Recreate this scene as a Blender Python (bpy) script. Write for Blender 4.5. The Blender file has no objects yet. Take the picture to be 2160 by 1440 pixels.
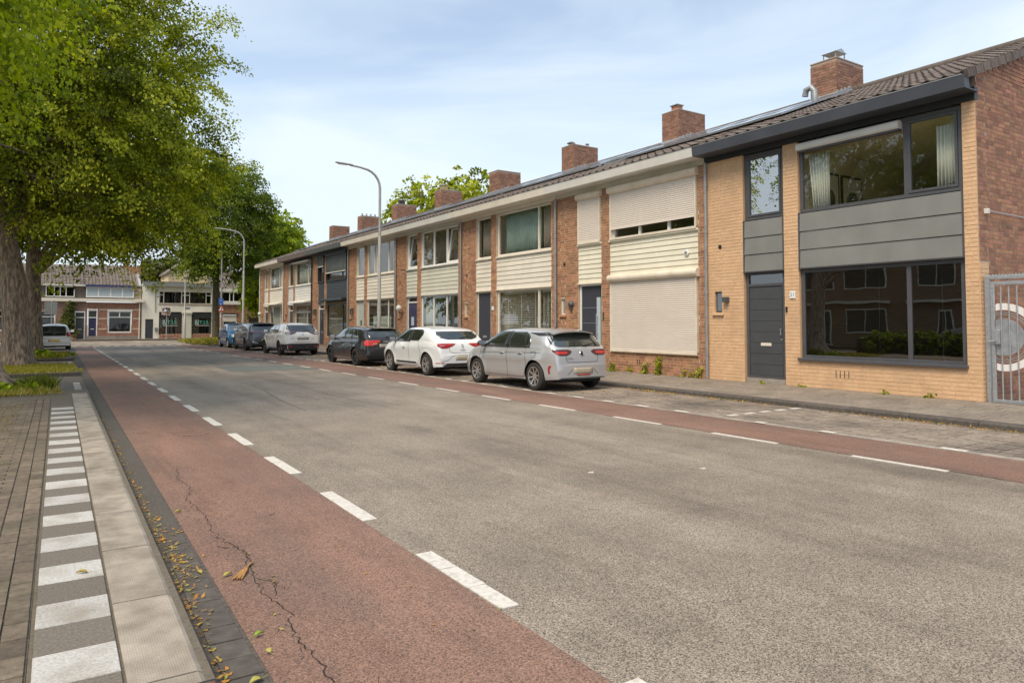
import bpy, bmesh, math, random
import numpy as np
from mathutils import Vector, Matrix
from mathutils.bvhtree import BVHTree
R = math.radians
rng = random.Random(7)
nrng = np.random.default_rng(11)
S = bpy.context.scene

# ------------------------------------------------------------------ camera, sky, sun, exposure
cam_d = bpy.data.cameras.new('camera'); cam = bpy.data.objects.new('camera', cam_d)
S.collection.objects.link(cam); S.camera = cam
cam.location = (0, 0, 1.55)
cam.rotation_euler = (R(92.3), 0, R(-33.42))
cam_d.sensor_width = 36; cam_d.lens = 36 * 1500 / 2160
cam_d.shift_y = -100 / 2160
cam_d.clip_end = 2000; cam_d.clip_start = 0.05

SUN_AZ, SUN_EL = R(244), R(57)      # compass style: direction the light comes from, x=sin, y=cos
W = bpy.data.worlds.new('World'); S.world = W; W.use_nodes = True
nt = W.node_tree; N = nt.nodes; L = nt.links; N.clear()
wo = N.new('ShaderNodeOutputWorld'); bg = N.new('ShaderNodeBackground'); L.new(bg.outputs[0], wo.inputs[0])
sky = N.new('ShaderNodeTexSky'); sky.sky_type = 'NISHITA'; sky.sun_disc = False
sky.sun_elevation = SUN_EL; sky.sun_rotation = SUN_AZ; sky.air_density = 1.0; sky.dust_density = .7; sky.ozone_density = 1.5
tc = N.new('ShaderNodeTexCoord'); mp = N.new('ShaderNodeMapping'); mp.inputs['Scale'].default_value = (1.1, 1.1, 4.2)
mp.inputs['Rotation'].default_value = (0.05, 0.16, 0.7)
L.new(tc.outputs['Generated'], mp.inputs[0])
n1 = N.new('ShaderNodeTexNoise'); n1.inputs['Scale'].default_value = 1.5; n1.inputs['Detail'].default_value = 7; n1.inputs['Roughness'].default_value = .5
n1.inputs['Distortion'].default_value = .6
L.new(mp.outputs[0], n1.inputs[0])
rp = N.new('ShaderNodeValToRGB'); rp.color_ramp.elements[0].position = .40; rp.color_ramp.elements[1].position = .66
rp.color_ramp.elements[0].color = (.22,)*3 + (1,); rp.color_ramp.elements[1].color = (.92,)*3 + (1,)
L.new(n1.outputs[0], rp.inputs[0])
sx = N.new('ShaderNodeSeparateXYZ'); L.new(tc.outputs['Generated'], sx.inputs[0])
hz = N.new('ShaderNodeMapRange'); hz.inputs['From Min'].default_value = .0; hz.inputs['From Max'].default_value = .42
hz.inputs['To Min'].default_value = .50; hz.inputs['To Max'].default_value = 0.0
L.new(sx.outputs['Z'], hz.inputs[0])
ad = N.new('ShaderNodeMath'); ad.operation = 'ADD'; ad.use_clamp = True
L.new(rp.outputs[0], ad.inputs[0]); L.new(hz.outputs[0], ad.inputs[1])
mx = N.new('ShaderNodeMix'); mx.data_type = 'RGBA'
br_ = N.new('ShaderNodeMix'); br_.data_type = 'RGBA'; br_.blend_type = 'MULTIPLY'; br_.inputs[0].default_value = 1; br_.inputs[7].default_value = (1.75, 1.6, 1.45, 1); L.new(sky.outputs[0], br_.inputs[6])
L.new(ad.outputs[0], mx.inputs[0]); L.new(br_.outputs[2], mx.inputs[6]); mx.inputs[7].default_value = (6.0, 6.8, 7.5, 1)
L.new(mx.outputs[2], bg.inputs[0]); bg.inputs[1].default_value = 0.105

sun_d = bpy.data.lights.new('sun', 'SUN'); sun = bpy.data.objects.new('sun', sun_d); S.collection.objects.link(sun)
sun_d.energy = 2.9; sun_d.angle = R(28); sun_d.color = (1, .86, .68)
sdir = Vector((math.sin(SUN_AZ)*math.cos(SUN_EL), math.cos(SUN_AZ)*math.cos(SUN_EL), math.sin(SUN_EL)))
sun.rotation_euler = sdir.to_track_quat('Z', 'Y').to_euler(); sun.location = (-20, -20, 40)
S.view_settings.view_transform = 'Standard'; S.view_settings.look = 'None'
S.view_settings.exposure = 0.48; S.view_settings.gamma = 1; S.view_settings.use_curve_mapping = False
S.render.engine = 'CYCLES'
CAM = Vector(cam.location)

# ------------------------------------------------------------------ materials
MATS = {}
def mat(name, c1, c2=None, rough=.8, metal=0., scale=8., bump=0., bscale=60., detail=4, coat=0., spec=.5, rnd=0., stain=None, sc3=None, con=(.3, .7)):
    """principled with noise between two colours; rnd = brightness spread per piece"""
    if name in MATS: return MATS[name]
    m = bpy.data.materials.new(name); m.use_nodes = True; MATS[name] = m
    t = m.node_tree; n = t.nodes; l = t.links; p = n['Principled BSDF']
    p.inputs['Roughness'].default_value = rough; p.inputs['Metallic'].default_value = metal
    p.inputs['Coat Weight'].default_value = coat; p.inputs['Specular IOR Level'].default_value = spec
    p.inputs['Coat Roughness'].default_value = .03
    g = n.new('ShaderNodeNewGeometry'); pos = g.outputs['Position']
    if sc3:
        mpn = n.new('ShaderNodeMapping'); mpn.inputs['Scale'].default_value = sc3; l.new(pos, mpn.inputs[0]); pos = mpn.outputs[0]
    c2 = c2 or c1
    no = n.new('ShaderNodeTexNoise'); no.inputs['Scale'].default_value = scale; no.inputs['Detail'].default_value = detail; l.new(pos, no.inputs[0])
    mr = n.new('ShaderNodeMapRange'); mr.inputs['From Min'].default_value = con[0]; mr.inputs['From Max'].default_value = con[1]; l.new(no.outputs[0], mr.inputs[0])
    mi = n.new('ShaderNodeMix'); mi.data_type = 'RGBA'; mi.inputs[6].default_value = (*c1, 1); mi.inputs[7].default_value = (*c2, 1); l.new(mr.outputs[0], mi.inputs[0])
    col = mi.outputs[2]
    if stain:      # large soft wear patches (colour, scale, amount)
        n2 = n.new('ShaderNodeTexNoise'); n2.inputs['Scale'].default_value = stain[1]; n2.inputs['Detail'].default_value = 5; l.new(g.outputs['Position'], n2.inputs[0])
        m2 = n.new('ShaderNodeMapRange'); m2.inputs['From Min'].default_value = .45; m2.inputs['From Max'].default_value = .72; m2.inputs['To Max'].default_value = stain[2]; l.new(n2.outputs[0], m2.inputs[0])
        m3 = n.new('ShaderNodeMix'); m3.data_type = 'RGBA'; l.new(m2.outputs[0], m3.inputs[0]); l.new(col, m3.inputs[6]); m3.inputs[7].default_value = (*stain[0], 1); col = m3.outputs[2]
    if rnd:
        at = n.new('ShaderNodeAttribute'); at.attribute_name = 'rnd'
        oi = n.new('ShaderNodeObjectInfo')
        s1 = n.new('ShaderNodeMath'); s1.operation = 'ADD'; l.new(at.outputs['Fac'], s1.inputs[0]); l.new(oi.outputs['Random'], s1.inputs[1])
        s2 = n.new('ShaderNodeMath'); s2.operation = 'FRACT'; l.new(s1.outputs[0], s2.inputs[0])
        s3 = n.new('ShaderNodeMapRange'); s3.inputs['To Min'].default_value = 1-rnd; s3.inputs['To Max'].default_value = 1+rnd; l.new(s2.outputs[0], s3.inputs[0])
        hs = n.new('ShaderNodeHueSaturation'); l.new(col, hs.inputs['Color']); l.new(s3.outputs[0], hs.inputs['Value'])
        s4 = n.new('ShaderNodeMapRange'); s4.inputs['To Min'].default_value = .5-rnd*.045; s4.inputs['To Max'].default_value = .5+rnd*.03
        s5 = n.new('ShaderNodeMath'); s5.operation = 'MULTIPLY'; s5.inputs[1].default_value = 7.31; l.new(s2.outputs[0], s5.inputs[0])
        s6 = n.new('ShaderNodeMath'); s6.operation = 'FRACT'; l.new(s5.outputs[0], s6.inputs[0]); l.new(s6.outputs[0], s4.inputs[0]); l.new(s4.outputs[0], hs.inputs['Hue'])
        col = hs.outputs[0]
    l.new(col, p.inputs['Base Color'])
    if bump:
        nb = n.new('ShaderNodeTexNoise'); nb.inputs['Scale'].default_value = bscale; nb.inputs['Detail'].default_value = 5; l.new(pos, nb.inputs[0])
        b = n.new('ShaderNodeBump'); b.inputs['Strength'].default_value = bump; b.inputs['Distance'].default_value = .01; l.new(nb.outputs[0], b.inputs['Height']); l.new(b.outputs[0], p.inputs['Normal'])
    return m

def glass_mat(name, base=.10, tint=(1, 1, 1)):
    if name in MATS: return MATS[name]
    m = bpy.data.materials.new(name); m.use_nodes = True; MATS[name] = m
    t = m.node_tree; n = t.nodes; l = t.links; n.clear()
    o = n.new('ShaderNodeOutputMaterial'); mi = n.new('ShaderNodeMixShader'); tr = n.new('ShaderNodeBsdfTransparent'); gl = n.new('ShaderNodeBsdfGlossy')
    tr.inputs[0].default_value = (*tint, 1); gl.inputs['Roughness'].default_value = .004
    f = n.new('ShaderNodeFresnel'); f.inputs[0].default_value = 1.55; a0 = n.new('ShaderNodeMath'); a0.inputs[1].default_value = base; a = n.new('ShaderNodeMath'); a.operation = 'MULTIPLY'; bf = n.new('ShaderNodeMath'); bf.operation = 'SUBTRACT'; bf.inputs[0].default_value = 1
    g = n.new('ShaderNodeNewGeometry'); no = n.new('ShaderNodeTexNoise'); no.inputs['Scale'].default_value = 1.6; no.inputs['Detail'].default_value = 1
    l.new(g.outputs['Position'], no.inputs[0]); b = n.new('ShaderNodeBump'); b.inputs['Strength'].default_value = .06; b.inputs['Distance'].default_value = .02
    l.new(no.outputs[0], b.inputs['Height']); l.new(b.outputs[0], gl.inputs['Normal'])
    l.new(g.outputs['Backfacing'], bf.inputs[1]); l.new(f.outputs[0], a0.inputs[0]); l.new(a0.outputs[0], a.inputs[0]); l.new(bf.outputs[0], a.inputs[1]); l.new(a.outputs[0], mi.inputs[0]); l.new(tr.outputs[0], mi.inputs[1]); l.new(gl.outputs[0], mi.inputs[2]); l.new(mi.outputs[0], o.inputs[0])
    return m

def leaf_mat(name, cols, trans=.35):
    if name in MATS: return MATS[name]
    m = bpy.data.materials.new(name); m.use_nodes = True; MATS[name] = m
    t = m.node_tree; n = t.nodes; l = t.links; n.clear()
    o = n.new('ShaderNodeOutputMaterial'); mi = n.new('ShaderNodeMixShader'); mi.inputs[0].default_value = trans
    p = n.new('ShaderNodeBsdfPrincipled'); p.inputs['Roughness'].default_value = .6; p.inputs['Specular IOR Level'].default_value = .2
    tr = n.new('ShaderNodeBsdfTranslucent')
    at = n.new('ShaderNodeAttribute'); at.attribute_name = 'rnd'
    cr = n.new('ShaderNodeValToRGB'); e = cr.color_ramp.elements
    for i, c in enumerate(cols):
        x = i/(len(cols)-1)
        q = e[0] if i == 0 else (e[len(e)-1] if i == len(cols)-1 else e.new(x))
        q.position = x; q.color = (*c, 1)
    l.new(at.outputs['Fac'], cr.inputs[0]); l.new(cr.outputs[0], p.inputs['Base Color'])
    hs = n.new('ShaderNodeHueSaturation'); hs.inputs['Value'].default_value = 1.7; hs.inputs['Saturation'].default_value = 1.1; hs.inputs['Hue'].default_value = .49
    l.new(cr.outputs[0], hs.inputs['Color']); l.new(hs.outputs[0], tr.inputs[0])
    l.new(p.outputs[0], mi.inputs[1]); l.new(tr.outputs[0], mi.inputs[2]); l.new(mi.outputs[0], o.inputs[0])
    return m

def road_mat(name, c1, c2, track, grain=170., bump=.5, wear=None):
    """asphalt: bright and dark aggregate grains, worn lighter lanes along the street, stains"""
    m = bpy.data.materials.new(name); m.use_nodes = True; MATS[name] = m
    t = m.node_tree; n = t.nodes; l = t.links; p = n['Principled BSDF']; p.inputs['Roughness'].default_value = .68; p.inputs['Specular IOR Level'].default_value = .4
    g = n.new('ShaderNodeNewGeometry'); pos = g.outputs['Position']
    v = n.new('ShaderNodeTexVoronoi'); v.inputs['Scale'].default_value = grain; l.new(pos, v.inputs[0])
    sp = n.new('ShaderNodeSeparateColor'); l.new(v.outputs['Color'], sp.inputs[0])
    no = n.new('ShaderNodeTexNoise'); no.inputs['Scale'].default_value = grain*.45; no.inputs['Detail'].default_value = 4; l.new(pos, no.inputs[0])
    a = n.new('ShaderNodeMath'); a.operation = 'MULTIPLY_ADD'; a.inputs[1].default_value = .8; l.new(sp.outputs[0], a.inputs[0])
    b0 = n.new('ShaderNodeMapRange'); b0.inputs['From Min'].default_value = .3; b0.inputs['From Max'].default_value = .7; b0.inputs['To Max'].default_value = .25; l.new(no.outputs[0], b0.inputs[0]); l.new(b0.outputs[0], a.inputs[2])
    mi = n.new('ShaderNodeMix'); mi.data_type = 'RGBA'; mi.inputs[6].default_value = (*c1, 1); mi.inputs[7].default_value = (*c2, 1); l.new(a.outputs[0], mi.inputs[0])
    mpn = n.new('ShaderNodeMapping'); mpn.inputs['Scale'].default_value = (.85, .07, 1); l.new(pos, mpn.inputs[0])
    n2 = n.new('ShaderNodeTexNoise'); n2.inputs['Scale'].default_value = 1.; n2.inputs['Detail'].default_value = 5; n2.inputs['Roughness'].default_value = .6; l.new(mpn.outputs[0], n2.inputs[0])
    n3 = n.new('ShaderNodeTexNoise'); n3.inputs['Scale'].default_value = .9; n3.inputs['Detail'].default_value = 6; n3.inputs['Roughness'].default_value = .65; l.new(pos, n3.inputs[0])
    ml = n.new('ShaderNodeMath'); ml.operation = 'ADD'; l.new(n2.outputs[0], ml.inputs[0]); l.new(n3.outputs[0], ml.inputs[1])
    mr = n.new('ShaderNodeMapRange'); mr.inputs['From Min'].default_value = .75; mr.inputs['From Max'].default_value = 1.25; mr.inputs['To Min'].default_value = track[0]; mr.inputs['To Max'].default_value = track[1]; l.new(ml.outputs[0], mr.inputs[0])
    hs = n.new('ShaderNodeHueSaturation'); l.new(mi.outputs[2], hs.inputs['Color']); l.new(mr.outputs[0], hs.inputs['Value']); col = hs.outputs[0]
    for (wc, sc, am, lo, hi) in (wear or ()):
        mw = n.new('ShaderNodeMapping'); mw.inputs['Scale'].default_value = sc; l.new(pos, mw.inputs[0])
        nw = n.new('ShaderNodeTexNoise'); nw.inputs['Scale'].default_value = 1; nw.inputs['Detail'].default_value = 8; nw.inputs['Roughness'].default_value = .68; l.new(mw.outputs[0], nw.inputs[0])
        rw_ = n.new('ShaderNodeMapRange'); rw_.inputs['From Min'].default_value = lo; rw_.inputs['From Max'].default_value = hi; rw_.inputs['To Max'].default_value = am; l.new(nw.outputs[0], rw_.inputs[0])
        xw = n.new('ShaderNodeMix'); xw.data_type = 'RGBA'; xw.blend_type = 'MULTIPLY'; l.new(rw_.outputs[0], xw.inputs[0]); l.new(col, xw.inputs[6]); xw.inputs[7].default_value = (*wc, 1); col = xw.outputs[2]
    l.new(col, p.inputs['Base Color'])
    b = n.new('ShaderNodeBump'); b.inputs['Strength'].default_value = bump; b.inputs['Distance'].default_value = .004; l.new(no.outputs[0], b.inputs['Height']); l.new(b.outputs[0], p.inputs['Normal'])
    return m

def emit_mat(name, col, st):
    m = bpy.data.materials.new(name); m.use_nodes = True; p = m.node_tree.nodes['Principled BSDF']
    p.inputs['Emission Color'].default_value = (*col, 1); p.inputs['Emission Strength'].default_value = st; MATS[name] = m
    return m

asphalt = road_mat('asphalt', (.022, .018, .014), (.41, .345, .27), (.74, 1.25), grain=160., wear=(((.55, .54, .52), (1.1, .11, 1), .8, .5, .68), ((1.5, 1.5, 1.48), (.55, .05, 1), .7, .5, .7), ((.6, .58, .55), (2.5, 2.5, 1), .45, .56, .72)))
asphalt_new = road_mat('asphalt_patch', (.07, .078, .068), (.17, .19, .165), (.9, 1.1))
red_asph = road_mat('red_asphalt', (.07, .038, .027), (.36, .207, .148), (.8, 1.15), grain=160., wear=(((.78, .86, .90), (1.6, .35, 1), .95, .42, .62), ((.62, .60, .58), (3., .5, 1), .6, .52, .7), ((1.25, 1.3, 1.3), (5, 2, 1), .5, .56, .72)))
m_dirtgr = mat('gutter_dirt', (.05, .042, .034), (.12, .10, .08), scale=30, bump=.6)
m_paint = mat('road_paint', (.62, .59, .53), (.40, .37, .33), rough=.6, scale=26, bump=.3, bscale=120, con=(.45, .8))
m_ground = mat('soil', (.10, .085, .06), (.16, .13, .10), scale=3, bump=.5)
m_conc = mat('concrete', (.36, .32, .27), (.24, .21, .18), scale=6, bump=.35, bscale=90, stain=((.16, .13, .10), 1.7, .55), rnd=.06)
m_kerbd = mat('dark_kerb', (.105, .092, .078), (.065, .055, .047), scale=14, bump=.5, bscale=50, rnd=.12)
m_tileR = mat('footpath_tile', (.265, .225, .18), (.185, .155, .125), scale=14, bump=.4, bscale=90, rnd=.12, stain=((.12, .10, .07), .9, .45))
m_joint = mat('joint_sand', (.10, .085, .062), (.15, .125, .09), scale=30, bump=.5)
m_klink = mat('parking_brick', (.29, .24, .19), (.19, .155, .12), scale=18, bump=.5, bscale=70, rnd=.2, stain=((.045, .04, .035), .7, .75))
m_klinkL = mat('platform_brick', (.19, .15, .105), (.105, .083, .06), scale=22, bump=.7, bscale=60, rnd=.24, stain=((.07, .06, .035), 2.5, .6))
m_white_t = mat('white_tile', (.54, .53, .50), (.33, .32, .30), scale=70, bump=.3, bscale=120, rnd=.08, stain=((.22, .18, .13), 4, .7))
m_dark_t = mat('dark_tile', (.19, .165, .135), (.10, .086, .07), scale=70, bump=.4, bscale=120, rnd=.08)
def brickmat(name, a, b, rnd): return mat(name, a, b, rough=.85, scale=11, bump=.5, bscale=70, rnd=rnd, stain=((a[0]*.55, a[1]*.55, a[2]*.55), 1.3, .4))
m_brick = brickmat('brown_brick', (.43, .225, .118), (.30, .145, .075), .28)
m_brickg = brickmat('gable_brick', (.40, .205, .118), (.27, .132, .078), .28)
m_brickc = brickmat('chimney_brick', (.33, .175, .11), (.22, .115, .075), .3)
m_bricky = mat('painted_brick', (.69, .46, .275), (.61, .395, .225), rough=.75, scale=7, bump=.5, bscale=45, rnd=.05, stain=((.42, .28, .16), 1.1, .42))
m_mort = mat('mortar', (.60, .49, .37), (.50, .40, .29), scale=30, bump=.4)
m_mortd = mat('dark_mortar', (.34, .26, .20), (.40, .31, .24), scale=30, bump=.4)
m_morty = mat('painted_mortar', (.62, .41, .24), (.56, .37, .21), scale=20, bump=.3)
m_tile = mat('roof_tile', (.145, .115, .095), (.085, .068, .058), rough=.85, scale=16, bump=.5, bscale=60, rnd=.22, stain=((.23, .19, .16), 2.5, .5))
m_lead = mat('lead', (.42, .43, .44), (.28, .29, .3), rough=.5, scale=10)
m_cream = mat('cream_paint', (.76, .71, .61), (.71, .66, .56), rough=.5, scale=3, stain=((.5, .45, .35), 1.2, .35), rnd=.03)
m_creamy = mat('yellowed_cream_paint', (.78, .74, .60), (.73, .69, .55), rough=.5, scale=3, stain=((.52, .47, .33), 1.2, .35), rnd=.03)
m_greenish = mat('grey_cream_paint', (.63, .62, .52), (.58, .57, .48), rough=.5, scale=3, stain=((.42, .41, .33), 1.2, .35), rnd=.03)
m_offw = mat('off_white_paint', (.70, .69, .64), (.64, .63, .58), rough=.5, scale=2.5, stain=((.48, .47, .42), 1.5, .3))
m_white = mat('white_plastic', (.80, .80, .78), (.76, .76, .73), rough=.35, scale=4)
m_anthra = mat('anthracite_frame', (.085, .087, .095), (.07, .072, .08), rough=.42, scale=5)
m_navy = mat('dark_blue_grey_fascia', (.06, .068, .085), (.05, .056, .07), rough=.5, scale=3, stain=((.10, .11, .13), 1.5, .4))
m_panelg = mat('grey_panel', (.215, .218, .205), (.185, .188, .176), rough=.5, scale=2.2, bump=.15, bscale=200, sc3=(1, 1, .35), stain=((.27, .27, .25), 1.4, .35))
m_doorg = mat('dark_grey_door', (.068, .072, .078), (.058, .062, .068), rough=.45, scale=3)
m_doorn = mat('navy_door', (.03, .03, .085), rough=.35)
m_doorb = mat('charcoal_door', (.045, .047, .062), rough=.4)
m_doorl = mat('pale_grey_door', (.42, .46, .43), rough=.45)
m_black = mat('black_paint', (.022, .026, .026), (.03, .034, .034), rough=.45, scale=4)
m_blackp = mat('black_plastic', (.02, .02, .021), rough=.5)
m_shutter = mat('cream_shutter', (.76, .69, .61), (.72, .65, .57), rough=.4, scale=2)
m_shutbox = mat('shutter_box', (.75, .67, .55), (.70, .62, .5), rough=.4, scale=3, stain=((.5, .42, .28), 2.5, .5))
m_dshut = mat('dark_green_shutter', (.10, .115, .105), (.08, .09, .085), rough=.5, scale=3)
m_zinc = mat('zinc', (.34, .35, .35), (.25, .26, .26), rough=.45, metal=.3, scale=8)
m_galv = mat('galvanised_steel', (.50, .52, .54), (.36, .38, .4), rough=.42, metal=.55, scale=25, bump=.1)
m_pole = mat('lamp_pole', (.42, .41, .385), (.35, .34, .32), rough=.5, metal=.2, scale=5)
m_glass = glass_mat('window_glass', .10)
m_glassd = glass_mat('dark_window_glass', .16, (.8, .82, .8))
m_room = mat('room_wall', (.74, .67, .50), rough=.9)
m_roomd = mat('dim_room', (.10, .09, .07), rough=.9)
m_curt = mat('white_curtain', (.78, .80, .74), (.66, .69, .62), rough=.9, scale=1.5)
m_curtg = mat('green_curtain', (.40, .52, .46), (.30, .42, .37), rough=.9, scale=2)
m_curtb = mat('beige_curtain', (.42, .36, .30), (.32, .27, .22), rough=.9, scale=2)
m_blind = mat('white_blind', (.62, .66, .60), rough=.6)
m_blindd = mat('dark_blind', (.34, .34, .30), rough=.6)
m_panelpv = mat('solar_panel', (.025, .03, .05), (.03, .035, .06), rough=.09, spec=1., coat=1.)
m_bark = mat('bark', (.36, .275, .20), (.12, .09, .066), rough=.95, scale=7, bump=1., bscale=9, sc3=(2.4, 2.4, .55), con=(.36, .62))
m_bark2 = mat('mossy_bark', (.13, .115, .06), (.06, .05, .03), rough=.95, scale=6, bump=1., bscale=9, sc3=(2.5, 2.5, .7), con=(.36, .62))
m_wood = mat('weathered_wood', (.085, .065, .05), (.055, .042, .033), rough=.9, scale=9, sc3=(4, 4, .5), bump=.3, bscale=20, rnd=.15)
m_plaster = mat('cream_plaster', (.82, .80, .70), (.77, .75, .65), rough=.85, scale=1.2, stain=((.5, .47, .38), .8, .45), bump=.15)

# ------------------------------------------------------------------ mesh helpers
ORG = {}
def link(o): S.collection.objects.link(o); return o
def tag(o, label=None, cat=None, group=None, kind=None):
    if label: o['label'] = label
    if cat: o['category'] = cat
    if group: o['group'] = group
    if kind: o['kind'] = kind
    return o
def thing(name, label, cat, loc=(0, 0, 0), rot=0, group=None):
    o = link(bpy.data.objects.new(name, None)); o.location = loc; o.rotation_euler = (0, 0, rot); o.empty_display_size = .2
    ORG[o.name] = Vector(loc) if rot == 0 else Vector((0, 0, 0))
    return tag(o, label, cat, group)
def mesh_obj(name, me, parent=None, loc=None):
    o = link(bpy.data.objects.new(name, me))
    if parent:
        o.parent = parent; ORG[o.name] = ORG.get(parent.name, Vector((0, 0, 0)))
    else: ORG[o.name] = Vector((0, 0, 0))
    if loc is not None: o.location = loc
    return o

class MB:
    def __init__(s): s.v = []; s.f = []; s.r = []
    def add(s, vs, fs, r=None):
        b = len(s.v); s.v += [tuple(p) for p in vs]; s.f += [tuple(i+b for i in f) for f in fs]
        r = rng.random() if r is None else r; s.r += [r]*len(fs); return s
    def box(s, x0, x1, y0, y1, z0, z1, r=None):
        return s.add([(x0,y0,z0),(x1,y0,z0),(x1,y1,z0),(x0,y1,z0),(x0,y0,z1),(x1,y0,z1),(x1,y1,z1),(x0,y1,z1)],
                     [(0,3,2,1),(4,5,6,7),(0,1,5,4),(1,2,6,5),(2,3,7,6),(3,0,4,7)], r)
    def bbox(s, x0, x1, y0, y1, z0, z1, b=.004, r=None):
        """slab with chamfered top edges"""
        v = [(x0,y0,z0),(x1,y0,z0),(x1,y1,z0),(x0,y1,z0),(x0,y0,z1-b),(x1,y0,z1-b),(x1,y1,z1-b),(x0,y1,z1-b),(x0+b,y0+b,z1),(x1-b,y0+b,z1),(x1-b,y1-b,z1),(x0+b,y1-b,z1)]
        return s.add(v, [(0,1,5,4),(1,2,6,5),(2,3,7,6),(3,0,4,7),(4,5,9,8),(5,6,10,9),(6,7,11,10),(7,4,8,11),(8,9,10,11)], r)
    def poly(s, pts, r=None): return s.add(pts, [tuple(range(len(pts)))], r)
    def tube(s, pts, rad, n=8, cap=True, r=None):
        pts = [Vector(p) for p in pts]; k = len(pts); rad = rad if hasattr(rad, '__len__') else [rad]*k
        vs = []; up = Vector((0, 0, 1)); pa = None
        for i, p in enumerate(pts):
            d = (pts[min(i+1, k-1)]-pts[max(i-1, 0)]).normalized()
            if pa is None:
                a = d.orthogonal().normalized()
                if abs(d.z) < .9: a = d.cross(up).normalized()
            else: a = (pa-d*pa.dot(d)).normalized()
            pa = a; b = d.cross(a)
            for j in range(n):
                t = 2*math.pi*j/n; vs.append(p+(a*math.cos(t)+b*math.sin(t))*rad[i])
        fs = [(i*n+j, i*n+(j+1) % n, (i+1)*n+(j+1) % n, (i+1)*n+j) for i in range(k-1) for j in range(n)]
        if cap: fs += [tuple(range(n))[::-1], tuple((k-1)*n+j for j in range(n))]
        return s.add(vs, fs, r)
    def lathe(s, prof, n=24, M=None, r=None, arc=2*math.pi):
        """profile of (radius, height) about z"""
        vs = []; k = len(prof); m = n if arc > 6.28 else n+1
        for j in range(m):
            t = arc*j/n
            for (q, z) in prof: vs.append(Vector((q*math.cos(t), q*math.sin(t), z)))
        if M is not None: vs = [M @ v for v in vs]
        fs = [(j*k+i, ((j+1) % m)*k+i, ((j+1) % m)*k+i+1, j*k+i+1) for j in range(n) for i in range(k-1)]
        return s.add(vs, fs, r)
    def prism(s, pts, axis, a, b, r=None):
        """extrude 2-D outline pts along axis from a to b"""
        def P(u, v, w): return {'x': (w, u, v), 'y': (u, w, v), 'z': (u, v, w)}[axis]
        n = len(pts); vs = [P(u, v, a) for u, v in pts]+[P(u, v, b) for u, v in pts]
        fs = [tuple(range(n))[::-1], tuple(range(n, 2*n))]+[(i, (i+1) % n, n+(i+1) % n, n+i) for i in range(n)]
        return s.add(vs, fs, r)
    def build(s, name, m, parent=None, smooth=False, local=False, bevel=0, sub=0):
        o0 = Vector((0, 0, 0)) if (local or parent is None) else ORG.get(parent.name, Vector((0, 0, 0)))
        me = bpy.data.meshes.new(name)
        me.from_pydata([(v[0]-o0.x, v[1]-o0.y, v[2]-o0.z) for v in s.v], [], s.f)
        a = me.attributes.new('rnd', 'FLOAT', 'FACE'); a.data.foreach_set('value', s.r)
        me.materials.append(m)
        if smooth: me.polygons.foreach_set('use_smooth', [True]*len(me.polygons))
        o = mesh_obj(name, me, parent)
        if smooth:
            try: me.set_sharp_from_angle(angle=R(40))
            except Exception: pass
        if bevel:
            b = o.modifiers.new('b', 'BEVEL'); b.width = bevel; b.segments = 2; b.limit_method = 'ANGLE'
        return o
def setparts(name, m, parent, locs, proto, scales=None, rots=None):
    """many alike pieces sharing mesh data; locs in world coords unless the parent is rotated"""
    me = proto if isinstance(proto, bpy.types.Mesh) else None
    o0 = ORG.get(parent.name, Vector((0, 0, 0)))
    out = []
    for i, p in enumerate(locs):
        o = link(bpy.data.objects.new(name, me)); o.parent = parent
        o.location = Vector(p)-o0
        if scales: o.scale = scales[i]
        if rots: o.rotation_euler = rots[i]
        out.append(o)
    return out
def proto_mesh(mb, name, m):
    me = bpy.data.meshes.new(name); me.from_pydata(mb.v, [], mb.f); me.materials.append(m); return me
def text_mesh(txt, size, M, mt, name, parent, depth=.003, local=False, bold=0):
    c = bpy.data.curves.new('t', 'FONT'); c.body = txt; c.size = size; c.extrude = depth; c.align_x = 'CENTER'; c.align_y = 'CENTER'; c.offset = bold
    o = bpy.data.objects.new('t', c); S.collection.objects.link(o)
    dg = bpy.context.evaluated_depsgraph_get(); me = bpy.data.meshes.new_from_object(o.evaluated_get(dg))
    bpy.data.objects.remove(o); me.transform(M)
    if parent and not local: me.transform(Matrix.Translation(-ORG.get(parent.name, Vector((0, 0, 0)))))
    me.materials.clear(); me.materials.append(mt)
    return mesh_obj(name, me, parent)
# text matrices: facing -X (reader stands on the street), facing -Y
def T_negx(x, y, z): return Matrix(((0, 0, -1, x), (-1, 0, 0, y), (0, 1, 0, z), (0, 0, 0, 1)))
def T_negy(x, y, z): return Matrix(((1, 0, 0, x), (0, 0, -1, y), (0, 1, 0, z), (0, 0, 0, 1)))

# ------------------------------------------------------------------ the ground
def sheet(name, pts, z, m, kind='structure', parent=None):
    o = MB().poly([(x, y, z) for x, y in pts]).build(name, m, parent)
    if parent is None: tag(o, kind=kind)
    return o
sheet('ground', [(-300, -60), (300, -60), (300, 500), (-300, 500)], -.06, m_ground)
rd = sheet('road', [(.7, -6), (9.3, -6), (9.3, 54), (30, 54), (30, 69.4), (-30, 69.4), (-30, 54), (.7, 54)], 0, asphalt)
a_drift = .0155
def lx(x, y): return x + a_drift*(y-4)
sheet('cycle_path', [(lx(.875, -5), -5), (2.0, -5), (2.1, 4), (2.19, 10), (2.44, 30), (2.68, 53.4), (lx(.875, 53.4)+.05, 53.4)], .004, red_asph)
sheet('cycle_path', [(7.97, -5), (9.14, -5), (9.22, 10), (9.3, 40), (9.25, 46), (8.75, 53.4), (7.35, 53.4), (7.62, 40), (7.8, 20), (7.92, 9)], .004, red_asph)
sheet('asphalt_patch', [(5.07, 26.6), (5.0, 23.6), (7.82, 23.4), (7.74, 26.3)], .005, asphalt_new)
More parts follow.
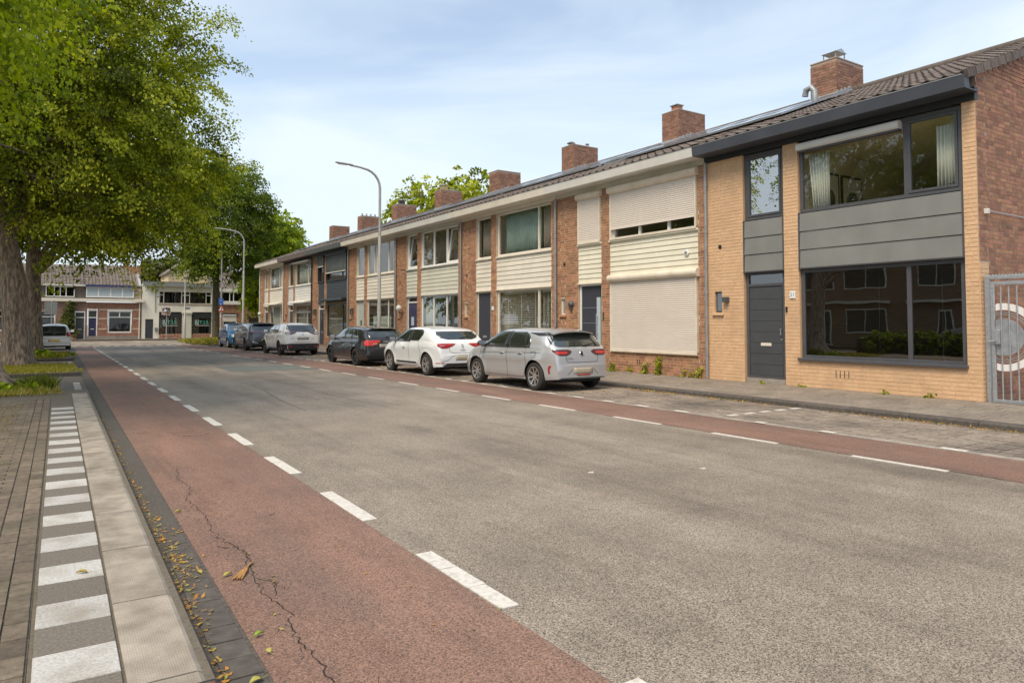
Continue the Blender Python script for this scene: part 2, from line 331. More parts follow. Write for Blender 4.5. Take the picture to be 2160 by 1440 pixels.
# painted markings, every dash a piece
def lerp_line(P, y):
    for (x0, y0), (x1, y1) in zip(P, P[1:]):
        if y <= y1: return x0+(x1-x0)*(y-y0)/(y1-y0)
    return P[-1][0]
LL = [(2.0, -5), (2.11, 4), (2.17, 10), (2.42, 30), (2.66, 53.4)]
RL = [(7.97, -5), (7.92, 9), (7.8, 20), (7.62, 40), (7.35, 53.4)]
lm = MB().box(2.05, 2.06, -4, -3.99, .0, .001).build('lane_marking', m_paint); tag(lm, kind='structure')
def dash(line, y0, ln, w, par, side):
    mb = MB(); n = 3 if w > .1 else 1
    for k in range(n):
        a = y0+ln*k/n+(.006 if k else 0); b = y0+ln*(k+1)/n
        xa, xb = lerp_line(line, a), lerp_line(line, b)
        x0a, x1a, x0b, x1b = (xa, xa+w, xb, xb+w) if side > 0 else (xa-w, xa, xb-w, xb)
        j = [rng.uniform(-.006, .006) for _ in range(4)]
        mb.prism([(x0a+j[0], a), (x1a+j[1], a), (x1b+j[2], b), (x0b+j[3], b)], 'z', .001, .0085)
    return mb.build('dash', m_paint, par)
y = -.78
while y < 52:
    dash(LL, y, 1.08, .115, lm, 1); y += 2.035
y = -.38
while y < 52:
    dash(RL, y, 1.05, .075, lm, -1); y += 2.058
# junction plateau: row of slanted white blocks
pl = MB().box(-8, 30, 53.45, 54.05, .001, .012).build('plateau_edge', m_kerbd); tag(pl, kind='structure')
for i in range(19):
    x = .9+i*.62
    MB().prism([(x, 53.5), (x+.3, 53.5), (x+.4, 54.0), (x+.1, 54.0)], 'z', .012, .018).build('block', m_paint, pl)
# fine crack network in the red path
ck = MB()
def crack(P, w, seed):
    q = random.Random(seed); pts = []
    for (x0, y0), (x1, y1) in zip(P, P[1:]):
        n = max(3, int(math.hypot(x1-x0, y1-y0)/.035))
        for i in range(n):
            t = i/n; pts.append((x0+(x1-x0)*t+q.gauss(0, .011), y0+(y1-y0)*t+q.gauss(0, .006)))
    for i in range(len(pts)-1):
        (xa, ya), (xb, yb) = pts[i], pts[i+1]; ww = w*q.uniform(.5, 1.3)
        ck.poly([(xa-ww, ya, .0055), (xa+ww, ya, .0055), (xb+ww, yb, .0055), (xb-ww, yb, .0055)])
crack([(1.09, 6.9), (1.12, 6.25), (1.09, 5.6), (1.18, 5.0), (1.10, 4.5), (1.09, 4.17), (1.14, 3.9), (1.07, 3.59), (1.09, 3.3), (1.07, 3.0), (1.10, 2.4)], .0032, 1)
for k in range(34):
    q0 = random.Random(900+k); yy = q0.uniform(2.7, 6.6); x0 = 1.11+q0.gauss(0, .015); sgn = q0.choice((-1, 1)); l0 = q0.uniform(.03, .13)
    crack([(x0, yy), (x0+sgn*l0*.6, yy+q0.gauss(0, .04)), (x0+sgn*l0, yy+q0.gauss(0, .07))], .0013, 300+k)
crack([(1.12, 5.25), (1.19, 5.05), (1.13, 4.75)], .003, 2); crack([(1.11, 5.2), (1.03, 5.3), (.98, 5.28)], .003, 3)
crack([(1.12, 4.5), (1.19, 4.35), (1.12, 4.12)], .003, 4); crack([(1.09, 3.75), (1.02, 3.7), (.97, 3.62)], .0025, 5)
crack([(1.25, 8.4), (1.15, 7.8), (1.2, 7.3), (1.1, 6.9)], .003, 6)
tag(ck.build('path_crack', mat('crack', (.02, .016, .013), rough=1)), kind='structure')
ck = MB()
crack([(3.9, 12.5), (4.0, 14.5), (4.3, 17), (4.4, 20.5)], .006, 9); crack([(5.3, 12), (5.25, 14.5), (5.2, 18), (5.1, 23)], .005, 10)
tag(ck.build('road_crack', mat('road_crack', (.10, .088, .072), rough=1)), kind='structure')

# ---- left platform (runs 0.9 degrees off the street axis): striped tiles, ribbed slabs, brick paving
def lstruct(o): o.location = (0, 4, 0); o.rotation_euler = (0, 0, -a_drift); ORG[o.name] = Vector((0, 0, 0)); return tag(o, kind='structure')
PZ = .10
ls = lstruct(MB().box(-8, -.02, -6, 14.4, -.04, PZ-.012).build('pavement', m_joint))
lq = lstruct(MB().box(-.018, .64, -6, 14.25, -.05, PZ-.012).build('bus_platform', m_joint))
# striped tiles: y in the rotated frame
y = 3.77-4-3*.335; k = 0
mbw = proto_mesh(MB().bbox(-.158, .158, -.164, .164, -.05, 0, .003), 'tile', m_white_t); mbd = proto_mesh(MB().bbox(-.158, .158, -.164, .164, -.05, 0, .003), 'tile', m_dark_t)
while y < 10.7:
    c = (.158, y+.166, PZ+rng.uniform(-.0015, .0015))
    setparts('tile', None, lq, [c], mbw if k % 2 == 0 else mbd, rots=[(rng.uniform(-.004, .004), rng.uniform(-.004, .004), rng.uniform(-.006, .006))])
    y += .335; k += 1
# ribbed platform slabs with studs as real bumps and a bevelled road edge
def slab_mesh(L_):
    mb = MB(); prof = [(.33, -.05), (.33, -.003), (.333, 0), (.585, 0), (.615, -.018), (.66, -.10), (.665, -.14)]
    a, b = .006, L_-.006; n = len(prof)
    vs = [(x, a, z) for x, z in prof]+[(x, b, z) for x, z in prof]
    mb.add(vs, [(i, i+1, n+i+1, n+i) for i in range(n-1)]+[tuple(range(n))[::-1], tuple(range(n, 2*n))])
    return mb
def studs(L_):
    mb = MB(); y = .02; row = 0
    while y < L_-.02:
        x = .35+(.0105 if row % 2 else 0)
        while x < .575:
            h = .0035; q = .0065
            mb.add([(x-q, y, 0), (x, y-q, 0), (x+q, y, 0), (x, y+q, 0), (x, y, h)], [(0, 1, 4), (1, 2, 4), (2, 3, 4), (3, 0, 4)], .5); x += .021
        y += .0125; row += 1
    return mb
m_slab = mat('platform_slab', (.37, .325, .265), (.23, .20, .16), scale=7, bump=.3, bscale=120, stain=((.14, .11, .08), 2.6, .8), rnd=.06)
ym = 5.26-4-3*1.0
for i in range(15):
    sl = slab_mesh(1.0)
    if ym < 5.5: sl.v += []; st = studs(1.0); sl.add(st.v, st.f, .5)
    o = sl.build('slab', m_slab, lq, local=True); o.location = (0, ym, PZ+rng.uniform(-.001, .001)); ym += 1.0
# brick paving left of the stripes: long rows, nearest are pieces, rest joined
def paving(par, x0, x1, y0, y1, bx, by, z, m, nmax, camloc, name='brick', gap=.006, jit=.003, border=None, stagger=True, mm=None):
    cells = []; r = 0; y = y0
    while y < y1-by*.3:
        x = x0-(bx/2 if (stagger and r % 2) else 0)
        while x < x1-.01:
            a, b = max(x, x0), min(x+bx, x1)
            if b-a > .03: cells.append((a+gap/2, b-gap/2, y+gap/2, y+by-gap/2))
            x += bx
        y += by; r += 1
    cells.sort(key=lambda c: (c[0]-camloc[0])**2+(c[2]-camloc[1])**2)
    pm = proto_mesh(MB().bbox(-.5, .5, -.5, .5, -.03, 0, .004), name, m)
    v = pm.vertices
    for c in cells[:nmax]:
        o = link(bpy.data.objects.new(name, pm)); o.parent = par; o.location = Vector(((c[0]+c[1])/2, (c[2]+c[3])/2, z+rng.uniform(-jit, jit)*.6)) - ORG.get(par.name, Vector((0, 0, 0)))
        o.scale = (c[1]-c[0], c[3]-c[2], 1); o.rotation_euler = (rng.uniform(-.006, .006), rng.uniform(-.01, .01), rng.uniform(-.01, .01))
    mb = MB()
    for c in cells[nmax:]: mb.bbox(c[0], c[1], c[2], c[3], z-.03, z+rng.uniform(-jit, jit)*.6, .005)
    if len(cells) > nmax: tag(mb.build('paving', m, par), kind='stuff')
PC = (-.6, -1.5)
paving(ls, -.131, -.025, -2.5, 12.2, .105, .21, PZ, m_klinkL, 50, PC, stagger=False)
paving(ls, -.238, -.132, -2.4, 12.2, .105, .21, PZ, m_klinkL, 50, PC, stagger=False)
paving(ls, -6.1, -.24, -2.5, 12.2, .21, .105, PZ, m_klinkL, 290, PC)
# gutter between slabs and red path
gt = lstruct(MB().box(.62, .9, -7, 49, -.04, .0015).build('gutter', m_dirtgr))
paving(gt, .70, .865, -2.5, 1.6, .165, .20, .008, m_kerbd, 60, (0.6, -1.5), name='paver', stagger=False, gap=.009, jit=.004)
dr = MB()
y = 1.6
tag(MB().box(.675, .865, 1.6, 48, -.01, .0062).build('gutter_course', road_mat('gutter_asphalt', (.035, .03, .026), (.13, .11, .09), (.85, 1.2)), gt, local=True), kind=None)
# iron drain at the slab foot, bottom of the picture
dn = thing('drain_grate', 'rusty iron drain set at the foot of the ribbed platform slabs', 'drain', (.5, 2.95, .1))
MB().bbox(.45, .62, 2.8, 3.13, -.06, .108, .003).build('frame', m_blackp, dn)
for k in range(4): MB().bbox(.462, .612, 2.82+k*.075, 2.875+k*.075, .09, .114, .003).build('grate_bar', mat('rust', (.20, .085, .05), (.11, .05, .035), scale=40, rough=.9, bump=.5), dn)
# left parking strip and tree planters beyond the platform
lp = lstruct(MB().box(-8, .66, 12.3, 49, -.04, .002).build('parking_bay', m_joint))
paving(lp, -1.9, .60, 26., 29.6, .21, .105, .012, m_klink, 0, PC)
paving(lp, -1.9, .60, 30.6, 38.4, .21, .105, .012, m_klink, 0, PC)
tag(MB().box(-8, .66, 14.4, 20.1, 0, .008).build('bay_surface', road_mat('bay_asphalt', (.05, .045, .04), (.17, .15, .125), (.85, 1.2)), lp, local=True))
tag(MB().box(-8, -1.9, 20, 49, .0, .03).build('bay_surface', m_ground, lp, local=True))
for y, n in ((14.5, 6), (17.2, 0), (26.2, 6), (33.4, 3)):
    for k in range(n): MB().box(.42, .56, y+k*.55, y+k*.55+.2, .008, .016).build('block', m_paint, lp, local=True)
def kerbrow(par, segs, z, m, loc=None, w=.12, lz=-.04):
    for (x0, x1, y0, y1) in segs: MB().bbox(x0, x1, y0, y1, lz, z, .015).build('kerb_stone', m, par, local=True)
planters = []
for (ya, yb, xe) in ((20.1, 25.4, .62), (29.7, 33.2, .60), (38.5, 40.5, .60)):
    kerbrow(lp, [(-8+i*1.0, -8+(i+1)*1.0-.008, ya, ya+.14) for i in range(8)]+[(0, xe, ya, ya+.14)], .125, m_kerbd)
    kerbrow(lp, [(xe-.12, xe, ya+.15+i*1.0, min(ya+.15+(i+1)*1.0-.01, yb)) for i in range(int(math.ceil(yb-ya-.15)))], .125, m_kerbd)
    MB().box(-8, xe-.12, ya+.14, yb, 0, .09).build('soil', m_ground, lp, local=True)
# ---- right parking bay: bricks, channel, marks
KX0, KX1, XF = 11.5, 11.72, 13.69
rp_ = tag(MB().box(9.15, 11.6, -6, 50, -.04, .001).build('parking_bay', mat('dark_joint', (.04, .034, .026), (.07, .06, .045), scale=30)), kind='structure'); ORG[rp_.name] = Vector((0, 0, 0))
def redge(y): return lerp_line([(9.14, -5), (9.22, 10), (9.3, 40), (9.25, 50)], y)
paving(rp_, 9.36, KX0-.01, 1.2, 6.24, .105, .21, .012, m_klink, 290, (9.0, 2.0), gap=.014, jit=.006)
paving(rp_, 9.36, KX0-.01, 6.24, 50, .105, .21, .012, m_klink, 0, (9.0, 2.0), gap=.014, jit=.006)
chn = MB()
for k in range(110):
    chn.bbox(redge(k*.5-5)+.02, 9.35, k*.5-5, k*.5-5+.49, 0, .010, .004)
tag(chn.build('channel', m_conc, rp_), kind='stuff')
for (yy, yl) in [(4.16, .3), (5.86, .22), (7.0, .2)]+[(8.6+i*.95, .3) for i in range(42)]:
    MB().box(9.2+.0022*yy, 9.32+.0022*yy, yy, yy+yl, .012, .0165).build('block', m_paint, rp_)
for yy, n in ((7.85, 5), (14.9, 4), (20.9, 4), (28.6, 5), (32.2, 5), (38.8, 4)):
    for k in range(n): MB().box(9.5+k*.42, 9.72+k*.42, yy, yy+.1, .012, .019).build('block', m_paint, rp_)
# kerb and footpath
fp = tag(MB().prism([(KX1-.01, -.06), (KX1-.01, .085), (XF+.2, .168), (XF+.2, -.06)], 'y', -6, 55.2).build('footpath', m_joint), kind='structure'); ORG[fp.name] = Vector((0, 0, 0))
for k in range(60):
    y0 = -5+k*1.0
    if y0 > 53: break
    o = MB().prism([(KX0, -.05), (KX0+.012, .075), (KX0+.035, .098), (KX1, .10), (KX1, -.05)], 'y', y0+.004, y0+.994).build('kerb_stone', m_kerbd, fp)
slope = math.atan2(.083, XF+.2-KX1+.01)
def fpz(x): return .085+(x-KX1+.01)*math.tan(slope)+.013
tl = []
for r in range(7):
    for k in range(190):
        x = KX1+.006+r*.3+.15; yy = -.5+k*.3+(.15 if r % 2 else 0)
        if yy < 55 and x-.15 < XF-.02: tl.append((x, yy, min(.3, XF-.005-(x-.15))))
tl.sort(key=lambda c: (c[1]-2)**2)
tp = proto_mesh(MB().bbox(0, .290, -.144, .144, -.03, 0, .006), 'tile', m_tileR)
for (x, yy, w) in tl[:295]:
    o = link(bpy.data.objects.new('tile', tp)); o.parent = fp; o.location = (x-.147, yy, fpz(x-.147)+rng.uniform(-.003, .003)); o.scale = (w/.3, 1, 1)
    o.rotation_euler = (rng.uniform(-.008, .008), -slope+rng.uniform(-.008, .008), rng.uniform(-.006, .006))
mb = MB()
for (x, yy, w) in tl[295:]:
    a, b = x-.147, x-.147+.294*w/.3; za, zb = fpz(a)+rng.uniform(-.002, .002), fpz(b)+rng.uniform(-.002, .002)
    mb.add([(a, yy-.147, za), (b, yy-.147, zb), (b, yy+.147, zb), (a, yy+.147, za), (a, yy-.147, za-.03), (b, yy-.147, zb-.03), (b, yy+.147, zb-.03), (a, yy+.147, za-.03)], [(0, 1, 2, 3), (0, 4, 5, 1), (1, 5, 6, 2), (2, 6, 7, 3), (3, 7, 4, 0)])
tag(mb.build('paving', m_tileR, fp), kind='stuff')
# side path behind the gate, grass island with the street tree, far pavement
sp_ = sheet('side_path', [(XF, -6), (30, -6), (30, 5.8), (XF, 5.8)], .14, m_tileR)
isl = tag(MB().prism([(8.75, 54.3), (9.6, 52.2), (9.6, 51), (11.5, 51), (13.6, 53), (13.8, 58), (12.6, 62.0), (10.4, 62.2), (9.0, 58)], 'z', -.04, .08).build('tree_island', m_ground), kind='structure')
ip = [(8.75, 54.3), (9.6, 52.2), (9.6, 51), (11.5, 51), (13.6, 53), (13.8, 58), (12.6, 62.0), (10.4, 62.2), (9.0, 58)]
fpv = tag(MB().box(-30, 30, 69.4, 71.3, -.05, .12).build('pavement', m_tileR), kind='structure')
for k in range(60): MB().bbox(-30+k, -30+k+.99, 69.25, 69.4, -.05, .125, .01).build('kerb_stone', m_kerbd, fpv)
sheet('pavement', [(13.6, 55.3), (30, 55.3), (30, 64), (13.6, 64)], .06, m_tileR)
# ------------------------------------------------------------------ brickwork
BL, BH, BJ = .215, .064, .0135
def brick_cells(rects, q, z00=.10, jog=.22):
    """rects (a0,a1,z0,z1) along the wall -> list of brick cells (a,b,z)"""
    out = []; H = BH+BJ
    for (a0, a1, z0, z1) in rects:
        k = int(math.ceil((z0-z00)/H-1e-6))
        while z00+k*H+BH <= z1+.012:
            z = z00+k*H; a = a0-q.uniform(0, .2)
            while a < a1:
                w = .103 if q.random() < .22 else .215
                p, r = max(a, a0+.003), min(a+w, a1-.003)
                if r-p > .035: out.append((p, r, z))
                a += w+BJ*.8
            k += 1
    return out
def wall_front(parent, rects, mb_, mo, q, nobj=0, X=XF, cam=(0, 0), name='wall', th=.26):
    w = MB()
    for (a0, a1, z0, z1) in rects: w.box(X+.005, X+th, a0, a1, z0, z1, .5)
    wo_ = w.build(name, mo, parent)
    cells = brick_cells(rects, q)
    cells.sort(key=lambda c: (X)**2+(c[0])**2+(c[2]-1.5)**2*.4)
    pm = proto_mesh(MB().add([(0,0,0),(0,1,0),(0,1,1),(0,0,1),(.014,0,0),(.014,1,0),(.014,1,1),(.014,0,1)], [(0,3,2,1),(0,1,5,4),(1,2,6,5),(2,3,7,6),(3,0,4,7)]), 'brick', mb_)
    o0 = ORG[wo_.name]
    for c in cells[:nobj]:
        o = link(bpy.data.objects.new('brick', pm)); o.parent = wo_
        o.location = Vector((X+q.uniform(-.002, .0015), c[0], c[2]+q.uniform(-.0015, .0015)))-o0; o.scale = (1, c[1]-c[0], BH)
    mb = MB()
    for c in cells[nobj:]:
        x = X+q.uniform(-.002, .0015); mb.add([(x,c[0],c[2]),(x,c[1],c[2]),(x,c[1],c[2]+BH),(x,c[0],c[2]+BH),(X+.012,c[0],c[2]),(X+.012,c[1],c[2]),(X+.012,c[1],c[2]+BH),(X+.012,c[0],c[2]+BH)], [(0,3,2,1),(0,1,5,4),(1,2,6,5),(2,3,7,6),(3,0,4,7)])
    if mb.v: tag(mb.build('brickwork', mb_, wo_), kind='stuff')
    return wo_
def wall_side(parent, rects, Y, s, mb_, mo, q, nobj=0, name='wall', thick=.24, inset=0):
    """wall in plane y=Y facing direction s (-1 towards the camera); rects along x"""
    w = MB()
    for (a0, a1, z0, z1) in rects: w.box(a0, a1, *sorted((Y-s*.005, Y-s*thick)), z0, z1, .5)
    wo_ = w.build(name, mo, parent); o0 = ORG[wo_.name]
    cells = brick_cells(rects, q); cells.sort(key=lambda c: c[0]**2+c[2]**2*.2)
    F = [(0,1,2,3),(0,4,5,1),(1,5,6,2),(2,6,7,3),(3,7,4,0)]
    pm = proto_mesh(MB().add([(0,0,0),(1,0,0),(1,0,1),(0,0,1),(0,-s*.014,0),(1,-s*.014,0),(1,-s*.014,1),(0,-s*.014,1)], F), 'brick', mb_)
    for c in cells[:nobj]:
        o = link(bpy.data.objects.new('brick', pm)); o.parent = wo_; o.location = Vector((c[0], Y+q.uniform(-.002, .0015), c[2]))-o0; o.scale = (c[1]-c[0], 1, BH)
    mb = MB()
    for c in cells[nobj:]:
        y = Y+q.uniform(-.002, .0015); i = Y-s*.012
        mb.add([(c[0],y,c[2]),(c[1],y,c[2]),(c[1],y,c[2]+BH),(c[0],y,c[2]+BH),(c[0],i,c[2]),(c[1],i,c[2]),(c[1],i,c[2]+BH),(c[0],i,c[2]+BH)], F)
    if mb.v: tag(mb.build('brickwork', mb_, wo_), kind='stuff')
    return wo_

# ------------------------------------------------------------------ joinery facing -X at plane XF
def frame_bars(mb, y0, y1, z0, z1, w, x0, x1, r=.5):
    mb.box(x0, x1, y0, y1, z0, z0+w, r); mb.box(x0, x1, y0, y1, z1-w, z1, r)
    mb.box(x0, x1, y0, y0+w, z0+w, z1-w, r); mb.box(x0, x1, y1-w, y1, z0+w, z1-w, r)
def window(parent, y0, y1, z0, z1, mf, mull=(), sash=(), gl=None, fw=.065, x=XF+.055, curtain=None, tilt=(), trans=None, sill=None):
    f = MB(); frame_bars(f, y0, y1, z0, z1, fw, x, x+.075)
    for m in mull: f.box(x+.002, x+.073, m-fw*.55, m+fw*.55, z0+fw, z1-fw)
    edges = [y0+fw]+[v for m in mull for v in (m-fw*.55, m+fw*.55)]+[y1-fw]
    lights = [(edges[2*i], edges[2*i+1]) for i in range(len(edges)//2)]
    if trans:
        f.box(x+.003, x+.072, y0+fw, y1-fw, trans-.025, trans+.025)
    fo = f.build('window', mf, parent, bevel=.004)
    for i, (a, b) in enumerate(lights):
        if i in tilt:       # sash leaning inwards at its top
            s = MB(); frame_bars(s, 0, b-a-.01, 0, z1-z0-2*fw-.01, .055, -.02, .035)
            so = s.build('sash', mf, fo, local=True); so.location = Vector((x+.03, a+.005, z0+fw+.005))-ORG[fo.name]; so.rotation_euler = (0, R(7.5), 0)
            ORG[so.name] = Vector((0, 0, 0))
            p = MB().box(.005, .013, .05, b-a-.06, .05, z1-z0-2*fw-.06).build('pane', gl or m_glass, fo, local=True); p.location = so.location; p.rotation_euler = so.rotation_euler
            continue
        if i in sash:
            s = MB(); frame_bars(s, a+.006, b-.006, z0+fw+.006, z1-fw-.006, .05, x-.012, x+.05); s.build('sash', mf, fo, bevel=.004); q = .056
        else: q = 0
        MB().box(x+.03, x+.038, a+q, b-q, z0+fw+q, z1-fw-q).build('pane', gl or m_glass, fo)
    if sill: MB().box(XF-.045, x+.002, y0-.03, y1+.03, z0-.035, z0-.001).build('sill', sill, fo, bevel=.004)
    return fo
def curtain(parent, y0, y1, z0, z1, m, x=XF+.25, waves=9, amp=.025, name='curtain', taper=0):
    mb = MB(); n = max(8, int(waves*8)); vs = []
    for i in range(n+1):
        t = i/n; dx = amp*math.sin(t*waves*2*math.pi)+amp*.4*math.sin(t*waves*5.1+1)
        vs.append((x+dx, y0+(y1-y0)*t, z1)); vs.append((x+dx*1.3, y0+(y1-y0)*t*(1-taper), z0))
    mb.add(vs, [(2*i, 2*i+1, 2*i+3, 2*i+2) for i in range(n)])
    o = mb.build(name, m, parent, smooth=True)
    sd = o.modifiers.new('s', 'SOLIDIFY'); sd.thickness = .003
    return o
def blind(parent, y0, y1, z0, z1, m, x=XF+.19, step=.05, objs=False, tiltd=55):
    root = MB().box(x-.02, x+.02, y0, y1, z1-.05, z1).build('blind', m, parent)
    dz = .018*math.sin(R(tiltd)); dx = .018*math.cos(R(tiltd))
    n = int((z1-.06-z0)/step); mb = MB()
    for k in range(n):
        z = z0+.02+k*step
        t = mb if not objs else MB()
        t.add([(x-dx, y0, z-dz), (x-dx, y1, z-dz), (x+dx, y1, z+dz), (x+dx, y0, z+dz), (x-dx+.001, y0, z-dz-.002), (x-dx+.001, y1, z-dz-.002), (x+dx+.001, y1, z+dz-.002), (x+dx+.001, y0, z+dz-.002)], [(0,1,2,3), (7,6,5,4), (0,4,5,1), (2,6,7,3)])
        if objs: t.build('slat', m, root)
    if not objs: tag(mb.build('slats', m, root), kind='stuff')
    t = MB()
    for f in (.12, .5, .88): t.box(x-.022, x-.019, y0+(y1-y0)*f-.008, y0+(y1-y0)*f+.008, z0, z1-.05)
    t.build('tape', m, root)
    return root
def shutter(parent, y0, y1, z0, z1, m, mbox, boxr=.085, zstop=None, rails=True, step=.054):
    x = XF-.035; zs = zstop if zstop else z0+.05
    root = MB()
    if rails:
        root.box(x-.02, XF+.06, y0, y0+.05, z0, z1-boxr*1.6); root.box(x-.02, XF+.06, y1-.05, y1, z0, z1-boxr*1.6); root.box(x-.025, XF+.06, y0, y1, z0-.03, z0+.03)
    else: root.box(x, x+.02, y0, y0+.02, z0, z0+.02)
    ro = root.build('shutter', mbox, parent, bevel=.003)
    # rounded roll box
    pr = [(XF+.05, z1), (XF-.04, z1)]+[(XF-.05-boxr*.95*math.sin(t)-.0, z1-boxr+boxr*math.cos(t)) for t in [math.pi*k/10 for k in range(1, 10)]]+[(XF-.02, z1-2*boxr), (XF+.05, z1-2*boxr)]
    MB().prism(pr, 'y', y0-.06, y1+.03).build('roll_box', mbox, ro, bevel=.004)
    prot = MB(); h = step
    pts = [(.0, 0), (-.009, .004), (-.013, h*.45), (-.010, h-.010), (.0, h-.005), (.006, h-.005), (.006, 0)]
    prot.prism(pts, 'y', 0, 1)
    pm = proto_mesh(prot, 'slat', m); k = 0; z = zs
    while z < z1-2*boxr:
        o = link(bpy.data.objects.new('slat', pm)); o.parent = ro; o.location = Vector((x, y0+.05, z))-ORG[ro.name]; o.scale = (1, y1-y0-.1, 1); z += h
    MB().box(x-.014, x+.006, y0+.05, y1-.05, zs-.045, zs).build('end_bar', m, ro)
    return ro
def boards(parent, y0, y1, z0, z1, n, m, x=XF+.03, lap=.016, name='board'):
    h = (z1-z0)/n
    for k in range(n):
        a = z0+k*h; MB().prism([(x-lap, a+.004), (x-lap-.001, a+.012), (x-.002, a+h-.002), (x+.03, a+h-.002), (x+.03, a+.004)], 'y', y0, y1).build(name, m, parent)
def door(parent, y0, y1, z0, z1, m, mf, kind, trans=True):
    x = XF+.06
    f = MB(); ztop = 2.71
    f.box(x, x+.08, y0, y0+.06, z0-.04, ztop); f.box(x, x+.08, y1-.06, y1, z0-.04, ztop); f.box(x, x+.08, y0+.06, y1-.06, ztop-.06, ztop)
    if trans: f.box(x, x+.08, y0+.06, y1-.06, z1, z1+.06)
    fo = f.build('door_frame', mf, parent, bevel=.004)
    if trans: MB().box(x+.04, x+.048, y0+.06, y1-.06, z1+.06, ztop-.06).build('pane', m_glassd, fo)
    a, b = y0+.065, y1-.065
    d = MB().box(x+.02, x+.06, a, b, z0, (z1 if trans else ztop-.06)).build('door', m, parent, bevel=.004)
    c = (a+b)/2; zt = z1 if trans else ztop-.06
    if kind == 'planks':
        n = 8; h = (zt-z0-.1)/n
        for k in range(n): MB().box(x+.008, x+.021, a+.02, b-.02, z0+.06+k*h, z0+.06+(k+1)*h-.007).build('plank', m, d, bevel=.003)
        MB().box(x-.0, x+.01, a, b, z0+.0, z0+.055).build('weather_bar', m_anthra, d, bevel=.004)
        MB().box(x-.002, x+.012, c-.14, c+.14, 1.02, 1.09).build('letter_slot', m_cream, d, bevel=.004)
        h_ = MB().box(x-.035, x-.022, a+.03, a+.05, 1.27, 1.42); h_.box(x-.03, x+.01, a+.032, a+.048, 1.28, 1.30); h_.box(x-.03, x+.01, a+.032, a+.048, 1.39, 1.41); h_.build('handle', m_zinc, d)
        MB().lathe([(0, 0), (.018, .0), (.018, .012), (0, .014)], 12, Matrix.Translation((x+.008, a+.04, 1.17)) @ Matrix.Rotation(R(-90), 4, 'Y')).build('lock', m_zinc, d)
    elif kind == 'glass_strips':
        MB().box(x+.012, x+.022, a+.05, a+.22, z0+.55, zt-.35).build('glass_strip', m_frost, d)
        for z in (z0+.35, z0+.82, z0+1.26, z0+1.72): MB().box(x+.010, x+.022, a+.22, b-.06, z, z+.012).build('trim_strip', m_galv, d)
        hh = MB().tube([(x-.05, a+.17, z0+.85), (x-.05, a+.17, z0+1.55)], .014, 10); hh.tube([(x-.05, a+.17, z0+.95), (x+.02, a+.17, z0+.95)], .01, 8); hh.tube([(x-.05, a+.17, z0+1.45), (x+.02, a+.17, z0+1.45)], .01, 8); hh.build('handle', m_galv, d, smooth=True)
        l = MB().box(x+.004, x+.018, c-.02, b-.1, z0+.88, z0+.98).build('letter_slot', m_galv, d, bevel=.003)
        for k in range(3): MB().box(x+.0015, x+.0035, c+.04+k*.085, c+.06+k*.085, z0+.915, z0+.945).build('sticker', mat('red', (.55, .03, .03)), l)
        frame = MB(); frame_bars(frame, a+.03, b-.03, z0+.03, zt-.03, .008, x+.017, x+.0215); frame.build('groove', m_blackp, d)
    elif kind == 'slot':
        MB().box(x+.008, x+.02, c-.12, c+.14, z0+.72, z0+.80).build('letter_slot', m_galv, d, bevel=.003)
        MB().box(x+.0, x+.03, a, a+.05, z0, zt).build('side_trim', m_zinc, d)
    elif kind == 'two_lights':
        for z in (z0+.55, z0+1.15): MB().box(x+.012, x+.022, c-.09, c+.17, z, z+.38).build('pane', m_frost, d)
        MB().box(x-.03, x+.02, a+.06, a+.08, z0+.75, z0+1.05).build('handle', m_galv, d)
    elif kind == 'one_light':
        fr = MB(); frame_bars(fr, c-.09, c+.09, z0+.95, z0+1.4, .03, x+.008, x+.022); fr.build('light_frame', m_black, d); MB().box(x+.014, x+.021, c-.06, c+.06, z0+.98, z0+1.37).build('pane', m_glassd, d)
        fr = MB(); frame_bars(fr, c-.09, c+.09, z0+.4, z0+.78, .02, x+.012, x+.022); fr.build('light_frame', m_black, d)
    else:
        MB().box(x+.012, x+.022, c-.15, c+.15, z0+.9, zt-.15).build('pane', m_glassd, d)
        MB().box(x+.008, x+.02, c-.13, c+.13, z0+.68, z0+.75).build('letter_slot', m_galv, d)
    MB().box(x-.03, x+.09, y0, y1, .10, z0-.005).build('step', m_conc, parent)
    return d
m_frost = mat('frosted_glass', (.48, .55, .57), (.42, .50, .52), rough=.25)
m_brass = mat('brass', (.45, .32, .12), rough=.35, metal=.6)

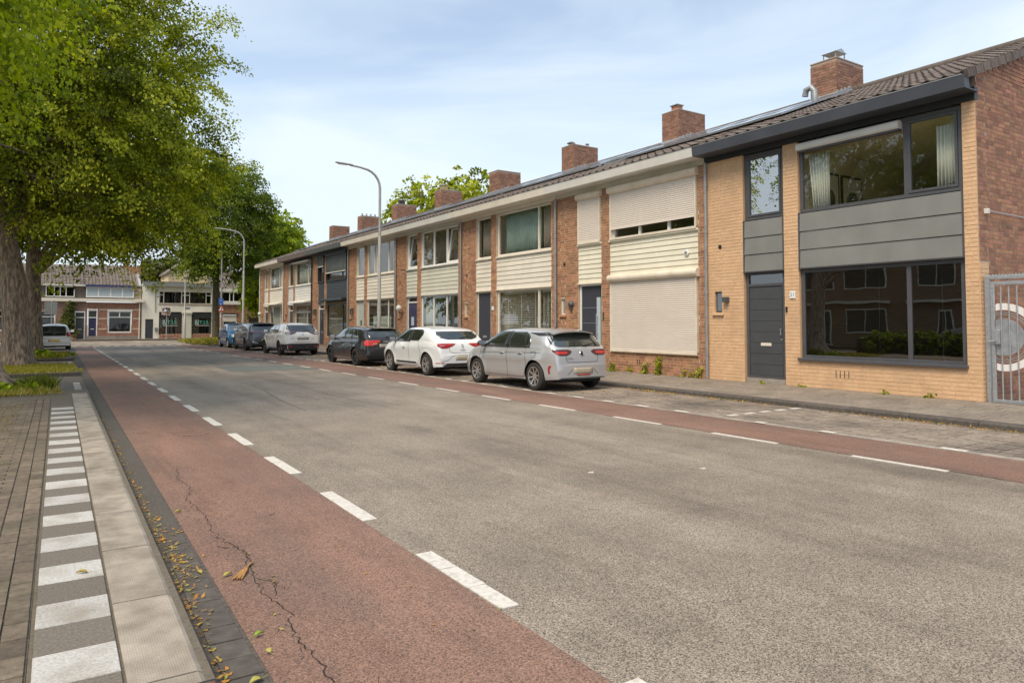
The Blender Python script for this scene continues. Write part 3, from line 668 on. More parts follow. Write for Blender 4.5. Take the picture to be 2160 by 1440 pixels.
SL = .377; RX0, RX1, RZ0 = 13.27, 19.9, 5.88
def rz(x): return RZ0+(x-RX0)*SL
ra = math.atan(SL)
def tile_mesh(wd=.30, ln=.345):
    """one pan tile: rolled left edge, shallow pan, thick nose; local x up-slope, y along the eaves"""
    mb = MB(); prof = [(0, .034), (.028, .046), (.058, .034), (.085, .010), (.16, .004), (.235, .008), (.262, .014), (.30, .034)]
    vs = []
    for xx, dz in ((0, .022), (ln, 0)):
        for (y, z) in prof: vs.append((xx, y, z+dz))
    for (y, z) in prof: vs.append((0.004, y, z-.002))
    n = len(prof)
    fs = [(i, i+1, n+i+1, n+i) for i in range(n-1)]+[(2*n+i, 2*n+i+1, i+1, i) for i in range(n-1)]
    return mb.add(vs, fs, .5)
TM = tile_mesh()
def roof(parent, y0, y1, nobj, solar=False):
    MB().prism([(RX0+.1, RZ0-.02), (RX1, rz(RX1)-.04), (26.5, RZ0-.02)], 'y', y0+(.24 if nobj > 200 else .005), y1-.005).build('roof', m_tile, parent)
    cs = []
    nrow = int((RX1-RX0)/math.cos(ra)/.315)
    for r in range(nrow):
        d = r*.315; x = RX0+d*math.cos(ra); z = RZ0+d*math.sin(ra)-.012
        yy = y0+.005
        while yy+.30 < y1+.05:
            cs.append((x, yy, z)); yy += .3005
    pm = proto_mesh(TM, 'roof_tile', m_tile); o0 = ORG[parent.name]
    cs.sort(key=lambda c: c[0]**2+c[1]**2)
    Mr = Matrix.Rotation(-ra, 4, 'Y')
    for c in cs[:nobj]:
        o = link(bpy.data.objects.new('roof_tile', pm)); o.parent = parent; o.location = Vector(c)-o0; o.rotation_euler = (rng.uniform(-.006, .006), -ra+rng.uniform(-.012, .012), rng.uniform(-.006, .006))
    mb = MB()
    for c in cs[nobj:]:
        jj = rng.uniform(-.003, .004); mb.add([(Mr @ Vector(v))+Vector((c[0], c[1], c[2]+jj)) for v in TM.v], TM.f)
    if mb.v: tag(mb.build('roof_tiling', m_tile, parent), kind='stuff')
    rt = MB().tube([(RX1, y0+.01, rz(RX1)+.02), (RX1, y1-.01, rz(RX1)+.02)], .12, 10); rt.build('ridge_cap', m_tile, parent, smooth=True)
def chimney(parent, yp, h, kind, q):
    y0, y1, x0, x1 = yp-.12, yp+.72, 19.2, 20.6; zt = 9.0+h; zb = 7.6
    st = MB().box(x0+.008, x1-.008, y0+.008, y1-.008, zb, zt-.01).build('chimney', m_mortd, parent); o0 = ORG[st.name]
    mb = MB(); H = BH+BJ; n = int((zt-zb)/H)
    for k in range(n):
        z = zb+k*H
        for (ax, fix, a0, a1, s) in (('x', y0, x0, x1, -1), ('y', x0, y0, y1, -1)):
            a = a0-(.11 if k % 2 else 0)
            while a < a1:
                p, r_ = max(a, a0), min(a+.21, a1)
                if r_-p > .03:
                    j = q.uniform(-.003, .003)
                    if ax == 'x': mb.box(p, r_, fix+j, fix+.02, z, z+BH)
                    else: mb.box(fix+j, fix+.02, p, r_, z, z+BH)
                a += .22
    tag(mb.build('brickwork', m_brickc, st), kind='stuff')
    MB().box(x0-.01, x1+.01, y0-.01, y1+.01, zt-.012, zt+.03).build('cap', m_mortd, st, bevel=.008)
    fl = MB().box(x0-.02, x0+.0, y0-.02, y1+.02, rz(x0)-.1, rz(x0)+.16)
    for k in range(4): fl.box(x0+k*.19, x0+(k+1)*.19, y0-.022, y0+.002, rz(x0)-.1, rz(x0+(k+1)*.19)+.14)
    fl.build('flashing', m_lead, st)
    def cowl(x, y, r, hh, m=m_zinc):
        MB().lathe([(0, zt+hh+r*.9), (r*.8, zt+hh+r*.55), (r*1.5, zt+hh+r*.1), (r*1.45, zt+hh), (r*.6, zt+hh-.01), (r*.9, zt+hh-.05), (r, zt+hh*.5), (r, zt)], 14, Matrix.Translation((x, y, 0))).build('cowl', m, st, smooth=True)
    if kind == 'plate':
        p = MB().prism([(19.45, zt+.30), (20.0, zt+.30), (19.73, zt+.42)], 'y', y0+.15, y1-.2); p.build('cowl', m_galv, st)
        l = MB()
        for x in (19.5, 19.95):
            for y in (y0+.2, y1-.25): l.box(x-.012, x+.012, y-.012, y+.012, zt, zt+.30)
        l.build('cowl_legs', m_zinc, st)
    if kind == 'pot': MB().box(19.35, 19.62, y0+.2, y0+.5, zt, zt+.24).build('flue', m_brickg, st); MB().box(19.30, 19.66, y0+.16, y0+.54, zt+.241, zt+.27).build('flue_cap', m_zinc, st)
    if kind == 'cowls': cowl(19.45, yp+.35, .13, .16); cowl(20.25, yp+.2, .07, .2)
    if kind == 'box': MB().box(19.5, 19.85, y0+.2, y0+.5, zt, zt+.32).build('flue', m_blackp, st)
    if kind == 'many':
        MB().box(19.4, 19.75, y0+.2, y0+.55, zt, zt+.3).build('flue', m_brass, st); MB().box(19.34, 19.8, y0+.15, y0+.6, zt+.301, zt+.33).build('flue_cap', m_zinc, st)
        cowl(19.95, yp+.2, .05, .18); cowl(20.2, yp+.2, .06, .2); cowl(20.45, yp+.3, .05, .15)
    if kind == 'four':
        for k in range(4): cowl(19.4+k*.33, yp+.3, .06, .2)
    return st
def downpipe(parent, y, m, x=XF-.07, zt=5.5):
    mb = MB().tube([(x, y, .12), (x, y, zt)], .038, 12); p = mb.build('downpipe', m, parent, smooth=True)
    for z in (.75, 2.25, 3.75, 4.9): MB().tube([(x, y, z), (x, y, z+.09)], .046, 12).build('collar', m, p, smooth=True)
    return p
def small_window(parent, y0, y1, mf, ledge, slot=False):
    MB().box(XF+.06, XF+.11, y0, y1, 1.80, 2.30).build('window', m_black if not mf else mf, parent)
    MB().box(XF+.055, XF+.06, y0+.04, y1-.04, 1.84, 2.26).build('pane', m_glassd, parent)
    MB().box(XF-.05, XF+.06, y0-.06, y1+.05, 1.72, 1.79).build('sill', ledge, parent, bevel=.01)
def wall_lamp(parent, y, z, m, kind='box'):
    if kind == 'box':
        MB().box(XF-.11, XF-.001, y-.07, y+.07, z-.06, z+.06).build('wall_lamp', m, parent, bevel=.006)
    elif kind == 'bulkhead':
        MB().lathe([(0, .12), (.06, .11), (.10, .07), (.11, .0)], 16, Matrix.Translation((XF, y, z)) @ Matrix.Rotation(R(-90), 4, 'Y')).build('wall_lamp', m, parent, smooth=True)
        MB().box(XF-.07, XF-.001, y-.05, y+.05, z-.19, z-.09).build('sensor', m, parent, bevel=.01)
    elif kind == 'lantern':
        o = MB().box(XF-.17, XF-.06, y-.055, y+.055, z-.12, z+.12).build('wall_lamp', m_glassd, parent)
        l = MB().prism([(XF-.20, z+.12), (XF-.03, z+.12), (XF-.115, z+.2)], 'y', y-.08, y+.08); l.box(XF-.12, XF-.0, y-.01, y+.01, z+.16, z+.19); l.box(XF-.18, XF-.05, y-.065, y+.065, z-.14, z-.12)
        for a in (-.055, .055):
            for b in (-.17, -.06): l.box(XF+b-.008, XF+b+.008, y+a-.008, y+a+.008, z-.12, z+.12)
        l.build('lantern_frame', m, parent)
    elif kind == 'globe':
        MB().lathe([(0, .14), (.07, .12), (.12, .07), (.14, 0), (.12, -.07), (.07, -.12), (0, -.14)], 16, Matrix.Translation((XF-.2, y, z))).build('wall_lamp', m_offw, parent, smooth=True)
        MB().tube([(XF-.2, y, z-.14), (XF-.2, y, z-.2), (XF, y, z-.22)], .015, 8).build('bracket', m_black, parent)

BAY = (.24, 3.57); PIL = (3.57, 3.94); DOR = (3.94, 5.03); WAL = (5.03, 6.17)
def house(i, C):
    Y0 = 5.86+6.17*i; q = random.Random(100+i)
    A = lambda a: Y0+a
    h = thing('terraced_house', C['label'], 'house', (XF, A(3.085), 0), group='brick terraced houses along the right side of the street')
    sw = (5.68, 5.90)
    up = 5.5
    rects = [(A(.014), A(BAY[0]), .1, up), (A(PIL[0]), A(PIL[1]), .1, up), (A(BAY[0]), A(BAY[1]), .1, .735),
             (A(5.03), A(sw[0]), .1, up), (A(sw[1]), A(6.165), .1, up), (A(sw[0]), A(sw[1]), .1, 1.75), (A(sw[0]), A(sw[1]), 2.30, up)]
    mb_, mo = C['brick']
    wall_front(h, rects, mb_, mo, q, nobj=C.get('nb', 0))
    # shell behind: party wall, floors, back
    sh = MB(); d = 8
    sh.box(XF+.27, XF+d, A(6.10), A(6.165), .1, 5.5); sh.box(XF+.27, XF+d, A(.06), A(.12), .1, 5.5)
    sh.box(XF+d, XF+d+.1, A(0), A(6.165), .1, 5.5); sh.box(XF+.12, XF+d, A(.12), A(6.1), .1, .2); sh.box(XF+.12, XF+d, A(.12), A(6.1), 2.74, 2.95)
    sh.box(XF+.12, XF+d, A(.12), A(6.1), 5.5, 5.6); sh.box(XF+.27, XF+d, A(3.72), A(3.8), .2, 5.5)
    sh.build('interior', m_room, h)
    # fascia, soffit and gutter
    m1, m2 = C['fascia'], C.get('board', C['fascia'])
    MB().box(XF-.03, XF+.1, A(0), A(6.165), 5.485, 5.72).build('fascia_board', m2, h)
    MB().prism([(RX0-.03, 5.62), (RX0-.06, 5.845), (RX0+.12, 5.845), (RX0+.16, 5.65), (XF+.05, 5.65), (XF+.05, 5.62)], 'y', A(-.03 if i == 0 else 0), A(6.16)).build('gutter', m1, h, bevel=.006)
    MB().box(RX0-.065, RX0-.045, A(0), A(6.16), 5.846, 5.862).build('gutter_rim', m_zinc, h)
    roof(h, A(-.02 if i == 0 else 0), A(6.17), C.get('nt', 0))
    if C['down']: downpipe(h, A(6.10), C['down'])
    # joinery
    mf = C['frame']; z1, z2, z3, z4 = .78, 2.70, 3.93, 5.47
    cl = C['clad']
    ob = C.get('nboard', 7)
    if C.get('panels'):
        for (a, b) in (BAY, DOR):
            n = 3 if (a, b) == BAY else 3
            hh = (z3-.01-2.73)/n
            for k in range(n): MB().prism([(XF-.004, 2.73+k*hh+.002), (XF+.012, 2.73+(k+1)*hh-.012), (XF+.05, 2.73+(k+1)*hh-.012), (XF+.05, 2.73+k*hh+.002)], 'y', A(a)+.03, A(b)-.03).build('panel', cl, h)
            e = MB(); e.box(XF-.012, XF+.06, A(a), A(a)+.028, 2.71, z3); e.box(XF-.012, XF+.06, A(b)-.028, A(b), 2.71, z3); e.box(XF-.03, XF+.06, A(a), A(b), 2.705, 2.725); e.build('panel_trim', m_anthra, h)
    else:
        for (a, b) in (BAY, DOR):
            boards(h, A(a)+.004, A(b)-.004, 2.735, z3-.06, ob, cl)
            MB().box(XF-.03, XF+.06, A(a)-.02, A(b)+.02, 2.705, 2.733).build('drip_board', C.get('trim', mf), h)
            MB().box(XF-.035, XF+.06, A(a)-.02, A(b)+.02, z3-.058, z3-.01).build('sill', C.get('trim', mf), h, bevel=.004)
    C['f'](h, A, mf, z1, z2, z3, z4)
    # wall window and door
    if C.get('swf') is not False: small_window(h, A(sw[0]), A(sw[1]), C.get('swf'), C.get('ledge', mb_))
    chimney(h, A(6.15), C.get('ch', 0.3), C.get('chk'), q) if C.get('chim', True) else None
    MB().lathe([(0, .004), (.055, .004), (.06, -.01)], 16, Matrix.Translation((XF+.002, A(5.72), 3.38)) @ Matrix.Rotation(R(-90), 4, 'Y')).build('vent_hole', m_blackp, h)
    return h
# ---------------- the individual fronts
def f0(h, A, mf, z1, z2, z3, z4):
    g = m_glassd
    w = window(h, A(.26), A(3.55), z1, z2, mf, mull=[A(1.26)], gl=glass_mat('ground_floor_glass', .24, (.5, .52, .5)), fw=.075, sill=m_anthra)
    MB().box(XF-.06, XF+.06, A(.22), A(3.6), .735, .79).build('sill', m_anthra, h, bevel=.006)
    blind(h, A(.34), A(3.47), z1+.07, z2-.06, m_blindd, step=.045, tiltd=8)
    window(h, A(.26), A(3.55), z3, z4, mf, mull=[A(1.27)], sash=(0,), gl=glass_mat('upper_glass', .06, (.97, .97, .95)), fw=.07)
    window(h, A(3.96), A(5.01), z3, z4, mf, sash=(0,), gl=glass_mat('mirror_like_glass', .5, (.5, .5, .5)), fw=.07)
    # awning cassette over the upper window
    MB().prism([(XF-.08, 5.27), (XF-.11, 5.30), (XF-.11, 5.40), (XF-.08, 5.43), (XF+.05, 5.43), (XF+.05, 5.27)], 'y', A(1.32), A(3.54)).build('awning_cassette', m_offw, h, bevel=.006)
    MB().box(XF-.06, XF+.05, A(1.33), A(3.53), 5.235, 5.268).build('awning_rail', m_anthra, h)
    curtain(h, A(2.98), A(3.45), z3+.03, z4-.25, m_curt, waves=7, taper=.25); curtain(h, A(.36), A(.78), z3+.05, z4-.25, m_curt, waves=7)
    # pictures on the inner wall
    for (xa, xb, dk) in ((XF+.9, XF+1.75, 0), (XF+1.85, XF+2.7, 1)):
        p = MB().box(xa, xb, A(3.68), A(3.715), 3.75, 5.0).build('picture', m_blackp, h)
        MB().box(xa+.06, xb-.06, A(3.672), A(3.68), 3.81, 4.94).build('mount', m_cream, p)
        MB().lathe([(0, 0), (.24, 0), (.25, -.004)], 24, Matrix.Translation(((xa+xb)/2, A(3.669), 4.38)) @ Matrix.Rotation(R(90), 4, 'X')).build('print', m_anthra, p)
    # lamps in the living room
    for (x, y) in ((XF+1.6, A(.75)), (XF+2.2, A(1.1))):
        l = MB().lathe([(0, .045), (.03, .03), (.04, 0), (.03, -.03), (0, -.045)], 12, Matrix.Translation((x, y, 2.15))).build('light_bulb', emit_mat('bulb', (1, .45, .08), 12), h, smooth=True)
        MB().tube([(x, y, 2.2), (x, y, 2.74)], .006, 6).build('cord', m_blackp, h)
    door(h, A(3.97), A(5.0), .29, 2.38, m_doorg, m_anthra, 'planks')
    wall_lamp(h, A(5.52), 2.10, m_anthra)
    p = MB().box(XF-.02, XF-.001, A(3.66), A(3.80), 2.08, 2.24).build('house_number_plate', m_white, h, bevel=.003)
    text_mesh('21', .115, T_negx(XF-.021, A(3.73), 2.16), mat('number_blue', (.12, .2, .35)), 'number', p, .001)
    MB().box(XF-.03, XF-.001, A(3.865), A(3.905), 1.78, 1.90).build('doorbell', m_blackp, h, bevel=.005)
    g = MB()
    for k in range(4): g.box(XF-.003, XF+.0, A(2.46)+k*.093, A(2.475)+k*.093, .42, .56)
    g.build('air_slots', m_blackp, h)
    # gable end
    q = random.Random(5); wall_side(h, [(XF+.35, 22.4, .1, 6.0)], A(0), -1, m_brickg, m_mortd, q, nobj=0, name='gable_wall')
    wall_side(h, [(XF+.012, XF+.34, .1, 2.62)], A(0)-.0, -1, m_bricky, m_morty, q, name='painted_return')
    rc = [(XF+.012, XF+.345, 2.62, 6.0)]; wall_side(h, rc, A(0), -1, m_brickg, m_mortd, q, nobj=90, name='gable_wall')
    H = BH+BJ; gb = MB(); bk = MB().prism([(XF, 6.0), (XF, 6.0), (RX1, rz(RX1)-.08), (26.1, 6.0)], 'y', A(.012), A(.2)).build('gable', m_mortd, h)
    for k in range(40):
        z = .1+(math.ceil(5.9/H)-1)*H+k*H
        x0 = RX0+(z+BH+.1-RZ0)/SL; x1 = 22.5
        if z < 6.0: x0 = XF
        a = math.floor(max(x0, XF)/.22)*.22-(.11 if k % 2 else 0)
        while a < x1 and x0 < x1:
            p, r_ = max(a, x0, XF), min(a+.21, x1)
            if r_-p > .03 and z > 5.9 and rz(p) > z+BH: gb.box(p, r_, A(0)+q.uniform(-.002, .002), A(.012), z, z+BH)
            a += .22
    tag(gb.build('brickwork', m_brickg, bk), kind='stuff')
    # verge tiles
    for k in range(20):
        d = k*.315; x = RX0+d*math.cos(ra); z = RZ0+d*math.sin(ra)
        o = MB().box(0, .33, -.02, .06, -.09, .062); o = o.build('verge_tile', m_tile, h, local=True); o.location = Vector((x, A(-.05), z))-ORG[h.name]; o.rotation_euler = (0, -ra+.05, 0)
    # bent roof pipe left of the chimney
    x = 18.6; MB().tube([(x, A(6.35)-.0, rz(x)), (x, A(6.35), rz(x)+.38), (x, A(6.45), rz(x)+.52), (x, A(6.62), rz(x)+.48), (x, A(6.66), rz(x)+.3)], .09, 12).build('roof_pipe', m_zinc, h, smooth=True)
    for (x, r_) in ((15.6, 3.4), (16.0, 5.7)): MB().lathe([(.0, .05), (.05, .045), (.09, .0)], 12, Matrix.Translation((x, A(r_), rz(x)+.04))).build('vent_tile', m_tile, h, smooth=True)
def f1(h, A, mf, z1, z2, z3, z4):
    shutter(h, A(.26), A(3.52), z1-.02, 2.92, m_shutter, m_shutbox, boxr=.11)
    w = window(h, A(.28), A(3.5), z3, z4-.1, m_white, mull=[A(1.3), A(2.4)], fw=.07)
    shutter(h, A(.26), A(3.52), z3+.02, 5.47, m_shutter, m_shutbox, boxr=.11, zstop=z3+.33)
    shutter(h, A(3.96), A(5.0), z3+.02, 5.47, m_shutter, m_shutbox, boxr=.10)
    door(h, A(3.96), A(5.01), .27, 2.66, m_doorb, m_white, 'glass_strips', trans=False)
    wall_lamp(h, A(5.35), 2.12, m_anthra, 'bulkhead')
    MB().box(XF-.02, XF-.001, A(3.84), A(3.87), 1.62, 1.86).build('doorbell', m_blackp, h, bevel=.005)
    MB().lathe([(0, .03), (.05, .03), (.075, .02), (.08, 0)], 18, Matrix.Translation((XF, A(.62), 3.33)) @ Matrix.Rotation(R(-90), 4, 'Y')).build('wall_vent', m_white, h, smooth=True)
    MB().lathe([(0, .034), (.045, .034)], 12, Matrix.Translation((XF, A(.62), 3.33)) @ Matrix.Rotation(R(-90), 4, 'Y')).build('vent_grille', m_zinc, h)
    g = MB()
    for k in range(2): g.box(XF-.003, XF+.0, A(2.35)+k*.08, A(2.375)+k*.08, .40, .54)
    g.build('air_slots', m_blackp, h)
def f2(h, A, mf, z1, z2, z3, z4):
    window(h, A(.26), A(3.55), z1, z2, mf, mull=[A(1.02)]); blind(h, A(1.1), A(3.3), z1+.05, z2-.08, m_blind, objs=True, step=.06, tiltd=15); blind(h, A(.34), A(.95), z1+.05, z2-.08, m_blind, step=.06, tiltd=15)
    window(h, A(.26), A(3.55), z3, z4, mf, mull=[A(1.02)], sash=()); curtain(h, A(1.1), A(3.25), z3+.05, z4, m_curtg, waves=16); curtain(h, A(.3), A(1.0), z3, z4, m_curtb, waves=4)
    window(h, A(3.96), A(5.01), z3, z4, mf); curtain(h, A(4.0), A(4.9), z3, z4, m_curtb, waves=5)
    door(h, A(3.97), A(5.0), .27, 2.5, m_doorb, mf, 'slot', trans=False)
    MB().box(XF-.02, XF-.001, A(3.74), A(3.86), 2.0, 2.14).build('house_number_plate', m_white, h)
def f3(h, A, mf, z1, z2, z3, z4):
    window(h, A(.26), A(3.55), z1, z2, mf, mull=[A(1.3), A(2.45)], gl=m_glassd); blind(h, A(.34), A(2.35), z1+.05, z2-.1, m_blind, step=.055, tiltd=10); curtain(h, A(2.5), A(3.5), z1, z2, m_curt, waves=6)
    window(h, A(.26), A(3.55), z3, z4, mf, mull=[A(1.3), A(2.45)], tilt=(0,), sill=m_offw); curtain(h, A(1.35), A(3.3), z3, z4, m_curtb, x=XF+.6, waves=7)
    window(h, A(3.96), A(5.01), z3, z4, mf, tilt=(0,), sill=m_offw)
    door(h, A(3.97), A(5.0), .27, 2.42, m_doorn, mf, 'two_lights')
    wall_lamp(h, A(5.4), 2.2, m_offw, 'globe')
    MB().box(XF-.25, XF-.0, A(5.12), A(5.14), 3.9, 3.94).build('bracket', m_black, h)
def f4(h, A, mf, z1, z2, z3, z4):
    window(h, A(.26), A(3.55), z1, z2, mf, mull=[A(1.0), A(2.3)], gl=m_glassd); window(h, A(.26), A(3.55), z3, z4, mf, mull=[A(1.0), A(2.4), A(2.7)], gl=m_glass)
    curtain(h, A(.3), A(.9), z3, z4, m_curtb, waves=4); curtain(h, A(2.6), A(3.5), z3, z4, m_curtb, waves=4); curtain(h, A(1.1), A(3.3), z1, z1+1.1, m_curt, waves=9)
    window(h, A(3.96), A(5.01), z3, z4, mf); curtain(h, A(4.0), A(4.9), z3, z4, m_curtb, waves=5)
    door(h, A(3.97), A(5.0), .27, 2.5, m_doorl, mf, 'one_light', trans=False)
    wall_lamp(h, A(5.4), 2.1, m_black, 'lantern')
def f5(h, A, mf, z1, z2, z3, z4):
    window(h, A(.3), A(3.5), z1, z2-.1, m_black, mull=[A(1.0)], gl=m_glass); blind(h, A(1.1), A(3.3), z1+.05, z2-.9, m_blind, step=.06, tiltd=15)
    MB().prism([(XF-.33, 2.74), (XF-.35, 2.80), (XF-.3, 2.90), (XF, 2.93), (XF, 2.78)], 'y', A(.2), A(3.65)).build('awning_box', m_black, h, bevel=.01)
    window(h, A(.26), A(3.55), z3, z4, m_black, mull=[A(1.1)], gl=m_glass); shutter(h, A(.26), A(3.52), z3+.02, 5.5, m_dshut, m_black, boxr=.085, zstop=z3+.5)
    MB().box(XF-.07, XF-.02, A(.3), A(3.5), z3+.43, z3+.48).build('shutter_rail', m_offw, h)
    window(h, A(3.96), A(5.01), z3, z4, m_black, gl=m_glass); shutter(h, A(3.96), A(5.0), z3+.02, 5.5, m_dshut, m_black, boxr=.085, zstop=z3+.95)
    MB().box(XF-.07, XF-.02, A(3.98), A(4.98), z3+.88, z3+.93).build('shutter_rail', m_offw, h)
    door(h, A(3.97), A(5.0), .27, 2.32, m_doorb, m_white, 'glass')
    wall_lamp(h, A(5.35), 2.15, m_black, 'lantern')
def f6(h, A, mf, z1, z2, z3, z4):
    window(h, A(.26), A(3.55), z1-.2, z2, mf, mull=[A(1.1)], trans=2.2); blind(h, A(1.2), A(3.3), z1, z2-.3, m_blind, step=.06, tiltd=40)
    MB().prism([(XF-.42, 2.76), (XF-.42, 2.84), (XF, 2.95), (XF, 2.78)], 'y', A(.25), A(3.75)).build('awning_box', m_offw, h, bevel=.01)
    window(h, A(.26), A(3.55), z3, z4-.05, mf, mull=[A(.95)], sash=()); curtain(h, A(1.0), A(3.3), z3, z4, m_curt, waves=12)
    MB().prism([(XF-.22, 5.35), (XF-.22, 5.42), (XF, 5.47), (XF, 5.36)], 'y', A(.3), A(3.7)).build('awning_box', m_cream, h, bevel=.01)
    window(h, A(3.96), A(5.01), z3, z4, mf); door(h, A(3.97), A(5.0), .27, 2.3, m_doorg, mf, 'glass')
    wall_lamp(h, A(5.4), 2.1, m_brick, 'bulkhead')
def f7(h, A, mf, z1, z2, z3, z4):
    window(h, A(.26), A(3.55), z1-.2, z2, mf, mull=[A(.8)]); curtain(h, A(.9), A(3.3), z1, z2, m_curt, waves=10)
    MB().prism([(XF-.42, 2.76), (XF-.42, 2.84), (XF, 2.95), (XF, 2.78)], 'y', A(.25), A(3.75)).build('awning_box', m_greenish, h, bevel=.01)
    window(h, A(.26), A(3.55), z3, z4, mf, mull=[A(.8), A(1.2)]); curtain(h, A(1.3), A(3.3), z3, z4, m_curt, waves=12)
    window(h, A(3.96), A(5.01), z3, z4, mf, mull=[A(4.4)]); door(h, A(3.97), A(5.0), .27, 2.3, m_doorb, mf, 'glass')
    wall_lamp(h, A(5.5), 2.2, m_black, 'globe')
    wall_side(h, [(XF, 20.5, .1, 5.5)], A(6.165), 1, m_brick, m_mort, random.Random(3), name='gable_wall')
    MB().prism([(XF, 5.5), (RX1, rz(RX1)-.08), (26.1, 5.5)], 'y', A(6.1), A(6.16)).build('gable', m_brick, h)
bb = (m_brick, m_mort)
house(0, dict(label='nearest house, painted yellow with dark grey frames, beside the steel gate', brick=(m_bricky, m_morty), fascia=m_navy, board=m_black, frame=m_anthra, clad=m_panelg, panels=True, down=m_zinc, f=f0, nb=205, nt=295, swf=m_anthra, ledge=m_bricky, ch=.30, chk='plate'))
house(1, dict(label='brown brick terraced house with closed cream roller shutters, next to the yellow house', brick=bb, fascia=m_offw, board=m_greenish, frame=m_white, clad=m_creamy, trim=m_creamy, down=m_zinc, f=f1, nb=290, nt=120, swf=m_white, ch=.32, chk='pot', nboard=8))
house(2, dict(label='brown brick terraced house with green curtains upstairs and venetian blinds downstairs', brick=bb, fascia=m_cream, frame=m_cream, clad=m_cream, down=m_zinc, f=f2, nb=120, swf=m_cream, ch=.33, chk='cowls'))
house(3, dict(label='brown brick terraced house with white three-part windows tilted open upstairs and a navy door', brick=bb, fascia=m_offw, board=m_greenish, frame=m_white, clad=m_greenish, trim=m_offw, down=m_zinc, f=f3, swf=m_black, ch=.30))
house(4, dict(label='brown brick terraced house with cream boards and a pale grey door, behind the black car', brick=bb, fascia=m_cream, frame=m_cream, clad=m_cream, down=m_zinc, f=f4, swf=m_black, ch=.28, chk='many'))
house(5, dict(label='terraced house with black cladding boards and half lowered dark green shutters upstairs', brick=bb, fascia=m_dshut, board=m_black, frame=m_black, clad=m_black, down=m_black, f=f5, swf=m_black, ch=.30, chk='box', nboard=8))
house(6, dict(label='terraced house with white cladding boards, brown gutter board and awning boxes over both windows', brick=bb, fascia=mat('brown_fascia', (.16, .125, .11)), board=m_wood, frame=m_offw, clad=m_offw, down=m_offw, f=f6, swf=m_black, ch=.30, chk='four'))
house(7, dict(label='far end terraced house with cream boards and a white globe lamp beside its door', brick=bb, fascia=m_cream, frame=m_cream, clad=m_cream, down=m_offw, f=f7, swf=False, ch=.28))
# solar panels, one array per roof
WH = ['the closed-shutter house', 'the green-curtain house', 'the house with tilted windows', 'the house behind the black car', 'the black-clad house', 'the white-clad house', 'the far end house']
for i in range(1, 8):
    Y0 = 5.86+6.17*i; t = thing('solar_panel_array', 'dark row of solar panels lying on the roof of '+WH[i-1], 'solar panels', (15.6, Y0+3, rz(15.6)), group='solar panel rows on the terrace roofs')
    n = 6 if i < 6 else 3
    xa = 15.3
    for r in range(2 if i in (1, 2, 3) else 1):
        for k in range(n):
            o = MB().box(0, 1.65, .02, .99, .10, .135).build('solar_panel', m_panelpv, t, local=True); o.location = Vector((xa+r*1.6, Y0+.1+k*1.0+(-1.2 if i == 1 else 0), rz(xa+r*1.6)))-ORG[t.name]; o.rotation_euler = (0, -ra, 0)
            f_ = MB(); f_.box(-.012, 0, .015, .995, .09, .142); f_.box(1.65, 1.662, .015, .995, .09, .142); f_.box(0, 1.65, .008, .02, .09, .142); f_.box(0, 1.65, .99, 1.0, .09, .142)
            ORG[o.name] = Vector((0, 0, 0)); f_.build('frame', m_galv, o, local=True)
    for s in (.3, 1.3):
        x = xa+s; MB().box(x, x+.04, Y0+.0, Y0+n, rz(x)+.05, rz(x)+.1).build('rail', m_zinc, t)
# ------------------------------------------------------------------ steel gate with white rings, wire on the gable
gy = 5.79
g = thing('steel_gate', 'galvanised steel bar gate closing the passage beside the yellow house', 'gate', (13.9, gy, .14))
GY = 5.83; GX = 13.80
def gb(mb, a0, a1, z0, z1, t=.03): return mb.box(GX-t, GX+t, GY-a1, GY-a0, z0, z1)
f = MB(); gb(f, 0, .06, .14, 2.36); gb(f, .06, 3.0, 2.30, 2.36); gb(f, 3.0, 3.06, .14, 2.36); f.build('frame', m_galv, g, bevel=.004)
f = MB(); gb(f, .085, .135, .17, 2.26, .025); gb(f, 2.92, 2.97, .17, 2.26, .025); gb(f, .135, 2.92, 2.20, 2.26, .025); gb(f, .135, 2.92, .17, .23, .025); leaf = f.build('gate_leaf', m_galv, g, bevel=.003)
for k in range(23):
    y = GY-.235-k*.122; MB().tube([(GX, y, .23), (GX, y, 2.2)], .0115, 8).build('bar', m_galv, leaf, smooth=True)
t = MB()
for k in range(61):
    y = GY-k*.05; t.prism([(y-.05, 2.36), (y, 2.36), (y-.025, 2.395)], 'x', GX-.004, GX+.004)
t.build('anti_climb_strip', m_galv, g)
ca, cz = .245, 1.30
def ring(r0, r1, m, nm, n=48, xo=.03, amin=.14):
    mb = MB(); S_ = max(1, int((r1-r0)/.05))
    for k in range(n*S_):
        t0, t1 = 2*math.pi*(k % n)/n, 2*math.pi*(k % n+1)/n; ra_, rb_ = r0, r1
        i_ = k//n; q0, q1 = ra_+(rb_-ra_)*i_/S_, ra_+(rb_-ra_)*(i_+1)/S_
        P = lambda r, t, x: (x, GY-max(ca+r*math.cos(t), amin), cz+r*math.sin(t))
        if ca+max(q1*math.cos(t0), q1*math.cos(t1), q0*math.cos(t0)) < amin: continue
        mb.add([P(q0,t0,GX+xo),P(q1,t0,GX+xo),P(q1,t1,GX+xo),P(q0,t1,GX+xo),P(q0,t0,GX+xo+.01),P(q1,t0,GX+xo+.01),P(q1,t1,GX+xo+.01),P(q0,t1,GX+xo+.01)], [(0,1,2,3),(7,6,5,4),(0,3,7,4),(1,5,6,2)])
    return mb.build(nm, m, leaf)
m_ringw = mat('white_ring_paint', (.78, .76, .74), rough=.5)
ring(.47, .585, m_ringw, 'ring'); ring(.425, .435, m_galv, 'ring'); ring(.385, .395, m_galv, 'ring'); ring(0.001, .32, mat('brushed_disc', (.60, .64, .68), (.42, .45, .48), rough=.3, metal=.6, scale=9), 'disc')
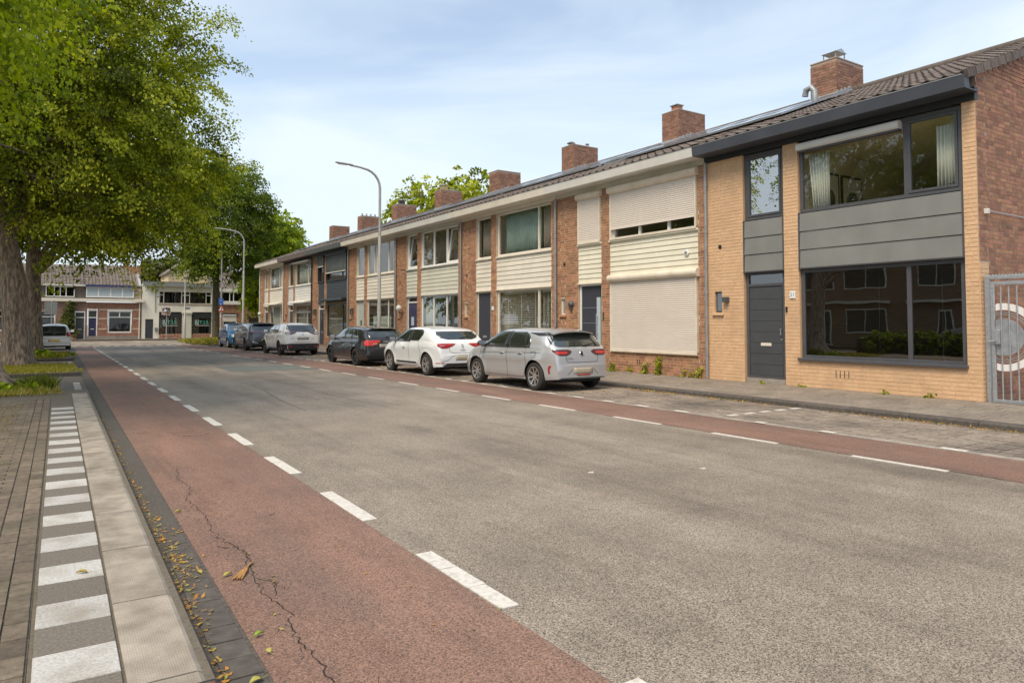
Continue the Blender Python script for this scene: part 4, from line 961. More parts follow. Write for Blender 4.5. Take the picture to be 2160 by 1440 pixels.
lk = MB(); gb(lk, .14, .22, 1.18, 1.42, .04); lk.build('lock_case', m_galv, leaf, bevel=.004)
MB().tube([(GX-.06, GY-.05, 1.22), (GX-.06, GY-.17, 1.24)], .012, 8).build('handle', m_galv, leaf)
w = thing('wall_cable', 'thin white cable on a bracket along the brown gable wall', 'cable', (13.9, 5.8, 3.5))
MB().tube([(13.92, 5.8, 3.52), (20, 5.8, 3.5)], .012, 6).build('cable', m_galv, w); MB().box(13.9, 13.96, 5.79, 5.86, 3.48, 3.57).build('bracket', m_offw, w)

# ------------------------------------------------------------------ end of the street: buildings facing -Y at Y=71
YE = 71.0
m_glassf = glass_mat('far_window_glass', .02, (.5, .52, .5))
def fwin(parent, x0, x1, z0, z1, mf, vs=(), hs=None, Y=YE, gl=None, fw=.07, cur=None, y_off=.05):
    f = MB(); y = Y+y_off; a, b = y, y+.07
    f.box(x0, x1, a, b, z0, z0+fw); f.box(x0, x1, a, b, z1-fw, z1); f.box(x0, x0+fw, a, b, z0+fw, z1-fw); f.box(x1-fw, x1, a, b, z0+fw, z1-fw)
    for v in vs: f.box(v-fw*.5, v+fw*.5, a+.002, b-.002, z0+fw, z1-fw)
    if hs: f.box(x0+fw, x1-fw, a+.003, b-.003, hs-.03, hs+.03)
    o = f.build('window', mf, parent)
    e = [x0+fw]+[u for v in vs for u in (v-fw*.5, v+fw*.5)]+[x1-fw]
    for i in range(len(e)//2): MB().box(e[2*i], e[2*i+1], y+.03, y+.036, z0+fw, z1-fw).build('pane', gl or m_glassf, o)
    if cur: 
        mb = MB(); n = int((x1-x0)*14); q = random.Random(int(x0*10)); vs_ = []
        for i in range(n+1):
            xx = x0+.05+(x1-x0-.1)*i/n; yy = Y+.22+.03*math.sin(i*1.9); vs_ += [(xx, yy, z0), (xx, yy, z1)]
        mb.add(vs_, [(2*i, 2*i+2, 2*i+3, 2*i+1) for i in range(n)]); c_ = mb.build('curtain', cur, parent, smooth=True); c_.modifiers.new('s', 'SOLIDIFY').thickness = .004
    return o
def brick_side(parent, rects, m, mo, q, Y=YE, name='wall'):
    return wall_side(parent, rects, Y, -1, m, mo, q, name=name)
def cut(x0, x1, z0, z1, holes):
    """rectangle minus holes (sorted by x, not overlapping in x)"""
    out = []; x = x0
    for (a, b, c_, d_) in sorted(holes):
        if a > x: out.append((x, a, z0, z1))
        if c_ > z0: out.append((a, b, z0, c_))
        if d_ < z1: out.append((a, b, d_, z1))
        x = b
    out.append((x, x1, z0, z1)); return out
m_redb = brickmat('red_brick', (.37, .18, .115), (.27, .125, .08), .25)
m_brownb = brickmat('dull_brick', (.28, .17, .12), (.2, .12, .085), .22)
m_rtf = mat('far_roof_tile', (.20, .165, .135), (.12, .10, .085), scale=9, rnd=.2)
def far_roof(parent, x0, x1, y0, z0, y1, z1, seed, m, stepx=.26, stepd=.32):
    """rows of rolled tiles on a slope facing -Y"""
    d = math.hypot(y1-y0, z1-z0); n = int(d/stepd); mb = MB(); q = random.Random(seed); uy, uz = (y1-y0)/d, (z1-z0)/d; k = int((x1-x0)/stepx)
    ny, nz = -uz, uy
    for r in range(n):
        ya, za = y0+uy*stepd*r, z0+uz*stepd*r; yb, zb = ya+uy*(stepd+.02), za+uz*(stepd+.02)
        for i in range(k):
            x = x0+i*stepx; h = .05
            prof = [(0, h), (.07, .0), (.16, .0), (.23, h*.9), (.26, h)]
            vs = [(x+u, ya+ny*(v+.03), za+nz*(v+.03)) for u, v in prof]+[(x+u, yb+ny*v, zb+nz*v) for u, v in prof]
            m_ = len(prof); mb.add(vs, [(j, j+1, m_+j+1, m_+j) for j in range(m_-1)], q.random())
    tag(mb.build('roof_tiling', m, parent), kind='stuff')
    MB().prism([(y0, z0-.02), (y1, z1-.02), (y1+.3, z0-.4), (y0+.2, z0-.4)], 'x', x0, x1).build('roof', m, parent)
q = random.Random(9)
# left brick cottage (grey-brown) with white slatted shop window, partly behind the trees
b1 = thing('brick_cottage', 'dull brown brick cottage with climbing plant and grey door at the end of the street', 'house', (-1.5, YE, .12))
brick_side(b1, cut(-7, 3.10, .12, 3.35, [(-4.5, .9, .9, 2.55), (2.28, 3.05, .12, 2.5)]), m_brownb, m_mortd, q)
far_roof(b1, -7, 2.95, YE-.1, 4.75, YE+3.9, 6.75, 4, m_rtf)
MB().box(-7, 3.1, YE-.25, YE+.2, 3.36, 3.62).build('gutter', m_cream, b1)
MB().box(-7, 3.1, YE-.28, YE-.1, 4.66, 4.78).build('gutter', m_offw, b1)
MB().box(-7, 3.05, YE+.1, YE+.4, 3.62, 4.7).build('dormer_cheek', m_rtf, b1)
fwin(b1, .17, 2.24, 3.72, 4.62, m_white, vs=(.78, 1.2, 1.62), Y=YE-.05, y_off=-.02)
wn = fwin(b1, -4.5, .9, .9, 2.55, m_white, vs=(-1.9, -.3), hs=2.05)
s_ = MB()
for k in range(12): s_.box(-4.4, .8, YE+.13, YE+.15, 1.0+k*.085, 1.06+k*.085)
tag(s_.build('blind', m_white, b1), kind='stuff')
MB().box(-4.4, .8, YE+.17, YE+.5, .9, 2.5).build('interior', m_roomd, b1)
def fdoor(parent, x0, x1, z0, z1, m, mf, ztr=None, arch=False, Y=YE):
    f = MB(); f.box(x0, x0+.07, Y+.02, Y+.1, z0, z1); f.box(x1-.07, x1, Y+.02, Y+.1, z0, z1); f.box(x0+.07, x1-.07, Y+.02, Y+.1, z1-.07, z1)
    zt = ztr or z1-.07
    if ztr: f.box(x0+.07, x1-.07, Y+.02, Y+.1, ztr, ztr+.07)
    fo = f.build('door_frame', mf, parent)
    if ztr: MB().box(x0+.07, x1-.07, Y+.06, Y+.09, ztr+.07, z1-.07).build('pane', mat('fanlight_glass', (.05, .06, .05), rough=.3, spec=.3), fo)
    d = MB().box(x0+.075, x1-.075, Y+.06, Y+.1, z0, zt).build('door', m, parent)
    n = 4; wd = (x1-x0-.25)/n
    for k in range(n): MB().box(x0+.125+k*wd, x0+.125+(k+1)*wd-.02, Y+.048, Y+.061, z0+.1, zt-.1).build('plank', m, d)
    MB().box((x0+x1)/2-.13, (x0+x1)/2+.13, Y+.035, Y+.05, z0+.8, z0+.87).build('letter_slot', m_offw, d)
fdoor(b1, 2.28, 3.05, .14, 2.48, m_doorg, m_white, 1.95)
# red brick cottage
b2 = thing('brick_cottage', 'red brick cottage with a navy arched door and wide dormer of four frosted lights', 'house', (5.2, YE, .12))
ho = [(3.2, 3.97, .12, 2.72), (4.73, 6.6, .62, 2.58)]
brick_side(b2, cut(3.11, 7.34, .12, 3.30, ho), m_redb, m_mortd, q)
for z in (2.62, 1.85, .95):
    s_ = MB()
    for (a, b) in ((4.05, 4.68), (6.66, 7.3)): s_.box(a, b, YE-.008, YE+.005, z, z+.10)
    s_.build('pale_band', m_mort, b2)
MB().box(3.11, 7.34, YE-.02, YE+.005, .12, .40).build('plinth', m_conc, b2)
far_roof(b2, 2.98, 7.1, YE-.05, 4.8, YE+3.9, 6.85, 6, m_rtf)
MB().box(3.11, 7.5, YE-.3, YE+.2, 3.36, 3.62).build('gutter', m_cream, b2)
MB().box(3.0, 6.85, YE-.3, YE-.08, 4.62, 4.80).build('gutter', mat('navy_paint', (.05, .06, .16)), b2)
wn = fwin(b2, 3.06, 6.72, 3.72, 4.62, m_white, vs=(4.0, 4.92, 5.82), Y=YE-.1, y_off=-.02, gl=m_frost, fw=.10)
MB().box(6.75, 7.3, YE-.05, YE+.3, 3.62, 4.6).build('dormer_cheek', mat('flaking_paint', (.55, .47, .30), (.25, .2, .14), scale=14, con=(.45, .55)), b2)
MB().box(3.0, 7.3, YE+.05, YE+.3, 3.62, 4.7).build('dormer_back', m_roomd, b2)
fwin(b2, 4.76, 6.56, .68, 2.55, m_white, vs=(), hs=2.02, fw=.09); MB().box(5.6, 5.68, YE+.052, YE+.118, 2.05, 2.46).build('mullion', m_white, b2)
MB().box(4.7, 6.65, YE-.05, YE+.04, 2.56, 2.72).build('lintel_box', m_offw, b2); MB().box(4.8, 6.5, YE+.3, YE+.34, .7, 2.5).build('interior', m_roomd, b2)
fdoor(b2, 3.24, 3.95, .16, 2.62, m_doorn, m_white, 1.95)
arc = [(3.2, 2.60), (3.97, 2.60)]+[(3.585+.385*math.cos(t), 2.60+.14*math.sin(t)) for t in [math.pi*k/8 for k in range(1, 8)]]
MB().prism(arc, 'y', YE-.01, YE+.06).build('arch', m_white, b2)
MB().tube([(7.18, YE-.06, .12), (7.18, YE-.06, 3.4)], .045, 10).build('downpipe', m_cream, b2, smooth=True)
c1 = MB().box(6.15, 6.55, YE+3.2, YE+3.7, 6.2, 7.0).build('chimney', m_redb, b2); c2 = MB().box(6.6, 7.45, YE+2.3, YE+3.2, 5.0, 6.65).build('chimney', m_redb, b2)
MB().tube([(7.05, YE+2.8, 6.6), (7.05, YE+2.8, 7.6)], .07, 8).build('flue', m_blackp, b2); MB().prism([(YE-.0, 4.7), (YE+3.9, 6.8), (YE+3.9, 6.95), (YE, 4.85)], 'x', 7.1, 7.3).build('verge', m_lead, b2)
# cream shop building with lettered windows
b3 = thing('shop_building', 'cream plastered two-storey shop building with lettered windows and a dark door', 'building', (10.3, YE, .12))
holes = [(7.66, 8.30, .12, 1.86)]
up_h = (8.74, 13.17, 3.25, 4.40)
wl = MB()
for r_ in cut(7.36, 13.42, .12, 2.58, [(7.66, 8.30, .12, 1.86), (8.76, 10.66, .12, 2.52), (11.46, 13.2, .12, 2.52)]): wl.box(r_[0], r_[1], YE, YE+.3, r_[2], r_[3])
for r_ in cut(7.36, 13.42, 2.58, 4.95, [up_h]): wl.box(r_[0], r_[1], YE, YE+.3, r_[2], r_[3])
wl.box(13.12, 13.42, YE+.3, YE+8, .12, 5.0); wl.box(7.36, 7.66, YE+.3, YE+8, .12, 5.0)
wl.build('wall', m_plaster, b3)
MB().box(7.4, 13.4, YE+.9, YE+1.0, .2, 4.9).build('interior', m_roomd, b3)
rf = MB(); rf.box(7.45, 11.0, YE-.35, YE+8, 4.93, 5.24); rf.box(11.0, 13.5, YE-.32, YE+8, 4.80, 5.05); rf.build('roof', mat('bitumen', (.16, .175, .17), (.12, .13, .13)), b3)
rf = MB(); rf.box(7.5, 13.5, YE-.37, YE-.35, 4.82, 5.14); rf.build('gutter', m_zinc, b3)
o = fwin(b3, 8.74, 13.17, 3.25, 4.40, m_cream, vs=(9.12, 10.6, 11.28, 12.7), fw=.07)
o2 = MB()
for (a, b) in ((8.8, 9.1), (10.65, 11.25), (12.74, 13.1)): o2.box(a, b, YE+.051, YE+.12, 4.02, 4.10)
o2.build('transom', m_cream, b3)
mb = MB(); n = 24; vs_ = []
for i in range(n+1): vs_ += [(11.3+1.4*i/n, YE+.25+.04*math.sin(i*1.7), 3.3), (11.3+1.4*i/n, YE+.25+.04*math.sin(i*1.7), 4.35)]
mb.add(vs_, [(2*i, 2*i+2, 2*i+3, 2*i+1) for i in range(n)]); mb.build('curtain', m_curtb, b3, smooth=True).modifiers.new('s', 'SOLIDIFY').thickness = .004
MB().box(8.7, 13.2, YE-.05, YE+.05, 3.17, 3.25).build('sill', m_mortd, b3)
for (a, b) in ((8.76, 10.66), (11.46, 13.2)):
    wo3 = MB(); wo3.box(a, a+.06, YE+.05, YE+.12, .55, 2.5); wo3.box(b-.06, b, YE+.05, YE+.12, .55, 2.5); wo3.box(a, b, YE+.05, YE+.12, 2.02, 2.52); wo3.box(a, b, YE+.05, YE+.12, .52, .6)
    wo3 = wo3.build('window', m_black, b3); MB().box(a+.06, b-.06, YE+.08, YE+.086, .6, 2.02).build('pane', m_glassd, wo3)
    gm = mat('mint_lettering', (.10, .38, .28), rough=.6)
    text_mesh('T.I.S.', .44, T_negy(a+1.12, YE+.06, 1.56), gm, 'lettering', b3, .002, bold=.008)
    sq = MB(); sq.box(a+.32, a+.36, YE+.058, YE+.062, 1.38, 1.76); sq.box(a+.60, a+.64, YE+.058, YE+.062, 1.38, 1.76); sq.box(a+.32, a+.64, YE+.058, YE+.062, 1.74, 1.78); sq.box(a+.32, a+.64, YE+.058, YE+.062, 1.36, 1.40); sq.prism([(a+.38, 1.72), (a+.44, 1.72), (a+.58, 1.42), (a+.52, 1.42)], 'y', YE+.058, YE+.062); sq.box(a+.38, a+.42, YE+.058, YE+.062, 1.42, 1.6); sq.build('logo', mat('pale_mint', (.45, .68, .6)), b3)
    ln = MB(); xx = a+.36; k = 0
    while xx < a+1.55: wdt = [.05, .035, .055, .03, .045][k % 5]; ln.box(xx, xx+wdt, YE+.059, YE+.062, 1.245, 1.30); xx += wdt+.02; k += 1
    ln.build('small_lettering', m_offw, b3)
    kt = MB().box(a, b, YE+.02, YE+.1, .12, .52).build('tiled_plinth', m_redb, b3)
    n = int((b-a)/.24); tp2 = MB().prism([(0, .11), (.11, 0), (0, -.11), (-.11, 0)], 'y', -.008, 0); pm = proto_mesh(tp2, 'tile', m_redb)
    MB().box(a, b, YE+.016, YE+.019, .13, .51).build('joint', m_mort, kt)
    for r2 in range(3):
        for k in range(n+1):
            x = a+.12+k*.24+(.12 if r2 % 2 else 0)
            if x < b-.1:
                o = link(bpy.data.objects.new('tile', pm)); o.parent = kt; o.location = Vector((x, YE+.016, .2+r2*.12))-ORG[b3.name]
pi = MB(); pi.box(10.66, 11.46, YE-.06, YE+.1, .12, 2.36); pi.box(10.62, 11.5, YE-.14, YE+.1, 2.36, 2.50); pi.build('shop_door_surround', m_greenish, b3)
MB().box(7.68, 8.28, YE+.05, YE+.1, .14, 1.84).build('door', m_doorb, b3); MB().box(8.42, 8.66, YE-.12, YE-.001, .80, 1.10).build('letter_box', m_panelg, b3)
MB().tube([(8.42, YE-.06, 2.5), (8.42, YE-.06, 4.85)], .03, 8).build('downpipe', m_zinc, b3)
MB().box(10.85, 11.3, YE-.02, YE-.001, 2.82, 2.92).build('street_name_plate', mat('sign_blue_dark', (.05, .07, .16)), b3)
# brick house right of the shop
b4 = thing('brick_house', 'brown brick house with a white dormer and half lowered blind behind the road signs', 'house', (16, YE, .12))
brick_side(b4, cut(13.46, 20, .12, 3.3, [(14.18, 15.45, .12, 2.28)]), m_brick, m_mortd, q)
MB().box(13.5, 20, YE+.1, YE+.3, 3.3, 4.6).build('dormer_back', m_rtf, b4)
fwin(b4, 14.0, 15.9, 3.5, 4.45, m_white, vs=(14.75, 15.1), Y=YE-.1, y_off=-.02); MB().box(13.85, 16.1, YE-.2, YE+.1, 3.25, 3.52).build('dormer_board', m_offw, b4); MB().box(13.85, 16.1, YE-.2, YE+.1, 4.45, 4.75).build('dormer_top', m_offw, b4)
far_roof(b4, 13.5, 20, YE-.1, 4.7, YE+3.5, 6.7, 8, m_rtf)
MB().box(14.2, 15.4, YE+.03, YE+.06, 1.7, 2.25).build('roller_blind', m_shutter, b4); fwin(b4, 14.2, 15.45, .5, 1.7, m_white, vs=(), cur=m_curt); MB().box(14.1, 15.55, YE-.1, YE+.02, 2.28, 2.44).build('lintel', m_wood, b4)
# ochre gable house behind the shop
b5 = thing('gable_house', 'ochre plastered gable rising behind the cream shop building', 'house', (14, 84, 0))
MB().prism([(11.2, 0), (16.5, 0), (16.5, 6.9), (13.85, 8.9), (11.2, 6.9)], 'y', 84, 90).build('wall', mat('ochre_plaster', (.62, .48, .28), (.55, .42, .25)), b5)
MB().prism([(11.0, 6.75), (13.85, 8.9), (16.7, 6.75), (16.7, 6.95), (13.85, 9.12), (11.0, 6.95)], 'y', 83.8, 90.2).build('roof', m_rtf, b5); MB().box(13.4, 14.0, 85, 85.6, 8.6, 9.8).build('chimney', m_brick, b5)
MB().box(13.6, 14.1, 83.95, 84.0, 7.0, 7.7).build('window', m_black, b5)
# timber fence beyond the far end house
fe = thing('timber_fence', 'dark weathered timber fence between the far end house and the brick house', 'fence', (17, 60, .06))
for k in range(60): MB().box(14.0+k*.14, 14.13+k*.14, 60+.01*(k % 2), 60.03+.01*(k % 2), .06, 1.95+.03*math.sin(k*2.1)).build('board', m_wood, fe)
for k in range(5): MB().box(14.0+k*2.0, 14.12+k*2.0, 60.04, 60.16, .06, 2.1).build('post', m_wood, fe)
# flower pot with climbing plant: pot
pt = MB().lathe([(0, .12), (.16, .12), (.22, .5), (.25, .5), (.25, .56), (.20, .56), (.18, .45), (0, .45)], 20, Matrix.Translation((2.22, 70.2, 0))).build('flower_pot', mat('terracotta', (.45, .24, .14), (.36, .19, .11)), None, smooth=True)
tag(pt, 'terracotta flower pot standing at the foot of the dull brown cottage', 'flower pot')

# ------------------------------------------------------------------ opposite side of the street, seen in the windows
m_opp = brickmat('opposite_brick', (.36, .23, .16), (.26, .17, .12), .2)
for k in range(6):
    y = -14+k*7.2; o = thing('opposite_house', 'brown brick house across the street with white windows, mirrored in the house windows', 'house', (-14, y, 0), group='houses on the opposite side of the street')
    MB().box(-22, -14, y, y+7.2, 0, 5.8).build('wall', m_opp, o); MB().prism([(-13.6, 5.7), (-18, 8.6), (-22.4, 5.7)], 'y', y, y+7.2).build('roof', m_tile, o)
    for (a, b, c_, d_) in ((.8, 3.4, .9, 2.4), (.8, 3.4, 3.6, 5.0), (4.2, 6.2, 3.6, 5.0), (4.3, 5.2, .1, 2.3)):
        w_ = MB().box(-14.03, -13.97, y+a, y+b, c_, d_).build('window', m_white, o); MB().box(-13.96, -13.95, y+a+.08, y+(a+b)/2-.04, c_+.08, d_-.08).build('pane', m_roomd, w_); MB().box(-13.96, -13.95, y+(a+b)/2+.04, y+b-.08, c_+.08, d_-.08).build('pane', m_roomd, w_)
    MB().box(-13.98, -13.7, y+.5, y+6.8, 2.7, 2.85).build('canopy', m_offw, o)
# ------------------------------------------------------------------ cars
def cubic(P, x):
    """monotone piecewise interpolation through control points"""
    if x <= P[0][0]: return P[0][1]
    if x >= P[-1][0]: return P[-1][1]
    for i in range(len(P)-1):
        if x <= P[i+1][0]:
            x0, y0 = P[i]; x1, y1 = P[i+1]; h = x1-x0
            s = (y1-y0)/h
            sp = (y0-P[i-1][1])/(x0-P[i-1][0]) if i > 0 else s
            sn = (P[i+2][1]-y1)/(P[i+2][0]-x1) if i+2 < len(P) else s
            m0 = 0 if sp*s <= 0 else 2*sp*s/(sp+s); m1 = 0 if sn*s <= 0 else 2*sn*s/(sn+s)
            if i == 0: m0 = s
            if i+2 == len(P): m1 = s
            t = (x-x0)/h
            return y0*(2*t**3-3*t*t+1)+h*m0*(t**3-2*t*t+t)+y1*(-2*t**3+3*t*t)+h*m1*(t**3-t*t)
def lin(P, x):
    for (a, b), (c_, d_) in zip(P, P[1:]):
        if x <= c_: return b+(d_-b)*max(0, (x-a))/(c_-a)
    return P[-1][1]
def carpaint(name, c, metal=.0, flake=False):
    m = mat(name, c, tuple(v*.94 for v in c), rough=.32 if metal else .28, metal=metal, scale=900 if flake else 2, coat=1.0); return m
m_cglass = mat('car_glass', (.022, .028, .026), rough=.03, spec=.9, coat=1.)
m_cglass2 = glass_mat('car_window_glass', .09, (.42, .46, .44))
m_tyre = mat('tyre_rubber', (.022, .021, .02), (.035, .033, .03), rough=.85, scale=60)
m_red = mat('tail_light_red', (.42, .012, .016), (.30, .01, .012), rough=.12, coat=1., scale=30)
m_redl = mat('tail_light_bright', (.58, .04, .035), rough=.15, coat=1.)
m_smoke = mat('smoked_lens', (.10, .03, .035), rough=.1, coat=1.)
m_clear = mat('clear_lens', (.62, .64, .66), (.3, .32, .34), rough=.08, coat=1., scale=40)
m_chrome = mat('chrome', (.75, .75, .76), rough=.12, metal=1.)
m_alloy = mat('alloy_silver', (.62, .60, .57), rough=.28, metal=.85)
m_alloyd = mat('alloy_dark', (.05, .05, .055), rough=.35, metal=.6)
m_seam = mat('panel_gap', (.012, .012, .012), rough=.9)
m_plateb = mat('blank_plate', (.42, .37, .27), rough=.5)
m_plateg = mat('grey_plate', (.30, .285, .26), rough=.5)
m_platey = mat('yellow_plate', (.78, .50, .05), rough=.5)
m_under = mat('underbody', (.015, .015, .016), rough=.9)

def car(name, label, cat, loc, rot, P):
    root = thing(name, label, cat, loc, rot); ORG[root.name] = Vector((0, 0, 0))
    Ln, Wd = P['L'], P['W']; hl = Ln/2; hw = Wd/2; top = P['top']; belt = P['belt']; yr, yf = P['axles']; rw = P['rw']
    RA = rw+P.get('gap', .055); sill = P.get('sill', .22); paint = P['paint']
    # station spacing by arc length of the top line
    ys = []; y = -hl; step = .035
    while y < hl:
        ys.append(y); d = abs(cubic(top, y+.01)-cubic(top, y))/.01; y += max(step/math.sqrt(1+d*d*1.0), .006)
    ys += [hl]
    for c in (yr, yf):
        for k in range(-12, 13): ys.append(c+RA*math.sin(R(90)*k/12))
    ys = sorted(set(round(v, 4) for v in ys))
    def Wy(y):
        e = P.get('round', .62); rr = max(0, (-y-(hl-e))/e); rf = max(0, (y-(hl-e))/e)
        return hw*(1-P.get('rw_in', .13)*rr**2.4-P.get('fw_in', .24)*rf**2.3)
    def low(y):
        z = sill+.05*max(0, (abs(y)-(hl-.5))/.5)
        for c in (yr, yf):
            if abs(y-c) < RA: z = max(z, rw+math.sqrt(max(RA*RA-(y-c)**2, 0)))
        return z
    side = P.get('side', [(0, .93), (.22, .975), (.5, 1.0), (.72, .985), (.88, .97), (1.0, .935)])
    nl, ng, nr = 12, 7, 7
    def section(y):
        zt = cubic(top, y); zb = min(lin(belt, y), zt-.035); w = Wy(y); zl = min(low(y), zb-.02); pts = []
        for i in range(nl+1):
            z = zl+(zb-zl)*i/nl; u = (z-sill)/(zb-sill) if zb > sill else 0
            fl = 0
            for c in (yr, yf):      # arch flare
                dd = math.hypot(y-c, z-rw); fl = max(fl, .016*max(0, 1-abs(dd-RA)/.10))
            pts.append((w*lin(side, max(0, u))+fl, z))
        hgt = zt-zb; wb = pts[-1][0]
        we = wb-.05-.30*max(0, hgt-.1) if hgt > .1 else wb-.05*hgt/.1
        we *= 1-P.get('taper', .14)*max(0, min(1, (-y-.75)/(hl-.75)))**2*min(1, hgt/.2)
        crown = .055 if hgt > .2 else .03*min(1, hgt/.1)
        ze = zt-crown
        for i in range(1, ng+1):
            t = i/ng; bul = .03*math.sin(math.pi*t)*min(1, hgt/.3)
            pts.append((wb+(we-wb)*(t**1.25)+bul, zb+(ze-zb)*t))
        for i in range(1, nr+1):
            t = i/nr; a = math.pi/2*t; pts.append((we*math.cos(a) if False else we*(1-t), ze+crown*(1-(1-t)**2.2)))
        return pts
    secs = [section(y) for y in ys]; m = nl+1+ng+nr; mb = MB(); vs = []
    ring = 2*m-1
    for y, s in zip(ys, secs):
        full = [(-x, z) for x, z in s]+[(x, z) for x, z in s[::-1][1:]]
        vs += [(x, y, z) for x, z in full]
    fs = [(a*ring+i, a*ring+i+1, (a+1)*ring+i+1, (a+1)*ring+i) for a in range(len(ys)-1) for i in range(ring-1)]
    # end caps: bulged grids
    def capgrid(idx, s):
        base = len(vs); sec = secs[idx]; y0 = ys[idx]; k = 10
        for i in range(m):
            x, z = sec[i]
            for j in range(k+1):
                u = -1+2*j/k; vs.append((x*u, y0+s*.035*(1-u*u)*min(1, (m-1-i)/5), z))
        for i in range(m-1):
            for j in range(k):
                f = (base+i*(k+1)+j, base+i*(k+1)+j+1, base+(i+1)*(k+1)+j+1, base+(i+1)*(k+1)+j); fs.append(f if s < 0 else f[::-1])
    capgrid(0, -1); capgrid(len(ys)-1, 1)
    mb.add(vs, fs, .5)
    body = mb.build('body', paint, root, smooth=True, local=True)
    bm = bmesh.new(); bm.from_mesh(body.data); bmesh.ops.remove_doubles(bm, verts=bm.verts, dist=.0008); bmesh.ops.recalc_face_normals(bm, faces=bm.faces); bm.to_mesh(body.data); 
    bvh = BVHTree.FromBMesh(bm); bm.free()
    for pl_ in body.data.polygons: pl_.use_smooth = True
    try: body.data.set_sharp_from_angle(angle=R(50))
    except Exception: pass
    def decal(nm, rows, ang, mt, nu=10, nv=5, off=.004, th=.010, par=None, mirror=False, sub=4, el=0):
        """rows: (v,u0,u1) for horizontal rows; ray towards the body with heading ang (0 = from the rear, 90 = from the car's left)"""
        a = R(ang); d = Vector((math.sin(a), math.cos(a), 0)); ux = Vector((math.cos(a), -math.sin(a), 0))
        if 1 < ang < 45 or 181 < ang < 226:
            ca_, sa_ = abs(math.cos(a)), abs(math.sin(a)); rows = [(v, u0*ca_+sa_*hl*.97, u1*ca_+sa_*hl*.97) for v, u0, u1 in rows]
        V = []; K = (len(rows)-1)*sub
        for r_ in range(K+1):
            t = r_/sub; i = min(int(t), len(rows)-2); t -= i
            v, u0, u1 = [rows[i][k]*(1-t)+rows[i+1][k]*t for k in range(3)]
            for j in range(nu+1):
                u = u0+(u1-u0)*j/nu; o = ux*u+Vector((0, 0, v))-d*4
                h = bvh.ray_cast(o, d)
                if h[0] is None: h = bvh.find_nearest(o+d*3.2); 
                p, n_ = h[0], h[1]
                if n_.dot(d) > 0: n_ = -n_
                V.append(p+n_*off)
        F = [(r_*(nu+1)+j, r_*(nu+1)+j+1, (r_+1)*(nu+1)+j+1, (r_+1)*(nu+1)+j) for r_ in range(K) for j in range(nu)]
        if mirror: V = [Vector((-p.x, p.y, p.z)) for p in V]; F = [f[::-1] for f in F]
        o = MB().add(V, F, .5).build(nm, mt, par or root, smooth=True, local=True)
        s_ = o.modifiers.new('s', 'SOLIDIFY'); s_.thickness = th; s_.offset = -1; s_.use_rim = True
        return o
    def both(*a, **k):
        o = decal(*a, **k); k['mirror'] = True; decal(*a, **k); return o
    def seam(pts, ang, w=.0045, mirror=True, mt=m_seam, nm='seam'):
        a = R(ang); d = Vector((math.sin(a), math.cos(a), 0)); ux = Vector((math.cos(a), -math.sin(a), 0)); Q = []
        for (u0, v0), (u1, v1) in zip(pts, pts[1:]):
            n = max(2, int(math.hypot(u1-u0, v1-v0)/.03))
            for k in range(n+1):
                t = k/n; h = bvh.ray_cast(ux*(u0+(u1-u0)*t)+Vector((0, 0, v0+(v1-v0)*t))-d*4, d)
                if h[0] is not None: Q.append(h[0]+(-d)*.0005)
        if len(Q) < 2: return
        for s in ((1, -1) if mirror else (1,)):
            MB().tube([(q_.x*s, q_.y, q_.z) for q_ in Q], w, 4).build(nm, mt, body, local=True)
    # ---- side glass (columns given along y as trapezoids), cast from the left: heading 90, u = -y
    for wq in P['side_glass']:
        both('window', [(v, -b, -a) for (v, a, b) in wq], 90, P.get('sglass', m_cglass), nu=14, off=.005)
    for wq in P.get('pillars', []): both('pillar_trim', [(v, -b, -a) for (v, a, b) in wq], 90, m_blackp, nu=3, off=.0065)
    if 'beltline' in P: seam([(-y, z) for y, z in P['beltline']], 90, w=.009, mt=P.get('belt_m', m_blackp), nm='window_trim')
    decal('rear_window', P['rear_glass'], 0, m_cglass, nu=18, off=.005)
    decal('windscreen', P['windscreen'], 180, m_cglass, nu=14, off=.005)
    for l_ in P.get('tail', []):
        rows, ang, mt = l_[:3]; both(l_[3] if len(l_) > 3 else 'tail_light', rows, ang, mt, nu=12, off=l_[4] if len(l_) > 4 else .010, th=.014)
    for l_ in P.get('head', []): both('headlight', l_[0], l_[1], l_[2] if len(l_) > 2 else m_clear, nu=8, off=.006)
    for l_ in P.get('trim', []):
        nm, rows, ang, mt = l_[:4]; (both if (len(l_) < 5 or l_[4]) else decal)(nm, rows, ang, mt, nu=14, off=l_[5] if len(l_) > 5 else .007)
    for s_ in P.get('seams', []): seam([(-y, z) for y, z in s_], 90)
    for s_ in P.get('rseams', []): seam(s_, 0, mirror=False)
    if P.get('plate'):
        z, w2, mt, ph = P['plate']; decal('number_plate', [(z-ph/2, -w2, w2), (z+ph/2, -w2, w2)], 0, mt, nu=6, sub=3, off=.009, th=.006)
        if mt is m_platey: decal('plate_country_band', [(z-ph/2, -w2, -w2+.05), (z+ph/2, -w2, -w2+.05)], 0, mat('plate_blue', (.02, .06, .35)), nu=2, sub=2, off=.012, th=.004)
    if P.get('fplate'):
        z, w2, mt, ph = P['fplate']; decal('number_plate', [(z-ph/2, -w2, w2), (z+ph/2, -w2, w2)], 180, mt, nu=6, sub=3, off=.014, th=.02)
